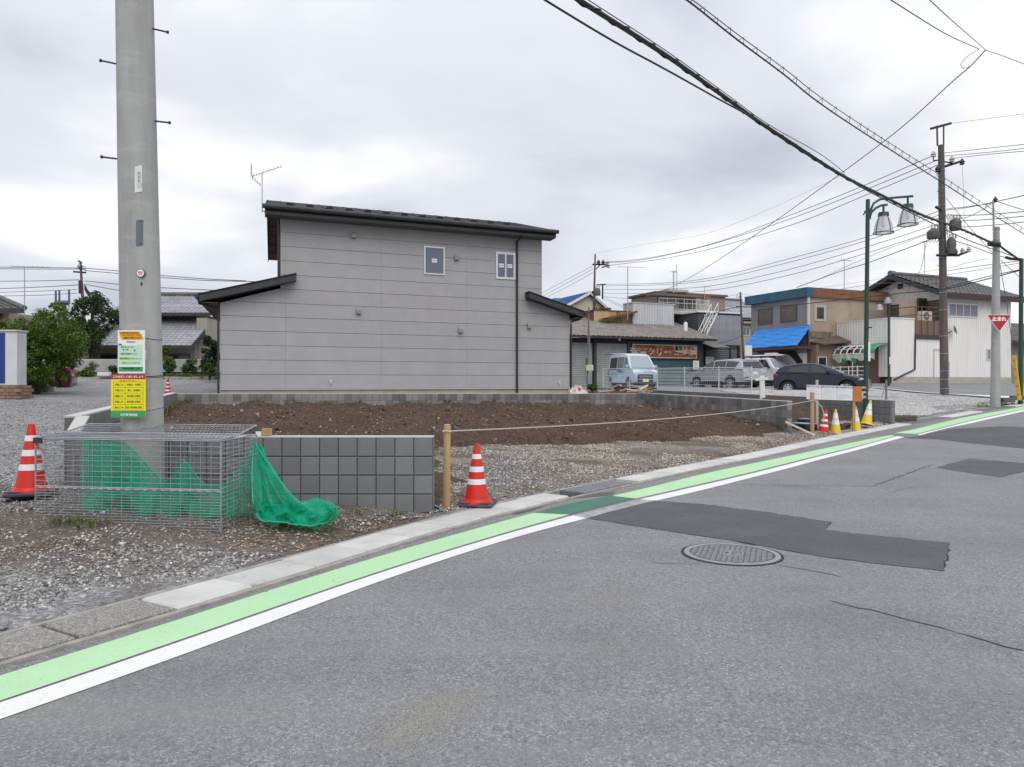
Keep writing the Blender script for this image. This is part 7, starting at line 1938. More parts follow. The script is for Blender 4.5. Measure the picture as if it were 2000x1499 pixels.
# white post with crosspiece by the fence end
q = P(1490, 781, 24.5)
t = thing('sign_post', 'white wooden marker post with a short crosspiece standing on the wall', 'post', q)
mb = MB(); mb.hexa([(-.09, -.04, 0), (.07, -.04, 0), (.07, .04, 0), (-.09, .04, 0), (-.11, -.04, .78), (.04, -.04, .80), (.04, .04, .80), (-.11, .04, .78)]); mb.build('post', WHITE, t, local=True)
mb = MB(); mb.hexa([(-.26, -.055, .62), (.16, -.055, .66), (.16, -.041, .66), (-.26, -.041, .62), (-.26, -.055, .71), (.16, -.055, .75), (.16, -.041, .75), (-.26, -.041, .71)]); mb.build('crosspiece', WHITE, t, local=True)
# rubble and rubbish behind the walls
q = P(1225, 764, 29.0)
mb = MB(); 
t = thing('scrap_heap', 'heap of broken planks and branches behind the block wall near the van', 'scrap heap', q)
for i in range(26):
    a = random.uniform(-.5, .5); l = random.uniform(.25, .9); x, y = random.gauss(0, .55), random.gauss(0, .3); z = random.uniform(-.05, .25) * max(0, 1 - abs(x) / 1.3)
    mb = MB(); M = Matrix.Translation((x, y, z)) @ Matrix.Rotation(a * 2, 4, 'Z') @ Matrix.Rotation(random.uniform(-.3, .3), 4, 'Y'); mb.box(-l / 2, l / 2, -.04, .04, -.02, .03, M)
    mb.build('broken_plank', random.choice([WOOD, RUST, mat('grey_wood', (0, 0, 0)), mat('pale_plank', (0, 0, 0)), DARKW]), t, local=True)
q = P(1128, 762, 27)
mb = MB(); rr = []
for j in range(9):
    w = j / 8; rr.append([q + Vector((.38 * math.cos(a) * (1 - w * .75) * (1 + .18 * math.sin(a * 3 + j)), .3 * math.sin(a) * (1 - w * .7), -.2 + .34 * w + .05 * math.sin(a * 5 + j * 1.3))) for a in np.linspace(0, 6.283, 25)])
mb.grid(rr); solo('rubbish_bag', mb, mat('bag_white_red', (.60, .56, .54), .7, var=(3.2, (.45, .06, .05), .54, .6)), 'crumpled white and red plastic bag at the grey house corner', 'bag', q, smooth=60)

# ------------------------------------------------------------------ poles, lamps, signs
def pole_obj(label, px0, py0, px1, py1, d, w_top, w_bot, m, name='utility_pole', group=None, n=16, sink=.4):
    a, b = P(px1, py1, d), P(px0, py0, d)
    t = thing(name, label, 'utility pole', a, 0, group)
    mb = MB(); k = d / FOC / 2; mb.tube([a - (b - a).normalized() * sink, a, a.lerp(b, .5), b], [w_bot * k, w_bot * k, (w_bot + w_top) / 2 * k, w_top * k], n); mb.build('shaft', m, t, smooth=40)
    return t, a, b
def tb_(t, name, m, d, pts, r, n=6):
    mb = MB(); mb.tube([P(x, y, dd if dd else d) for x, y, dd in [(q + (None,))[:3] for q in pts]], r, n); return mb.build(name, m, t, smooth=50)
PBRN = mat('pole_brown', (.12, .095, .085), .8, var=((5, 5, .6), (.085, .068, .062), .4, .7), var2=(9, (.16, .135, .125), .58, .8))
BD = 30.0
bp, ba_, bb_ = pole_obj('tall brown utility pole with transformers and crossarms before the white house', 1838, 284, 1845, 772, BD, 11, 16, PBRN)
for q in ([(1831, 285), (1830, 246)], [(1843, 284), (1843, 243)]): tb_(bp, 'pole_extension', PBRN, BD, q, .035)
tb_(bp, 'top_bar', DSTEEL, BD, [(1817, 252), (1858, 241)], .05, 4)
tb_(bp, 'crossarm', DSTEEL, BD, [(1844, 326), (1879, 315)], .05, 4); tb_(bp, 'crossarm', DSTEEL, BD, [(1836, 313), (1823, 314), (1823, 303)], .03, 4); tb_(bp, 'brace', DSTEEL, BD, [(1844, 316), (1862, 320)], .03, 4)
PORC = mat('porcelain', (.42, .40, .37), .35)
def insul(t, px, py, d, s=1.0):
    q = P(px, py, d); mb = MB(); mb.lathe([(.05 * s, -.1 * s), (.09 * s, -.08 * s), (.06 * s, -.02 * s), (.1 * s, 0), (.05 * s, .08 * s), (.03, .12 * s)], 10, q); mb.build('insulator', random.choice([PORC, DSTEEL]), t, smooth=50)
for px, py in ((1823, 302), (1859, 312), (1831, 331), (1879, 317)): insul(bp, px, py, BD - .05, 1.1)
def transformer(t, px, py, d, r, h, m=None):
    q = P(px, py, d); mb = MB(); mb.lathe([(r * .9, -h / 2), (r, -h / 2 + .05), (r, h / 2 - .08), (r * .7, h / 2), (.05, h / 2 + .06)], 16, q); b_ = mb.build('transformer', m or mat('transformer_grey', (.10, .10, .098), .6, var=(5, (.07, .066, .062), .45, .7)), t, smooth=40)
    for k in range(3): mb = MB(); mb.lathe([(.03, 0), (.05, .06), (.025, .1), (.04, .15), (.01, .2)], 8, q + Vector((-.12 + .12 * k, -.1, h / 2))); mb.build('bushing', PORC, b_)
transformer(bp, 1866, 440, BD - .25, .22, .42); transformer(bp, 1823, 458, BD - .2, .24, .35); transformer(bp, 1858, 482, BD - .2, .17, .62)
tb_(bp, 'crossarm', DSTEEL, BD - .2, [(1829, 499), (1874, 499)], .05, 4); tb_(bp, 'crossarm', DSTEEL, BD - .2, [(1874, 498), (1892, 491)], .045, 4)
for px, py in ((1861, 492), (1866, 492), (1880, 490), (1892, 488)): insul(bp, px, py, BD - .25, 1.0)
tb_(bp, 'crossarm', DSTEEL, BD - .2, [(1827, 404), (1840, 412)], .06, 4)
for y in np.arange(300, 760, 17): 
    c = P(1838 + (y - 284) / 488 * 7, y, BD); rr_ = (11 + 5 * (y - 284) / 488) * BD / FOC / 2 + .006
    if random.random() < .6: mb = MB(); mb.tube([c + Vector((rr_ * math.cos(a), rr_ * math.sin(a), 0)) for a in np.linspace(0, 6.283, 13)], .012, 4, caps=False); mb.build('steel_band', STEEL, bp)
for y in (375, 408, 428, 447, 470, 520, 538, 560): tb_(bp, 'step_bolt', DSTEEL, BD, [(1830 + random.choice((0, 3)), y - 1), (1839, y)], .014, 4)
tb_(bp, 'conduit', STEEL, BD - .28, [(1853, 706), (1853, 755)], .035)
for px in (1832, 1848, 1856): tb_(bp, 'drop_wire', CABLE2, BD - .2, [(px, 440), (px + random.uniform(-5, 5), 470), (px + 12, 478), (px + 6, 500)], .012, 4)
for k in range(5): tb_(bp, 'wire_loop', CABLE, BD - .3, [(1846 + 3 * k, 418), (1852 + 4 * k, 432 + 4 * k), (1845, 447 + 3 * k)], .013, 4)
for k in range(3): tb_(bp, 'wire_loop', CABLE, BD - .3, [(1812 + 6 * k, 464), (1818 + 6 * k, 474), (1824 + 6 * k, 463)], .013, 4)
# concrete pole with the stop sign
SD_ = 24.3
cp, ca_, cb_ = pole_obj('short grey concrete pole carrying the red triangular stop sign', 1946, 444, 1944, 787, SD_, 11.5, 18, CONC2)
tb_(cp, 'steel_bracket', STEEL, SD_ - .05, [(1941, 468), (1940, 392)], .035, 4)
tb_(cp, 'cable_box', BLACK, SD_ - .2, [(1931, 476), (1952, 478)], .09, 8); 
for y in (448, 470, 484): mb = MB(); c = P(1946, y, SD_); mb.tube([c + Vector((.11 * math.cos(a), .11 * math.sin(a), 0)) for a in np.linspace(0, 6.283, 13)], .012, 4, caps=False); mb.build('steel_band', STEEL, cp)
insul(cp, 1944, 391, SD_ - .05, .8)
ss = thing('stop_sign', 'red inverted triangle stop sign with white rim on the concrete pole', 'road sign', P(1951, 648, SD_ - .35))
SREDR = mat('road_sign_red', (.42, .012, .03), .45); 
def tri(k, y):
    c = Vector((P(1951, 0, y).x, y, P(0, 622.5, y).z)); pts = [(1927.5, 615), (1976, 616), (1952, 648.5)]
    cx, cy = 1951.8, 626.5; o = []
    for i in range(3):
        a, b, c_ = [np.array(pts[(i + j) % 3], float) for j in (-1, 0, 1)]
        for q in (a, c_): v = b + (q - b) * .06; o.append((cx + (v[0] - cx) * k, cy + (v[1] - cy) * k))
    return [P(x, z, y) for x, z in o]
mb = MB(); mb.prism(tri(1.02, SD_ - .34), (0, .03, 0)); mb.build('sign_rim', WINK, ss)
mb = MB(); mb.prism(tri(.955, SD_ - .344), (0, .003, 0)); mb.build('sign_face', SREDR, ss)
text('止まれ', .145, P(1951.5, 624, SD_ - .346), (1, 0, 0), (0, 0, 1), WINK, ss, bold=.008, sx=1.05)
mb = MB(); mb.tube([P(1945, 622, SD_ - .31), P(1945, 622, SD_ - .1)], .03, 6); mb.build('sign_clamp', STEEL, ss)
# yellow sleeve round a guy wire
ys = thing('guy_wire_guard', 'yellow striped guard sleeve leaning on a guy wire by the green post', 'guard', P(1990, 782, 24.6))
mb = MB(); mb.tube([P(1979, 695, 24.7), P(1990, 782, 24.6)], .045, 8); mb.build('yellow_tube', mat('guard_yellow', (.72, .44, .02), .5), ys)
mb = MB(); mb.tube([P(1983, 695, 24.62), P(1994, 782, 24.5)], .02, 6); mb.build('yellow_rod', mat('guard_yellow', (0, 0, 0)), ys)
for k in range(5): mb = MB(); a, b = P(1979, 695, 24.7), P(1990, 782, 24.6); mb.tube([a.lerp(b, .1 + .19 * k), a.lerp(b, .13 + .19 * k)], .047, 8); mb.build('orange_band', mat('band_orange', (.55, .22, .02), .5), ys)
# small steel post by the gravel lot
t = thing('steel_post', 'thin grey steel post with a stay standing in the gravel lot', 'post', P(1731, 782, 24)); tb_(t, 'post', mat('post_grey', (.16, .16, .17), .6), 24, [(1731, 784), (1731, 742)], .035); tb_(t, 'stay', CABLE2, 24, [(1731, 745), (1721, 781)], .008, 4)
# green street lamps
LGL = mat('lamp_glass', (.55, .57, .60), .15, alpha=.55)
def street_lamp(label, px, pyb, pyt, d, s, heads, w=8.0, base_px=None):
    a, b = P(base_px or px, pyb, d), P(px, pyt, d); a.z = min(a.z, gz(a.x, a.y))
    t = thing('street_lamp', label, 'street lamp', a, 0, 'green street lamps')
    k = d / FOC / 2
    mb = MB(); mb.tube([a - up * .3, b], [w * k * 1.1, w * k * .95], 14); mb.build('post', GREENP, t, smooth=40)
    for (hx, hy, pts) in heads:
        tb_(t, 'arm', GREENP, d - .0, pts, .033 * s, 8)
        h = P(hx, hy, d)
        mb = MB(); mb.tube([h, h - up * .22 * s], .03 * s, 8); mb.lathe([(.03 * s, -.2 * s), (.135 * s, -.21 * s), (.15 * s, -.31 * s), (.13 * s, -.32 * s)], 16, h); mb.build('lamp_cap', GREENP, t, smooth=40)
        mb = MB(); mb.lathe([(.14 * s, -.322 * s), (.19 * s, -.45 * s), (.235 * s, -.6 * s), (.265 * s, -.78 * s)], 20, h, caps=False); sh = mb.build('lamp_shade', LGL, t, smooth=50)
        mb = MB(); mb.lathe([(.05 * s, -.33 * s), (.06 * s, -.45 * s), (.05 * s, -.6 * s), (.01, -.64 * s)], 12, h); mb.build('bulb', WHITE, t, smooth=50)
        mb = MB(); mb.tube([h + Vector((.266 * s * math.cos(q), .266 * s * math.sin(q), -.785 * s)) for q in np.linspace(0, 6.283, 25)], .014 * s, 5, caps=False)
        for q in (.3, 1.87, 3.44, 5.01): mb.tube([h + Vector((r * s * math.cos(q), r * s * math.sin(q), z * s)) for r, z in ((.145, -.32), (.195, -.45), (.24, -.6), (.27, -.785))], .011 * s, 4)
        mb.build('lamp_frame', GREENP, t)
    return t
LD = 20.9
l1 = street_lamp('tall green street lamp with two hanging glass shades behind the yellow cones', 1695, 812, 390, LD, 1.0,
    [(1725.5, 401, [(1699, 424), (1702, 415), (1710, 407), (1720, 402), (1733, 400)]), (1773, 385, [(1699, 428), (1700, 412), (1706, 398), (1718, 390), (1740, 387), (1783, 383.5)])], 8.2, base_px=1690)
tb_(l1, 'clamp', DSTEEL, LD - .08, [(1689, 640), (1703, 640)], .02, 5); tb_(l1, 'wire_clip', DSTEEL, LD - .1, [(1686, 420), (1690, 415), (1688, 412)], .02, 5)
a = P(1697.5, 706, LD - .1); b = P(1697.5, 668, LD - .1); mb = MB(); mb.box(a.x - .03, a.x + .03, a.y - .01, a.y, a.z, b.z); mb.build('paper_strip', WHITE, l1)
l2 = street_lamp('smaller green street lamp beside the torn awning of the annex', 1736, 762, 578, 37.5, .72,
    [(1734, 572, [(1736, 580), (1735, 572), (1733, 571)]), (1717.5, 585.5, [(1736, 588), (1730, 583), (1717, 584)])], 4.2)
a = P(1736.5, 712, 37.4); b = P(1736.5, 698, 37.4); mb = MB(); mb.box(a.x - .03, a.x + .03, a.y - .1, a.y - .06, a.z, b.z); mb.build('paper_strip', WHITE, l2)
l3, a_, b_ = pole_obj('green street lamp post standing behind the yellow guard sleeve', 1995, 506, 1993, 783, 25.2, 7.6, 8.6, GREENP, name='street_lamp', group='green street lamps'); l3['category'] = 'street lamp'
tb_(l3, 'arm', CABLE, 25.1, [(1964, 503), (1975, 506), (1994, 507)], .05, 6)
# far poles and masts
FD = 55.0
fpole, fa_, fb_ = pole_obj('distant dark utility pole with a short crossarm behind the workshop', 1162.5, 497, 1159, 640, FD, 3, 5.5, PBRN)
tb_(fpole, 'crossarm', DSTEEL, FD, [(1157, 517), (1189, 517)], .06, 4); tb_(fpole, 'crossarm', DSTEEL, FD - .3, [(1175, 523), (1188, 519)], .05, 4); tb_(fpole, 'brace', DSTEEL, FD, [(1164, 526), (1172, 518)], .04, 4)
for px, py in ((1169, 513), (1178, 513), (1186, 514), (1188, 519)): insul(fpole, px, py, FD, 1.6)
tb_(fpole, 'crossarm', DSTEEL, FD, [(1156, 572), (1169, 567)], .1, 4); transformer(fpole, 1167, 571, FD - .3, .22, .5)
tb_(fpole, 'side_rack', DSTEEL, FD, [(1177, 556), (1177, 585)], .06, 4); tb_(fpole, 'side_arm', DSTEEL, FD, [(1165, 557), (1183, 556)], .05, 4)
for k in range(6): tb_(fpole, 'wire_loop', CABLE, FD - .2, [(1160 + k, 590 + 2 * k), (1165 + k, 600 + 2 * k), (1157, 606 + k)], .03, 4)
mp_, a_, b_ = pole_obj('thin grey meter pole with boxes beside the workshop shutter', 1150, 600, 1147, 756, 41.0 - 4.6, 2.6, 3.4, mat('post_grey', (0, 0, 0)))
mb = MB(); c = P(1151.5, 719, 36.3); mb.bbox(c.x - .17, c.x + .17, c.y - .15, c.y - .02, c.z - .14, c.z + .14, c=.01); mb.build('meter_box', mat('meter_cream', (.58, .54, .40), .6), mp_)
mb = MB(); c = P(1145, 706, 36.3); mb.bbox(c.x - .05, c.x + .09, c.y - .15, c.y - .02, c.z - .17, c.z + .17, c=.01); mb.build('meter_box', mat('transformer_grey', (0, 0, 0)), mp_)
tb_(mp_, 'insulator_bracket', DSTEEL, 36.3, [(1144, 612), (1160, 606)], .03, 4); tb_(mp_, 'conduit', STEEL, 36.25, [(1151, 625), (1152, 690), (1147, 700)], .02, 5)
tb_(mp_, 'drop_wire', CABLE2, 36.25, [(1144, 720), (1143, 735), (1146, 752)], .012, 4)
sp_, a_, b_ = pole_obj('dark timber service pole between the grey garage and the tan building', 1446, 571, 1453, 728, 42.5, 3.5, 5.5, PBRN)
mb = MB(); c = P(1460, 686, 42.3); mb.bbox(c.x - .2, c.x + .2, c.y - .2, c.y - .02, c.z - .3, c.z + .3, c=.02); mb.build('meter_box', WHITE, sp_)
tb_(sp_, 'cable_clamp', BLACK, 42.3, [(1438, 600), (1447, 599)], .05, 5); tb_(sp_, 'wire_ring', STEEL, 42.3, [(1441, 574), (1438, 580), (1442, 583), (1446, 575)], .02, 4)
antenna('flat tv antenna on a tall mast behind the corrugated shed', P(1226, 522, 48), P(0, 625, 48).z, 1.9, R(10), elems=8, refl=False, mast_r=.03)
antenna('short tv antenna mast on the flat roofed pinkish house', P(1315.5, 531, 50), P(0, 573, 50).z, .6, R(60), elems=5, refl=False, mast_r=.04)
t = thing('antenna_mast', 'bare thin mast standing on the flat roofed pinkish house', 'antenna', P(1322, 573, 50)); tb_(t, 'mast', STEEL, 50, [(1322, 573), (1321.5, 517)], .025, 5)
antenna('tv antenna on a mast above the rust edged tan building', P(1649, 509, 46), P(0, 572, 46).z, 1.0, R(20), elems=6, refl=False, mast_r=.025)
antenna('thin antenna mast rising from the tiled roof of the corner house', P(1806, 472, 45), P(0, 545, 45).z, .5, R(30), elems=4, refl=False, mast_r=.022)
antenna('low tv antenna over the tiled roof near the timber service pole', P(1376, 561, 52), P(0, 585, 52).z, .7, R(10), elems=5, refl=False, mast_r=.02)
antenna('tall tv antenna mast beside the old house on the gravel drive', P(48, 521, 34), P(0, 640, 34).z, 1.6, R(12), elems=8, refl=False, mast_r=.02)

# ------------------------------------------------------------------ overhead cables
def wire(pts, d0, d1, r, label, m=CABLE2, seg=28, group='overhead cables', name='cable', spiral=None):
    q = np.array(pts, float); l = np.concatenate([[0], np.cumsum(np.hypot(*np.diff(q, axis=0).T))]); l /= l[-1]
    p3 = [P(x, y, 1 / ((1 - u) / d0 + u / d1)) for (x, y), u in zip(q, l)]
    o = []
    n = len(p3)
    for i in range(n - 1):
        a, b, c, d = p3[max(i - 1, 0)], p3[i], p3[i + 1], p3[min(i + 2, n - 1)]
        if i == 0: a = b * 2 - c
        if i == n - 2: d = c * 2 - b
        k = max(int(seg / (n - 1)), 3)
        for j in range(k):
            t = j / k; o.append(.5 * ((2 * b) + (c - a) * t + (2 * a - 5 * b + 4 * c - d) * t * t + (3 * b - a - 3 * c + d) * t ** 3))
    o.append(p3[-1])
    off = lambda q: q[0] < 0 or q[0] > 2000 or q[1] < 0
    if off(pts[0]): o.insert(0, o[0] + (o[0] - o[2]).normalized() * 14)      # runs on beyond the frame
    if off(pts[-1]): o.append(o[-1] + (o[-1] - o[-3]).normalized() * 14)
    mb = MB(); mb.tube(o, r, 5, caps=False)
    if spiral:
        amp, turns, rs = spiral; L_ = [0]
        for i in range(1, len(o)): L_.append(L_[-1] + (o[i] - o[i - 1]).length)
        n2 = int(turns * L_[-1]) * 6; sp = []
        for i in range(n2 + 1):
            s_ = L_[-1] * i / n2; k = min(max(np.searchsorted(L_, s_) - 1, 0), len(o) - 2); u = (s_ - L_[k]) / max(L_[k + 1] - L_[k], 1e-6)
            c = o[k].lerp(o[k + 1], u); tdir = (o[k + 1] - o[k]).normalized(); s1 = tdir.cross(up).normalized(); s2 = s1.cross(tdir); a = s_ * turns * 2 * math.pi
            sp.append(c + s1 * math.cos(a) * amp + s2 * (math.sin(a) * amp))
        mb.tube(sp, rs, 4, caps=False)
    me_base = o[len(o) // 2]
    return solo(name, mb, m, label, 'cable', me_base, group)
wire([(1085, -30), (1135, 3), (1300, 108), (1420, 193), (1500, 250), (1640, 340), (1720, 381), (1800, 420), (1880, 449), (1942, 477)], 8.2, 24.2, .032, 'thick black spiral bound cable bundle running to the concrete pole top', CABLE, 60, spiral=(.036, 1.7, .010))
wire([(1100, -31), (1150, 1), (1300, 99), (1420, 185), (1500, 243), (1600, 300), (1650, 338)], 8.3, 15.5, .007, 'thin messenger strand just above the thick black cable', CABLE2, 40)
wire([(1030, -22), (1080, 10), (1200, 82), (1300, 136), (1400, 192), (1500, 248), (1640, 339), (1700, 376), (1840, 446), (1900, 473), (1990, 505)], 7.8, 25.0, .013, 'single black cable sagging beneath the thick bundle to the green post', CABLE, 50)
lad = wire([(1300, -22), (1345, 3), (1435, 74), (1530, 145), (1600, 201), (1700, 268), (1842, 358), (1920, 408), (2020, 470)], 10.4, 29, .014, 'cable hung in a ladder of rings from its strand', CABLE, 50)
wire([(1310, -25), (1352, 0), (1440, 67), (1535, 137), (1605, 192), (1705, 259), (1845, 348), (1923, 399), (2022, 462)], 10.4, 29, .008, 'thin suspension strand above the ladder hung cable', CABLE2, 50)
def at_poly(pts, u):
    q = np.array(pts, float); l = np.concatenate([[0], np.cumsum(np.hypot(*np.diff(q, axis=0).T))]); l /= l[-1]
    return np.interp(u, l, q[:, 0]), np.interp(u, l, q[:, 1])
lo_ = [(1300, -22), (1345, 3), (1435, 74), (1530, 145), (1600, 201), (1700, 268), (1842, 358), (1920, 408), (2020, 470)]; hi_ = [(1310, -25), (1352, 0), (1440, 67), (1535, 137), (1605, 192), (1705, 259), (1845, 348), (1923, 399), (2022, 462)]
mb = MB()
for u in np.concatenate([np.linspace(.05, .5, 13), np.linspace(.53, 1, 26)]):
    d = 1 / ((1 - u) / 10.4 + u / 29); a, b = P(*at_poly(lo_, u), d), P(*at_poly(hi_, u), d); a -= (b - a) * .3; mb.tube([a, b + (b - a) * .2, b.lerp(a, .5) + Vector((.1, .12, -.02))], .0055, 4)
mb.build('hanger_rings', CABLE2, lad, kind='stuff')
J = (1925, 97, 15.0)
wire([(1725, -10), (1760, 13), (1850, 68), (1912, 96)], 9.0, 15, .008, 'grey drop wire coming down to the high wire junction', CABLE2)
wire([(1800, -15), (1850, 32), (1925, 98)], 9.5, 15, .007, 'steep thin wire meeting at the high wire junction', CABLE2)
wire([(1925, 98), (1960, 110), (2030, 137)], 15, 13, .007, 'thin wire leaving the high junction past the frame edge', CABLE2)
wire([(1925, 98), (1895, 130), (1860, 160), (1760, 250), (1640, 341), (1500, 442), (1400, 510), (1330, 552), (1280, 575)], 15, 46, .012, 'long diagonal drop wire from the high junction to the pinkish house', CABLE2, 40)
wire([(1912, 97), (1890, 110), (1877, 126), (1882, 134), (1895, 130)], 15, 15.2, .006, 'slack loop of wire hanging at the high junction', CABLE2)
hl = 'high voltage lines from the brown pole'
for k, (pts, lab) in enumerate((([(1825, 303), (1675, 368), (1532, 425), (1400, 473.6), (1300, 498), (1230, 509), (1186, 512)], 'uppermost of the three high lines between the brown and distant poles'),
        ([(1831, 313), (1680, 375), (1532, 432), (1400, 474.6), (1300, 499.5), (1230, 511), (1178, 513)], 'middle of the three high lines between the brown and distant poles'),
        ([(1833, 322), (1704, 376), (1554, 437), (1400, 483.5), (1300, 505), (1240, 513), (1188, 519)], 'lowest of the three high lines between the brown and distant poles'))): wire(pts, BD, FD, .016, lab, CABLE2, 40)
for pts, lab in (([(1835, 412), (1690, 464), (1540, 506), (1400, 541), (1300, 553), (1180, 556)], 'first of four low lines from the brown pole'), ([(1838, 419), (1690, 471), (1540, 513), (1400, 546), (1300, 556), (1182, 559)], 'second of four low lines from the brown pole'),
        ([(1836, 437), (1690, 483.5), (1540, 527), (1400, 557), (1300, 565), (1180, 566)], 'third of four low lines from the brown pole'), ([(1812, 456), (1690, 495.6), (1540, 538), (1400, 566), (1300, 573), (1180, 573)], 'lowest of four low lines from the brown pole')): wire(pts, BD, FD, .014, lab, CABLE2, 36)
wire([(1823, 466), (1700, 512), (1640, 531), (1572, 556), (1556, 562)], BD, 42, .018, 'black service cable from the transformers to the tan building roof', CABLE)
wire([(1812, 458), (1720, 492), (1655, 520), (1610, 541), (1568, 557)], BD, 42, .010, 'thin drop wire just above the tan building service cable', CABLE2)
wire([(1990, 529), (1918, 548), (1838, 566), (1760, 573), (1690, 580), (1580, 593), (1500, 599), (1440, 600)], 25.1, 42.3, .02, 'long black cable crossing before the tiled gable to the timber pole', CABLE, 40)
wire([(1440, 600), (1420, 604), (1390, 615), (1366, 622)], 42.3, 43, .018, 'black cable sagging from the timber pole to the garage stairs', CABLE)
wire([(1451, 655), (1440, 660), (1428, 665), (1404, 671)], 42.4, 38.8, .018, 'short black cable drooping from the timber pole to the workshop eave', CABLE)
wire([(1470, 579), (1446, 575), (1420, 580)], 42.5, 46, .008, 'faint wire tied to the top of the timber pole', CABLE2)
wire([(1845, 545), (1760, 552), (1700, 556), (1600, 572), (1540, 577)], BD, 43, .010, 'thin wire passing low over the tan building roof', CABLE2)
wire([(1838, 554), (1740, 563), (1700, 570), (1640, 577)], BD, 43, .012, 'dark wire running from the brown pole past the gable', CABLE)
for pts, d0, d1, r, lab in (([(1858, 241), (1930, 232), (2020, 220)], BD, 22, .007, 'topmost faint wire leaving the brown pole bar'), ([(1845, 299), (1930, 290), (2020, 280)], BD, 22, .011, 'upper line of the trio leaving the brown pole head'), ([(1845, 305), (1930, 298), (2020, 288)], BD, 22, .011, 'middle line of the trio leaving the brown pole head'), ([(1860, 310), (1930, 302), (2020, 294)], BD, 22, .011, 'lower line of the trio leaving the brown pole head'),
        ([(1848, 411), (1900, 404), (1941, 395), (2020, 378)], BD, 20, .013, 'line from the brown pole over the bracket top'), ([(1850, 408), (1880, 405), (1938, 398)], BD, SD_, .012, 'short span between the brown pole and the steel bracket'), ([(1858, 421), (1920, 420), (2020, 412)], BD, 22, .013, 'first beaded line to the frame edge below the bracket'), ([(1870, 432), (1930, 429), (2020, 421)], BD, 22, .013, 'second beaded line to the frame edge below the bracket'), ([(1876, 444), (1930, 441), (2020, 432)], BD, 22, .013, 'third beaded line to the frame edge below the bracket'),
        ([(1945, 393), (1975, 403), (2020, 417)], SD_, 20, .011, 'line descending from the bracket to the frame edge'), ([(1941, 396), (1900, 420), (1876, 428)], SD_, BD, .010, 'oblique wire from the bracket down to the transformer'), ([(1848, 387), (1890, 440), (1940, 495), (1995, 545)], BD, 25, .011, 'steep wire passing behind the concrete pole to the green post'), ([(1862, 470), (1900, 482), (1940, 497), (1968, 504)], BD, 25.1, .014, 'cable from the brown pole to the small arm of the green post'),
        ([(1846, 530), (1920, 519), (1993, 510)], BD, 25.2, .012, 'flat wire from the brown pole to the green post top'), ([(1846, 538), (1920, 526), (1993, 514)], BD, 25.2, .009, 'fainter wire under the flat wire to the green post'), ([(1845, 563), (1920, 543), (1993, 527)], BD, 25.2, .016, 'thick wire from the brown pole curving up to the green post'),
        ([(1950, 478), (1965, 490), (1993, 509)], SD_, 25.1, .035, 'heavy cable end dropping from the concrete pole to the green post'), ([(1949, 495), (1958, 545), (1967, 600), (1974, 650), (1980, 696)], SD_, 24.7, .011, 'slanting guy wire from the concrete pole to the yellow sleeve'),
        ([(1993, 570), (2020, 566)], 25, 22, .01, 'stub of wire at the frame edge beside the green post'), ([(1930, 505), (1880, 516), (1850, 524), (1700, 548), (1600, 563)], 27, 46, .007, 'faint high wire seen behind the brown pole'), ([(1810, 470), (1800, 520), (1788, 545), (1762, 585)], BD, 42, .01, 'wire dropping from the transformers to the gable of the corner house'), ([(1879, 318), (1882, 380), (1884, 440), (1891, 488)], BD, BD, .006, 'thin vertical lead from the crossarm tip to the lower arm')): wire(pts, d0, d1, r, lab, CABLE if r > .012 else CABLE2)
for k, (pts, lab) in enumerate((([(1157, 520), (1110, 545), (1058, 573)], 'first of the lines descending behind the grey house roof'), ([(1158, 526), (1110, 552), (1058, 580)], 'second of the lines descending behind the grey house roof'), ([(1158, 533), (1115, 557), (1070, 580)], 'third of the lines descending behind the grey house roof'))): wire(pts, FD, 75, .016, lab, CABLE2)
for pts, lab in (([(1180, 580), (1240, 585), (1300, 588)], 'low wire from the distant pole towards the flat roofed house'), ([(1180, 585), (1215, 600), (1228, 602)], 'thin wire dropping beside the antenna mast behind the shed'), ([(1170, 575), (1195, 588), (1216, 598)], 'short drop wire right beside the distant pole rack')): wire(pts, FD, 48, .012, lab.replace('right ', ''), CABLE2)
wire([(1153, 497), (1250, 479), (1380, 456), (1500, 410), (1640, 345)], FD, 40, .008, 'very faint pale wire above the high lines', mat('cable_pale', (.33, .33, .36), .6), 30)
# ------------------------------------------------------------------ the gravel drive side: sign, houses, trees
sgx = P(33, 0, 22).x; zb0 = P(0, 753, 22).z
t = thing('sign_pillar', 'white framed pillar sign with a blue panel on a brick planter', 'sign', (sgx - 1.2, 22.2, zb0))
zt0_ = P(0, 648, 22).z
mb = MB(); mb.bbox(sgx - 2.6, sgx, 22.0, 22.45, zb0, zt0_, c=.012); mb.build('pillar', mat('pillar_white', (.58, .59, .60), .5, var=(2, (.5, .51, .52), .45, .7)), t)
mb = MB(); mb.bbox(sgx - 2.65, sgx + .03, 21.95, 22.5, zt0_ + .001, zt0_ + .05, c=.01); mb.build('pillar_cap', mat('cap_pale', (.5, .5, .48), .6), t)
xb = P(10, 0, 22).x
mb = MB(); mb.box(sgx - 2.5, xb - .0, 21.985, 21.999, zb0 + .06, zt0_ - .04); mb.build('blue_panel', mat('panel_blue', (.01, .035, .19), .4), t)
pl = thing('brick_planter', 'low brown brick planter under the blue and white sign', 'planter', (P(30, 0, 21.6).x, 21.6, gz(P(30, 0, 21.6).x, 21.6)))
BRK = mat('planter_brick', (.25, .165, .115), .9, var=(6, (.19, .12, .085), .42, .7), rnd=.18, bump=(60, .3))
xr = P(33, 0, 21.5).x; zt_ = P(0, 753, 21.5).z
mb = MB(); mb.box(xr - 4, xr - .02, 21.52, 22.15, zt_ - .6, zt_ - .02); mb.build('planter_core', mat('planter_mortar', (.22, .19, .16), .95), pl)
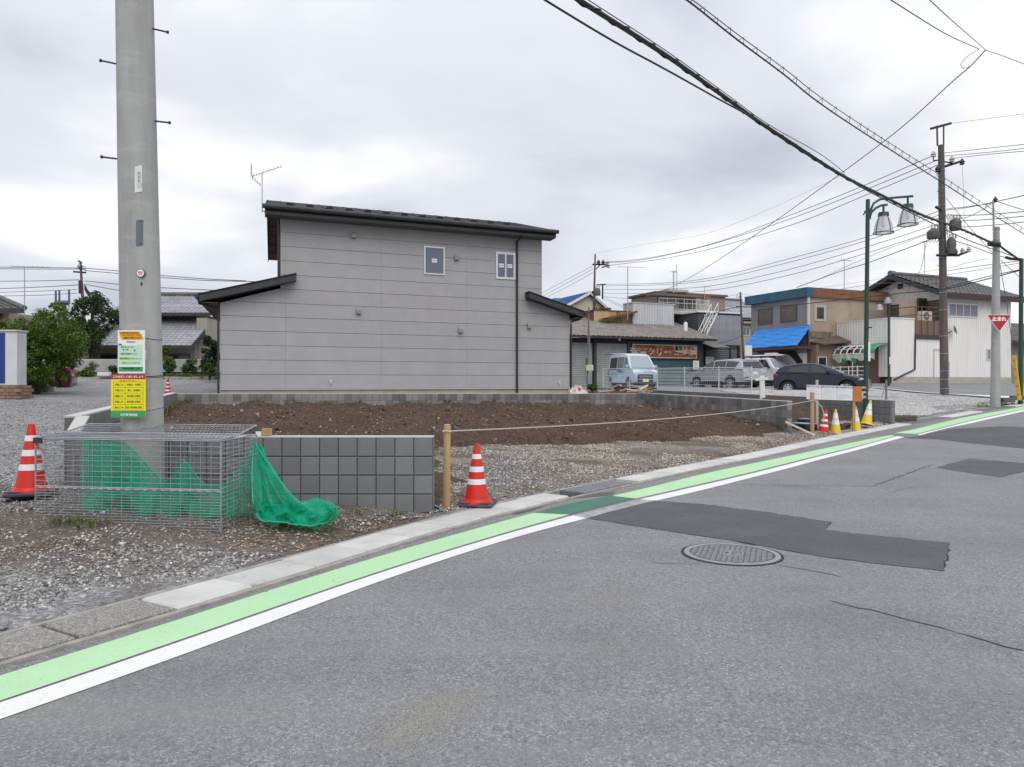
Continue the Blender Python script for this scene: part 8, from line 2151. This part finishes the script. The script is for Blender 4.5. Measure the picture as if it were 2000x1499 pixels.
mbb = MB(); mbb.bbox(0, .21, 0, .1, 0, .088, c=.008); bm_ = mbb.build('brick', BRK, mesh_only=True)
inv = RM[pl.name].inverted()
for r in range(5):
    for i in range(-14, 0):
        o = link('brick', bm_, pl); o.matrix_local = inv @ Matrix.Translation((xr + i * .22 + (.11 if r % 2 else 0) - .0, 21.49, zt_ - (r + 1) * .098))
    for i in range(3):
        o = link('brick', bm_, pl); o.matrix_local = inv @ Matrix.Translation((xr - .0, 21.52 + i * .22 + (.11 if r % 2 else 0), zt_ - (r + 1) * .098)) @ Matrix.Rotation(R(90), 4, 'Z')
# foliage
def leaf_mat(name, cols, tr=.25):
    m = bpy.data.materials.new(name); m.use_nodes = True; t = m.node_tree; t.nodes.clear()
    o = N(t, 'ShaderNodeOutputMaterial'); at = N(t, 'ShaderNodeAttribute', attribute_name='tone'); rp = N(t, 'ShaderNodeValToRGB'); el = rp.color_ramp.elements
    el[0].color = tuple(cols[0]) + (1,); el[1].color = tuple(cols[-1]) + (1,)
    for i in range(1, len(cols) - 1): q = el.new(i / (len(cols) - 1)); q.color = tuple(cols[i]) + (1,)
    t.links.new(at.outputs['Fac'], rp.inputs[0])
    b = N(t, 'ShaderNodeBsdfPrincipled', inp={'Roughness': .5, 'Specular IOR Level': .35}); tl = N(t, 'ShaderNodeBsdfTranslucent'); mx_ = N(t, 'ShaderNodeMixShader', inp={0: tr})
    t.links.new(rp.outputs[0], b.inputs['Base Color']); t.links.new(rp.outputs[0], tl.inputs[0]); t.links.new(b.outputs[0], mx_.inputs[1]); t.links.new(tl.outputs[0], mx_.inputs[2]); t.links.new(mx_.outputs[0], o.inputs[0]); return m
LF1 = leaf_mat('maple_leaf', [(.045, .085, .012), (.08, .145, .018), (.125, .205, .026), (.06, .11, .015), (.19, .28, .04)])
LF2 = leaf_mat('dark_leaf', [(.02, .045, .015), (.03, .06, .02), (.045, .085, .025), (.025, .05, .018), (.07, .11, .035)])
LF3 = leaf_mat('shrub_leaf', [(.04, .08, .015), (.07, .13, .02), (.10, .17, .03), (.05, .10, .02)])
GRS = leaf_mat('weed_leaf', [(.06, .10, .02), (.10, .15, .035), (.16, .19, .05), (.05, .085, .02), (.22, .20, .07)])
BARK = mat('bark', (.09, .07, .055), .95, var=((8, 8, 2), (.05, .04, .03), .4, .7), bump=(20, .6))
def leaves(lump_c, lump_r, n, size, m, name, parent, flat=.5, droop=0.0, aspect=.5):
    lump_c = np.asarray(lump_c, float); lump_r = np.asarray(lump_r, float)
    w = lump_r ** 2; k = rng.choice(len(lump_c), n, p=w / w.sum())
    u = rng.normal(size=(n, 3)); u /= np.linalg.norm(u, axis=1)[:, None]; rad = rng.random(n) ** .45
    p = lump_c[k] + u * (rad * lump_r[k])[:, None] * np.array([1, 1, .8])
    s = size * rng.uniform(.6, 1.3, n)
    nrm = rng.normal(size=(n, 3)) * flat + u * .5 + np.array([0, 0, .55]); nrm /= np.linalg.norm(nrm, axis=1)[:, None]
    a = rng.normal(size=(n, 3)); a[:, 2] -= droop; a -= nrm * (a * nrm).sum(1)[:, None]; a /= np.linalg.norm(a, axis=1)[:, None]; b = np.cross(nrm, a)
    bend = -nrm * (.18 * s)[:, None]
    v = np.stack([p - a * s[:, None] * .5 + bend, p + b * (s * aspect * .5)[:, None], p + a * s[:, None] * .5 + bend, p - b * (s * aspect * .5)[:, None]], 1)
    F = np.arange(n * 4).reshape(n, 4)
    tone = np.clip(rng.random(n) * .7 + .3 * rng.random(len(lump_c))[k], 0, 1)
    v = v.reshape(-1, 3)
    if parent is not None:
        inv = np.array(RM[parent.name].inverted()); v = v @ inv[:3, :3].T + inv[:3, 3]
    return link(name, np_mesh(name, v, F, m, {'tone': np.repeat(tone, 4)}, smooth=False), parent)
def lumps_in(px0, px1, pyt, pyb, d, n, r0, r1, depth, shape=None):
    c, rr = [], []
    while len(c) < n:
        px, py = random.uniform(px0, px1), random.uniform(pyt, pyb)
        if shape and not inside(shape, np.array([px]), np.array([py]))[0]: continue
        q = P(px, py, d + random.uniform(-depth, depth)); c.append(list(q)); rr.append(random.uniform(r0, r1))
    return c, rr
def trunk_to(t, base, top, r, lumps, m=BARK, n=9):
    mb = MB(); mid = base.lerp(top, .5) + Vector((random.uniform(-.1, .1), random.uniform(-.1, .1), 0)); mb.tube([base - up * .2, base.lerp(mid, .5), mid, top], [r * 1.3, r, r * .75, r * .4], 8); mb.build('trunk', m, t, smooth=60)
    for i in range(min(n, len(lumps))):
        e = Vector(lumps[i * len(lumps) // n]); s = base.lerp(top, random.uniform(.35, .95)); mb = MB(); mb.tube([s, s.lerp(e, .5) + up * random.uniform(-.1, .15), e], [r * .4, r * .25, r * .08], 5); mb.build('branch', m, t, smooth=60)
bz = gp(70, 0, 25.5)
t = thing('maple_tree', 'large bright green maple tree spreading over the gravel drive', 'tree', bz)
shp = [(-20, 640), (40, 632), (75, 625), (90, 606), (108, 592), (122, 606), (128, 622), (150, 640), (158, 668), (166, 690), (158, 708), (132, 730), (112, 742), (60, 738), (-20, 735)]
c, rr = lumps_in(-25, 170, 585, 742, 25.5, 110, .24, .42, 1.3, shp)
for _ in range(46):
    i = random.randrange(len(shp)); a, b = shp[i], shp[(i + 1) % len(shp)]; u = random.random(); q = P(a[0] + (b[0] - a[0]) * u + random.gauss(0, 5), a[1] + (b[1] - a[1]) * u + random.gauss(0, 5), 25.5 + random.uniform(-.9, .9)); c.append(list(q)); rr.append(random.uniform(.09, .2))
leaves(c, rr, 24000, .11, LF1, 'crown', t, droop=.6, aspect=.42)
trunk_to(t, bz, P(85, 650, 25.5), .11, c, n=14)
bz = gp(180, 0, 38.5)
t = thing('broadleaf_tree', 'dark open tree standing behind the maple before the tiled house', 'tree', bz)
shp = [(140, 680), (135, 640), (142, 600), (158, 590), (176, 578), (198, 576), (206, 592), (222, 602), (238, 612), (234, 626), (212, 640), (200, 660), (186, 685), (160, 690)]
c, rr = lumps_in(135, 240, 574, 690, 38.5, 85, .16, .42, 1.4, shp)
leaves(c, rr, 5600, .17, LF2, 'crown', t, droop=.4, aspect=.5)
trunk_to(t, bz, P(180, 600, 38.5), .12, c, n=16)
def shrub(label, px, pyb, h_px, w_px, d, m=LF3, n=1600, size=.1, name='shrub', nl=14, flat=.5, cat='shrub', aspect=.45):
    b = P(px, pyb, d); t = thing(name, label, cat, b)
    k = d / FOC; c, rr = [], []
    for i in range(nl):
        a = random.random() * 6.283; q = random.random() ** .6; z = random.uniform(.25, .95)
        c.append([b.x + math.cos(a) * q * w_px * k * .42 * (1.15 - abs(z - .5)), b.y + math.sin(a) * q * w_px * k * .42, b.z + z * h_px * k * .92]); rr.append(w_px * k * random.uniform(.2, .3))
    leaves(c, rr, n, size, m, 'foliage', t, flat, aspect=aspect)
    for i in range(5): mb = MB(); mb.tube([b - up * .1, Vector(c[i]).lerp(b, .4), Vector(c[i])], [.03, .02, .008], 5); mb.build('stem', BARK, t)
    return t
shrub('leafy green bush growing between the sign pillar and the planter pot', 62, 768, 56, 66, 26.2, LF2, 2600, .16, aspect=.2)
shrub('rounded clipped shrub near the end of the pale boundary wall', 367, 733, 32, 32, 35, LF3, 1500, .11)
shrub('bushy shrub half hidden behind the big concrete pole', 327, 733, 38, 34, 34.5, LF3, 1600, .11)
shrub('yellowish taller shrub beside the big pole', 322, 700, 28, 20, 39.5, GRS, 1000, .12)
shrub('tall dark camellia bush by the corner of the grey house', 410, 738, 88, 34, 32, LF2, 2400, .13, nl=20)
shrub('low green bush at the foot of the camellia', 409, 738, 30, 26, 31.4, LF3, 900, .11)
shrub('feathery plant in the bed before the pale boundary wall', 178, 738, 34, 26, 34.5, GRS, 700, .13, aspect=.2)
shrub('dark pointed plant in the bed next to the notice board', 221, 735, 22, 22, 34.5, LF2, 350, .2, aspect=.14)
shrub('leafy vegetables in the planting bed', 158, 742, 16, 44, 33.5, LF3, 900, .14)
shrub('small weed tuft by the meter pole and rubbish bag', 1157, 764, 14, 18, 27.5, LF3, 500, .09)
# planting bed and pale boundary wall
bw0, bw1 = P(112, 737, 36.5), P(428, 737, 36.0)
t = thing('boundary_wall', 'pale panel boundary wall in front of the old tiled house', 'wall', bw0)
nP = 7
for i in range(nP):
    a, b = bw0.lerp(bw1, i / nP), bw0.lerp(bw1, (i + 1) / nP)
    z1_ = P(0, 703, 36.4).z
    mb = MB(); mb.box(a.x + .01, b.x - .01, a.y, a.y + .1, P(0, 727, 36.4).z, z1_); mb.build('panel', mat('panel_pale', (.36, .365, .35), .8, var=(1.2, (.30, .305, .29), .4, .7), rnd=.06), t)
mb = MB(); mb.box(bw0.x, bw1.x, bw0.y - .02, bw0.y + .12, P(0, 727, 36.4).z - .05, P(0, 727, 36.4).z - .001); mb.build('rail', mat('rail_dark', (.06, .06, .06), .7), t)
mb = MB(); mb.box(bw0.x - .2, bw1.x + .1, bw0.y + .0, bw0.y + .14, .3, P(0, 727, 36.4).z - .051); mb.build('base', mat('base_grey', (.22, .22, .21), .9), t)
mb = MB(); mb.box(bw0.x, bw1.x, bw0.y - .01, bw0.y + .11, z1_ + .001, z1_ + .03); mb.build('coping', mat('cap_pale', (0, 0, 0)), t)
bd = thing('planting_bed', 'narrow planting bed edged with blocks below the pale boundary wall', 'planting bed', P(270, 742, 33))
KB = mat('bed_edge', (.34, .30, .26), .9, var=(3, (.16, .06, .04), .5, .62), rnd=.15)
for i in range(14):
    x0 = P(118, 0, 33).x + i * (P(418, 0, 33).x - P(118, 0, 33).x) / 14; w_ = (P(418, 0, 33).x - P(118, 0, 33).x) / 14
    mb = MB(); mb.bbox(x0 + .01, x0 + w_ - .01, 32.9, 33.1, P(0, 742, 33).z - .3, P(0, 736.5 + random.uniform(-.6, .6), 33).z, c=.015); mb.build('edge_block', KB, bd)
mb = MB(); mb.box(P(118, 0, 33).x, P(418, 0, 33).x, 33.11, 36.3, P(0, 742, 33).z - .3, P(0, 738, 33).z); mb.build('bed_soil', M_SOIL, bd)
for lab, px in (('white concrete edging block in the planting bed beside the leafy vegetables', 123), ('white concrete edging block in the bed near the yellow rule board', 207)):
    a = P(px - 8, 735, 33); b = P(px + 15, 728, 33); mb = MB(); mb.bbox(a.x, b.x, 32.6, 32.85, a.z, b.z, c=.02); solo('edging_block', mb, WHITE, lab, 'block', (a.x, 32.7, a.z))
gc = []
for i in range(30): q = P(random.uniform(320, 415), random.uniform(735, 739), random.uniform(33.2, 35)); gc.append(list(q))
o = leaves(gc, [.22] * 30, 2600, .1, LF3, 'ground_cover', None); o['kind'] = 'stuff'
# planter pot, low fence posts
q = P(92, 766, 27); t = thing('planter_pot', 'round pale concrete planter pot beside the dark red car', 'planter pot', q)
mb = MB(); k = 27 / FOC; mb.lathe([(10.5 * k, -.2), (12 * k, 0), (12.5 * k, 26 * k), (12.5 * k, 29 * k), (11 * k, 29 * k), (11 * k, 24 * k)], 24); mb.build('pot', mat('pot_concrete', (.36, .34, .28), .9, var=(3, (.28, .26, .21), .4, .7)), t, local=True, smooth=40)
leaves([list(q + Vector((random.uniform(-.2, .2), 0, 30 * k)))for _ in range(5)], [.16] * 5, 300, .12, LF3, 'plants', t)
t = thing('mesh_fence', 'short thin mesh fence with pale posts beside the brick planter', 'fence', P(44, 765, 25))
for px in (37, 46, 52): tb_(t, 'post', STEEL, 25, [(px, 766), (px, 718)], .025, 6)
mb = MB()
for i in range(9): mb.tube([P(37, 722 + 5 * i, 25), P(53, 722 + 5 * i, 25)], .006, 4)
for i in range(8): mb.tube([P(38 + 2 * i, 722, 25), P(38 + 2 * i, 764, 25)], .004, 4)
mb.build('wire_mesh', STEEL, t, kind='stuff')
# old tiled house behind the pole
OD = 43.0
ohz = 1.2
def q3(px, py, d): return P(px, py, d)
t = thing('tiled_house', 'old house with two tiers of silvery grey roof tiles behind the big pole', 'house', P(300, 735, OD))
xl, xr_ = P(150, 0, OD).x, P(398, 0, OD).x
zlow_e = P(0, 676, OD - 1.6).z; zlow_t = P(0, 626, OD + 1.3).z; zup_e = P(0, 612, OD + .4).z; zup_t = P(0, 579, OD + 4).z
mb = MB(); mb.box(xl + .6, xr_ - .5, OD, OD + 8, .5, zlow_e + .2); mb.build('wall', mat('old_wall', (.33, .31, .27), .85, var=(1, (.26, .24, .21), .4, .7)), t)
xu0, xu1 = P(250, 0, OD + 2).x, P(405, 0, OD + 2).x
mb = MB(); mb.box(xu0, xu1 - .4, OD + 1.4, OD + 7, zlow_e, zup_e + .1); mb.build('upper_wall', mat('old_wall_dark', (.10, .095, .09), .85), t)
def tier(nm, x0, x1, y0, z0, y1, z1):
    mb = MB(); mb.prism([(x0, y0, z0), (x1, y0, z0), (x1, y1, z1), (x0, y1, z1)], (0, 0, -.16)); r_ = mb.build(nm, DARKW, t)
    tiles(r_, Vector((x0, y0, z0 + .01)), Vector((x1 - x0, 0, 0)), Vector((0, y1 - y0, z1 - z0)), TILE, tw=.29, tl=.27)
    return r_
tier('lower_roof', xl, xr_, OD - 1.6, zlow_e, OD + 1.38, zlow_t)
r_ = tier('upper_roof', xu0 - .5, P(412, 0, OD + .4).x, OD + .4, zup_e, OD + 4, zup_t)
mb = MB(); mb.tube([(xu0 - .5, OD + 4, zup_t + .1), (xu1 + .2, OD + 4, zup_t + .1)], .16, 8); mb.build('ridge', TILED, r_)
mb = MB(); mb.tube([P(235, 622, OD + .5), P(196, 660, OD - 1.0)], .14, 8); mb.build('hip_ridge', TILED, r_)
mb = MB(); mb.box(xr_ - .5, xr_ + .1, OD + .2, OD + 6, .5, zup_e - .3); mb.build('side_wall', mat('old_wall', (0, 0, 0)), t)
for px0, px1, py0, py1 in ((160, 185, 690, 712), (197, 235, 692, 714), (330, 372, 692, 712)):
    a, b = P(px0, py1, OD), P(px1, py0, OD); mb = MB(); mb.box(a.x, b.x, OD - .06, OD - .001, a.z, b.z); w_ = mb.build('window', mat('frame_dark', (0, 0, 0)), t); mb = MB(); mb.box(a.x + .06, b.x - .06, OD - .07, OD - .061, a.z + .06, b.z - .06); mb.build('pane', DGLASS, w_)
mb = MB(); mb.box(xl + .7, P(183, 0, OD).x, OD - .05, OD - .001, P(0, 690, OD).z, zlow_e - .2); mb.build('dark_boarding', DARKW, t)
# house at the frame edge
hx = P(48, 0, 34).x
t = thing('edge_house', 'beige house with a dark tiled eave at the frame edge behind the maple', 'house', (hx - 3, 36, 1))
ze_ = P(0, 604, 34).z
mb = MB(); mb.box(hx - 7, P(17, 0, 35).x, 35, 42, .6, ze_ - .05); mb.build('wall', mat('edge_wall', (.36, .30, .24), .85), t)
b_ = Vector((-.6566 * 3.2 - 1.9, 3.2, 1.15))
mb = MB(); mb.prism([Vector(q) for q in ((hx - 8, 34, ze_), (hx, 34, ze_), (hx + b_.x, 37.2, ze_ + 1.15), (hx - 8 + b_.x, 37.2, ze_ + 1.15))], (0, 0, -.2)); r_ = mb.build('roof', DARKW, t)
tiles(r_, Vector((hx - 8, 34, ze_ + .01)), Vector((8, 0, 0)), b_, TILED, tw=.3, tl=.3)
mb = MB(); mb.tube([(hx, 34, ze_ + .05), (hx + b_.x, 37.2, ze_ + 1.2)], .12, 8); mb.build('hip_ridge', TILED, r_)
a, b = P(0, 625, 35), P(5, 610, 35); mb = MB(); mb.box(a.x - .3, b.x, 34.94, 34.999, a.z, b.z); w_ = mb.build('window', mat('frame_dark', (0, 0, 0)), t); mb = MB(); mb.box(a.x - .25, b.x - .05, 34.93, 34.939, a.z + .05, b.z - .05); mb.build('pane', DGLASS, w_)
# low dark hedge line and far roofs closing the view
for lab, px0, px1, pyt, d, m in (('far grey house closing the view behind the old tiled house', 232, 330, 660, 80, TILE),):
    a, b = P(px0, 760, d), P(px1, pyt, d); t = thing('far_house', lab, 'house', (a.x, d, .8))
    mb = MB(); mb.box(a.x, b.x, d, d + 6, 0, b.z - 1.2); mb.build('wall', PALEW, t); mb = MB(); mb.prism([(a.x - .4, d - .6, b.z - 1.3), (b.x + .4, d - .6, b.z - 1.3), (b.x - .5, d + 3, b.z), (a.x + .5, d + 3, b.z)], (0, 0, -.15)); mb.build('roof', m, t)
# far pole with wires, lattice tower
gpole, a_, b_ = pole_obj('dark utility pole with crossarms rising behind the maple tree', 157, 511, 165, 640, 60, 4, 7, PBRN)
for a, b in (((152, 523), (167, 527)), ((143, 531), (168, 533)), ((153, 510), (160, 514))): tb_(gpole, 'crossarm', DSTEEL, 60, [a, b], .07, 4)
for px, py in ((154, 520), (159, 522), (164, 524)): insul(gpole, px, py, 59.9, 1.6)
tb_(gpole, 'side_rack', DSTEEL, 59.8, [(156, 548), (156, 574)], .1, 5)
for k in range(3): tb_(gpole, 'wire_loop', CABLE, 59.8, [(165, 556 + 4 * k), (170, 566 + 4 * k), (176, 574 + 3 * k)], .05, 4)
tw = thing('radio_tower', 'small distant lattice tower with a dark platform above the maple', 'tower', P(123, 640, 110))
tb_(tw, 'platform', mat('tower_dark', (.09, .09, .12), .8), 110, [(107, 592), (135, 592)], .35, 4)
mb = MB(); Pd = lambda x, y: P(x, y, 110)
for a, b in (((113, 640), (119, 592)), ((131, 640), (126, 592))): mb.tube([Pd(*a), Pd(*b)], .22, 4)
for k in range(6):
    y0, y1 = 640 - 8 * k, 632 - 8 * k; f = lambda y: ((113 + (640 - y) / 48 * 6), (131 - (640 - y) / 48 * 5))
    mb.tube([Pd(f(y0)[0], y0), Pd(f(y1)[1], y1)], .14, 4); mb.tube([Pd(f(y0)[1], y0), Pd(f(y1)[0], y1)], .14, 4)
mb.build('lattice', mat('tower_dark', (0, 0, 0)), tw)
for x, y0 in ((109, 568), (116, 567), (135, 566)): tb_(tw, 'aerial', mat('tower_dark', (0, 0, 0)), 110, [(x, 592), (x, y0)], .16, 4)
lw = 'lines crossing the sky behind the big pole'
for pts, d0, d1, r, lab in (([(-20, 522), (80, 523), (155, 524)], 66, 60, .03, 'upper line running in from the frame edge to the dark pole'), ([(-20, 525), (80, 526), (155, 526)], 66, 60, .03, 'second line running in from the frame edge to the dark pole'), ([(-20, 550), (80, 549), (154, 547)], 66, 60, .03, 'middle line running in from the frame edge to the dark pole'), ([(-20, 565), (80, 561), (153, 557)], 66, 60, .03, 'lower line running in from the frame edge to the dark pole'), ([(-20, 572), (80, 569), (150, 566)], 66, 60, .025, 'thin line under the lower line from the frame edge'), ([(-20, 579), (80, 577), (150, 573)], 66, 60, .025, 'lowest line running in from the frame edge to the dark pole'),
        ([(165, 524), (235, 530), (310, 538), (400, 545), (480, 549)], 60, 48, .028, 'long upper line from the dark pole towards the grey house'), ([(166, 529), (235, 535), (310, 542), (400, 548), (520, 551)], 60, 48, .028, 'long second line from the dark pole towards the grey house'), ([(166, 549), (235, 556), (310, 562), (430, 568)], 60, 48, .028, 'long middle line from the dark pole to the wing roof'), ([(168, 556), (235, 568), (300, 575)], 60, 48, .028, 'lower line from the dark pole passing behind the big pole'), ([(172, 570), (200, 582), (232, 606)], 60, 45, .025, 'drop wire falling from the dark pole to the old tiled house')): wire(pts, d0, d1, r, lab, CABLE2)
# weeds
def tuft(n, pts, size, nm='weeds', m=GRS, hgt=.12):
    V, F, T_ = [], [], []
    for (x, y, z) in pts:
        for _ in range(n):
            a = random.random() * 6.283; l = size * random.uniform(.5, 1.3); r0 = random.random() * size * .5; bx, by = x + math.cos(a) * r0, y + math.sin(a) * r0; w = size * .05
            k = len(V); dx, dy = math.cos(a), math.sin(a)
            V += [(bx - dy * w, by + dx * w, z - .01), (bx + dy * w, by - dx * w, z - .01), (bx + dx * l * .35 + dy * w * .7, by + dy * l * .35 - dx * w * .7, z + l * .6), (bx + dx * l * .35 - dy * w * .7, by + dy * l * .35 + dx * w * .7, z + l * .6), (bx + dx * l * .9, by + dy * l * .9, z + l * .75)]
            tn = random.random(); T_ += [tn] * 5; F += [(k, k + 1, k + 2), (k, k + 2, k + 3), (k + 3, k + 2, k + 4)]
    return link(nm, np_mesh(nm, V, F, m, {'tone': T_}, smooth=False), kind='stuff')
pts = []
for px in (500, 520, 560, 575, 630, 640, 700, 820, 835, 870, 875, 905, 960, 1100, 1145, 420, 350, 335, 365):
    p = rear0.lerp(rear1, max(0, min(1, (px - 345) / 898 * .9))); q = P(px, 0, 19.0)
    A = (px - 1000) / FOC; dxr = rear1 - rear0; u = (A * rear0.y - rear0.x) / (dxr.x - A * dxr.y); w = rear0 + dxr * max(u, .02)
    x, y = w.x + .05, w.y - .12; pts.append((x, y, float(soil_z(np.array([x]), np.array([y]))[0])))
tuft(14, pts, .16)
pts = []
for i in range(26): x, y = random.uniform(-8.0, -5.6), 0; u = random.random() ** 2; w = Vector((rear0.x, rear0.y, 0)).lerp(Vector((lw0.x, lw0.y, 0)), u); x, y = w.x + .12, w.y; pts.append((x, y, float(soil_z(np.array([x]), np.array([y]))[0])))
tuft(12, pts, .15)
pts = []
for px, py, n_ in ((150, 1020, 10), (110, 1025, 6), (170, 1027, 8), (305, 1008, 4), (200, 1018, 5), (700, 1003, 5), (760, 1010, 6), (780, 1003, 5), (830, 985, 6), (850, 985, 6), (590, 1035, 6), (555, 1030, 4), (160, 1060, 2), (640, 1008, 3), (120, 1018, 5)):
    for _ in range(n_):
        q = hit(px + random.uniform(-18, 18), py + random.uniform(-5, 5), G, .02); pts.append((q.x, q.y, q.z))
tuft(7, pts, .06)
pts = []
for i in range(60):
    q = P(random.uniform(1905, 1990), 0, random.uniform(24, 25.6)); pts.append((q.x, q.y, gz(q.x, q.y)))
for i in range(25):
    q = P(random.uniform(1745, 1795), 0, random.uniform(20.3, 21.4)); pts.append((q.x, q.y, gz(q.x, q.y) + .05))
tuft(9, pts, .12)
# dry leaves and litter on the soil by the net
xy = np.array([list(hit(random.gauss(560, 110), random.uniform(1000, 1075), G, .02))[:2] for _ in range(260)])
v = []
for x, y in xy:
    z = float(gnd_z(np.array([x]), np.array([y]))[0]) + .008; a = random.random() * 6.28; l = random.uniform(.012, .035); c_, s_ = math.cos(a) * l, math.sin(a) * l
    v += [(x - c_, y - s_, z), (x + s_ * .4, y - c_ * .4, z + .004), (x + c_, y + s_, z + .008), (x - s_ * .4, y + c_ * .4, z + .002)]
link('dry_leaves', np_mesh('dry_leaves', v, np.arange(len(v)).reshape(-1, 4), stones_mat('dry_leaf', [(.22, .15, .08), (.40, .30, .17), (.30, .20, .10), (.46, .38, .25)]), {'tone': np.repeat(rng.random(len(xy)), 4)}, smooth=False), kind='stuff')

# ------------------------------------------------------------------ lettering becomes plain mesh
bpy.context.view_layer.update()
dg = bpy.context.evaluated_depsgraph_get()
for o in [o for o in bpy.data.objects if o.type == 'FONT']:
    me = bpy.data.meshes.new_from_object(o.evaluated_get(dg))
    nm = o.name; par = o.parent; ml = o.matrix_local.copy(); cu = o.data
    bpy.data.objects.remove(o)
    n_ = bpy.data.objects.new(nm, me); COL.objects.link(n_)
    if par is not None: n_.parent = par
    n_.matrix_local = ml
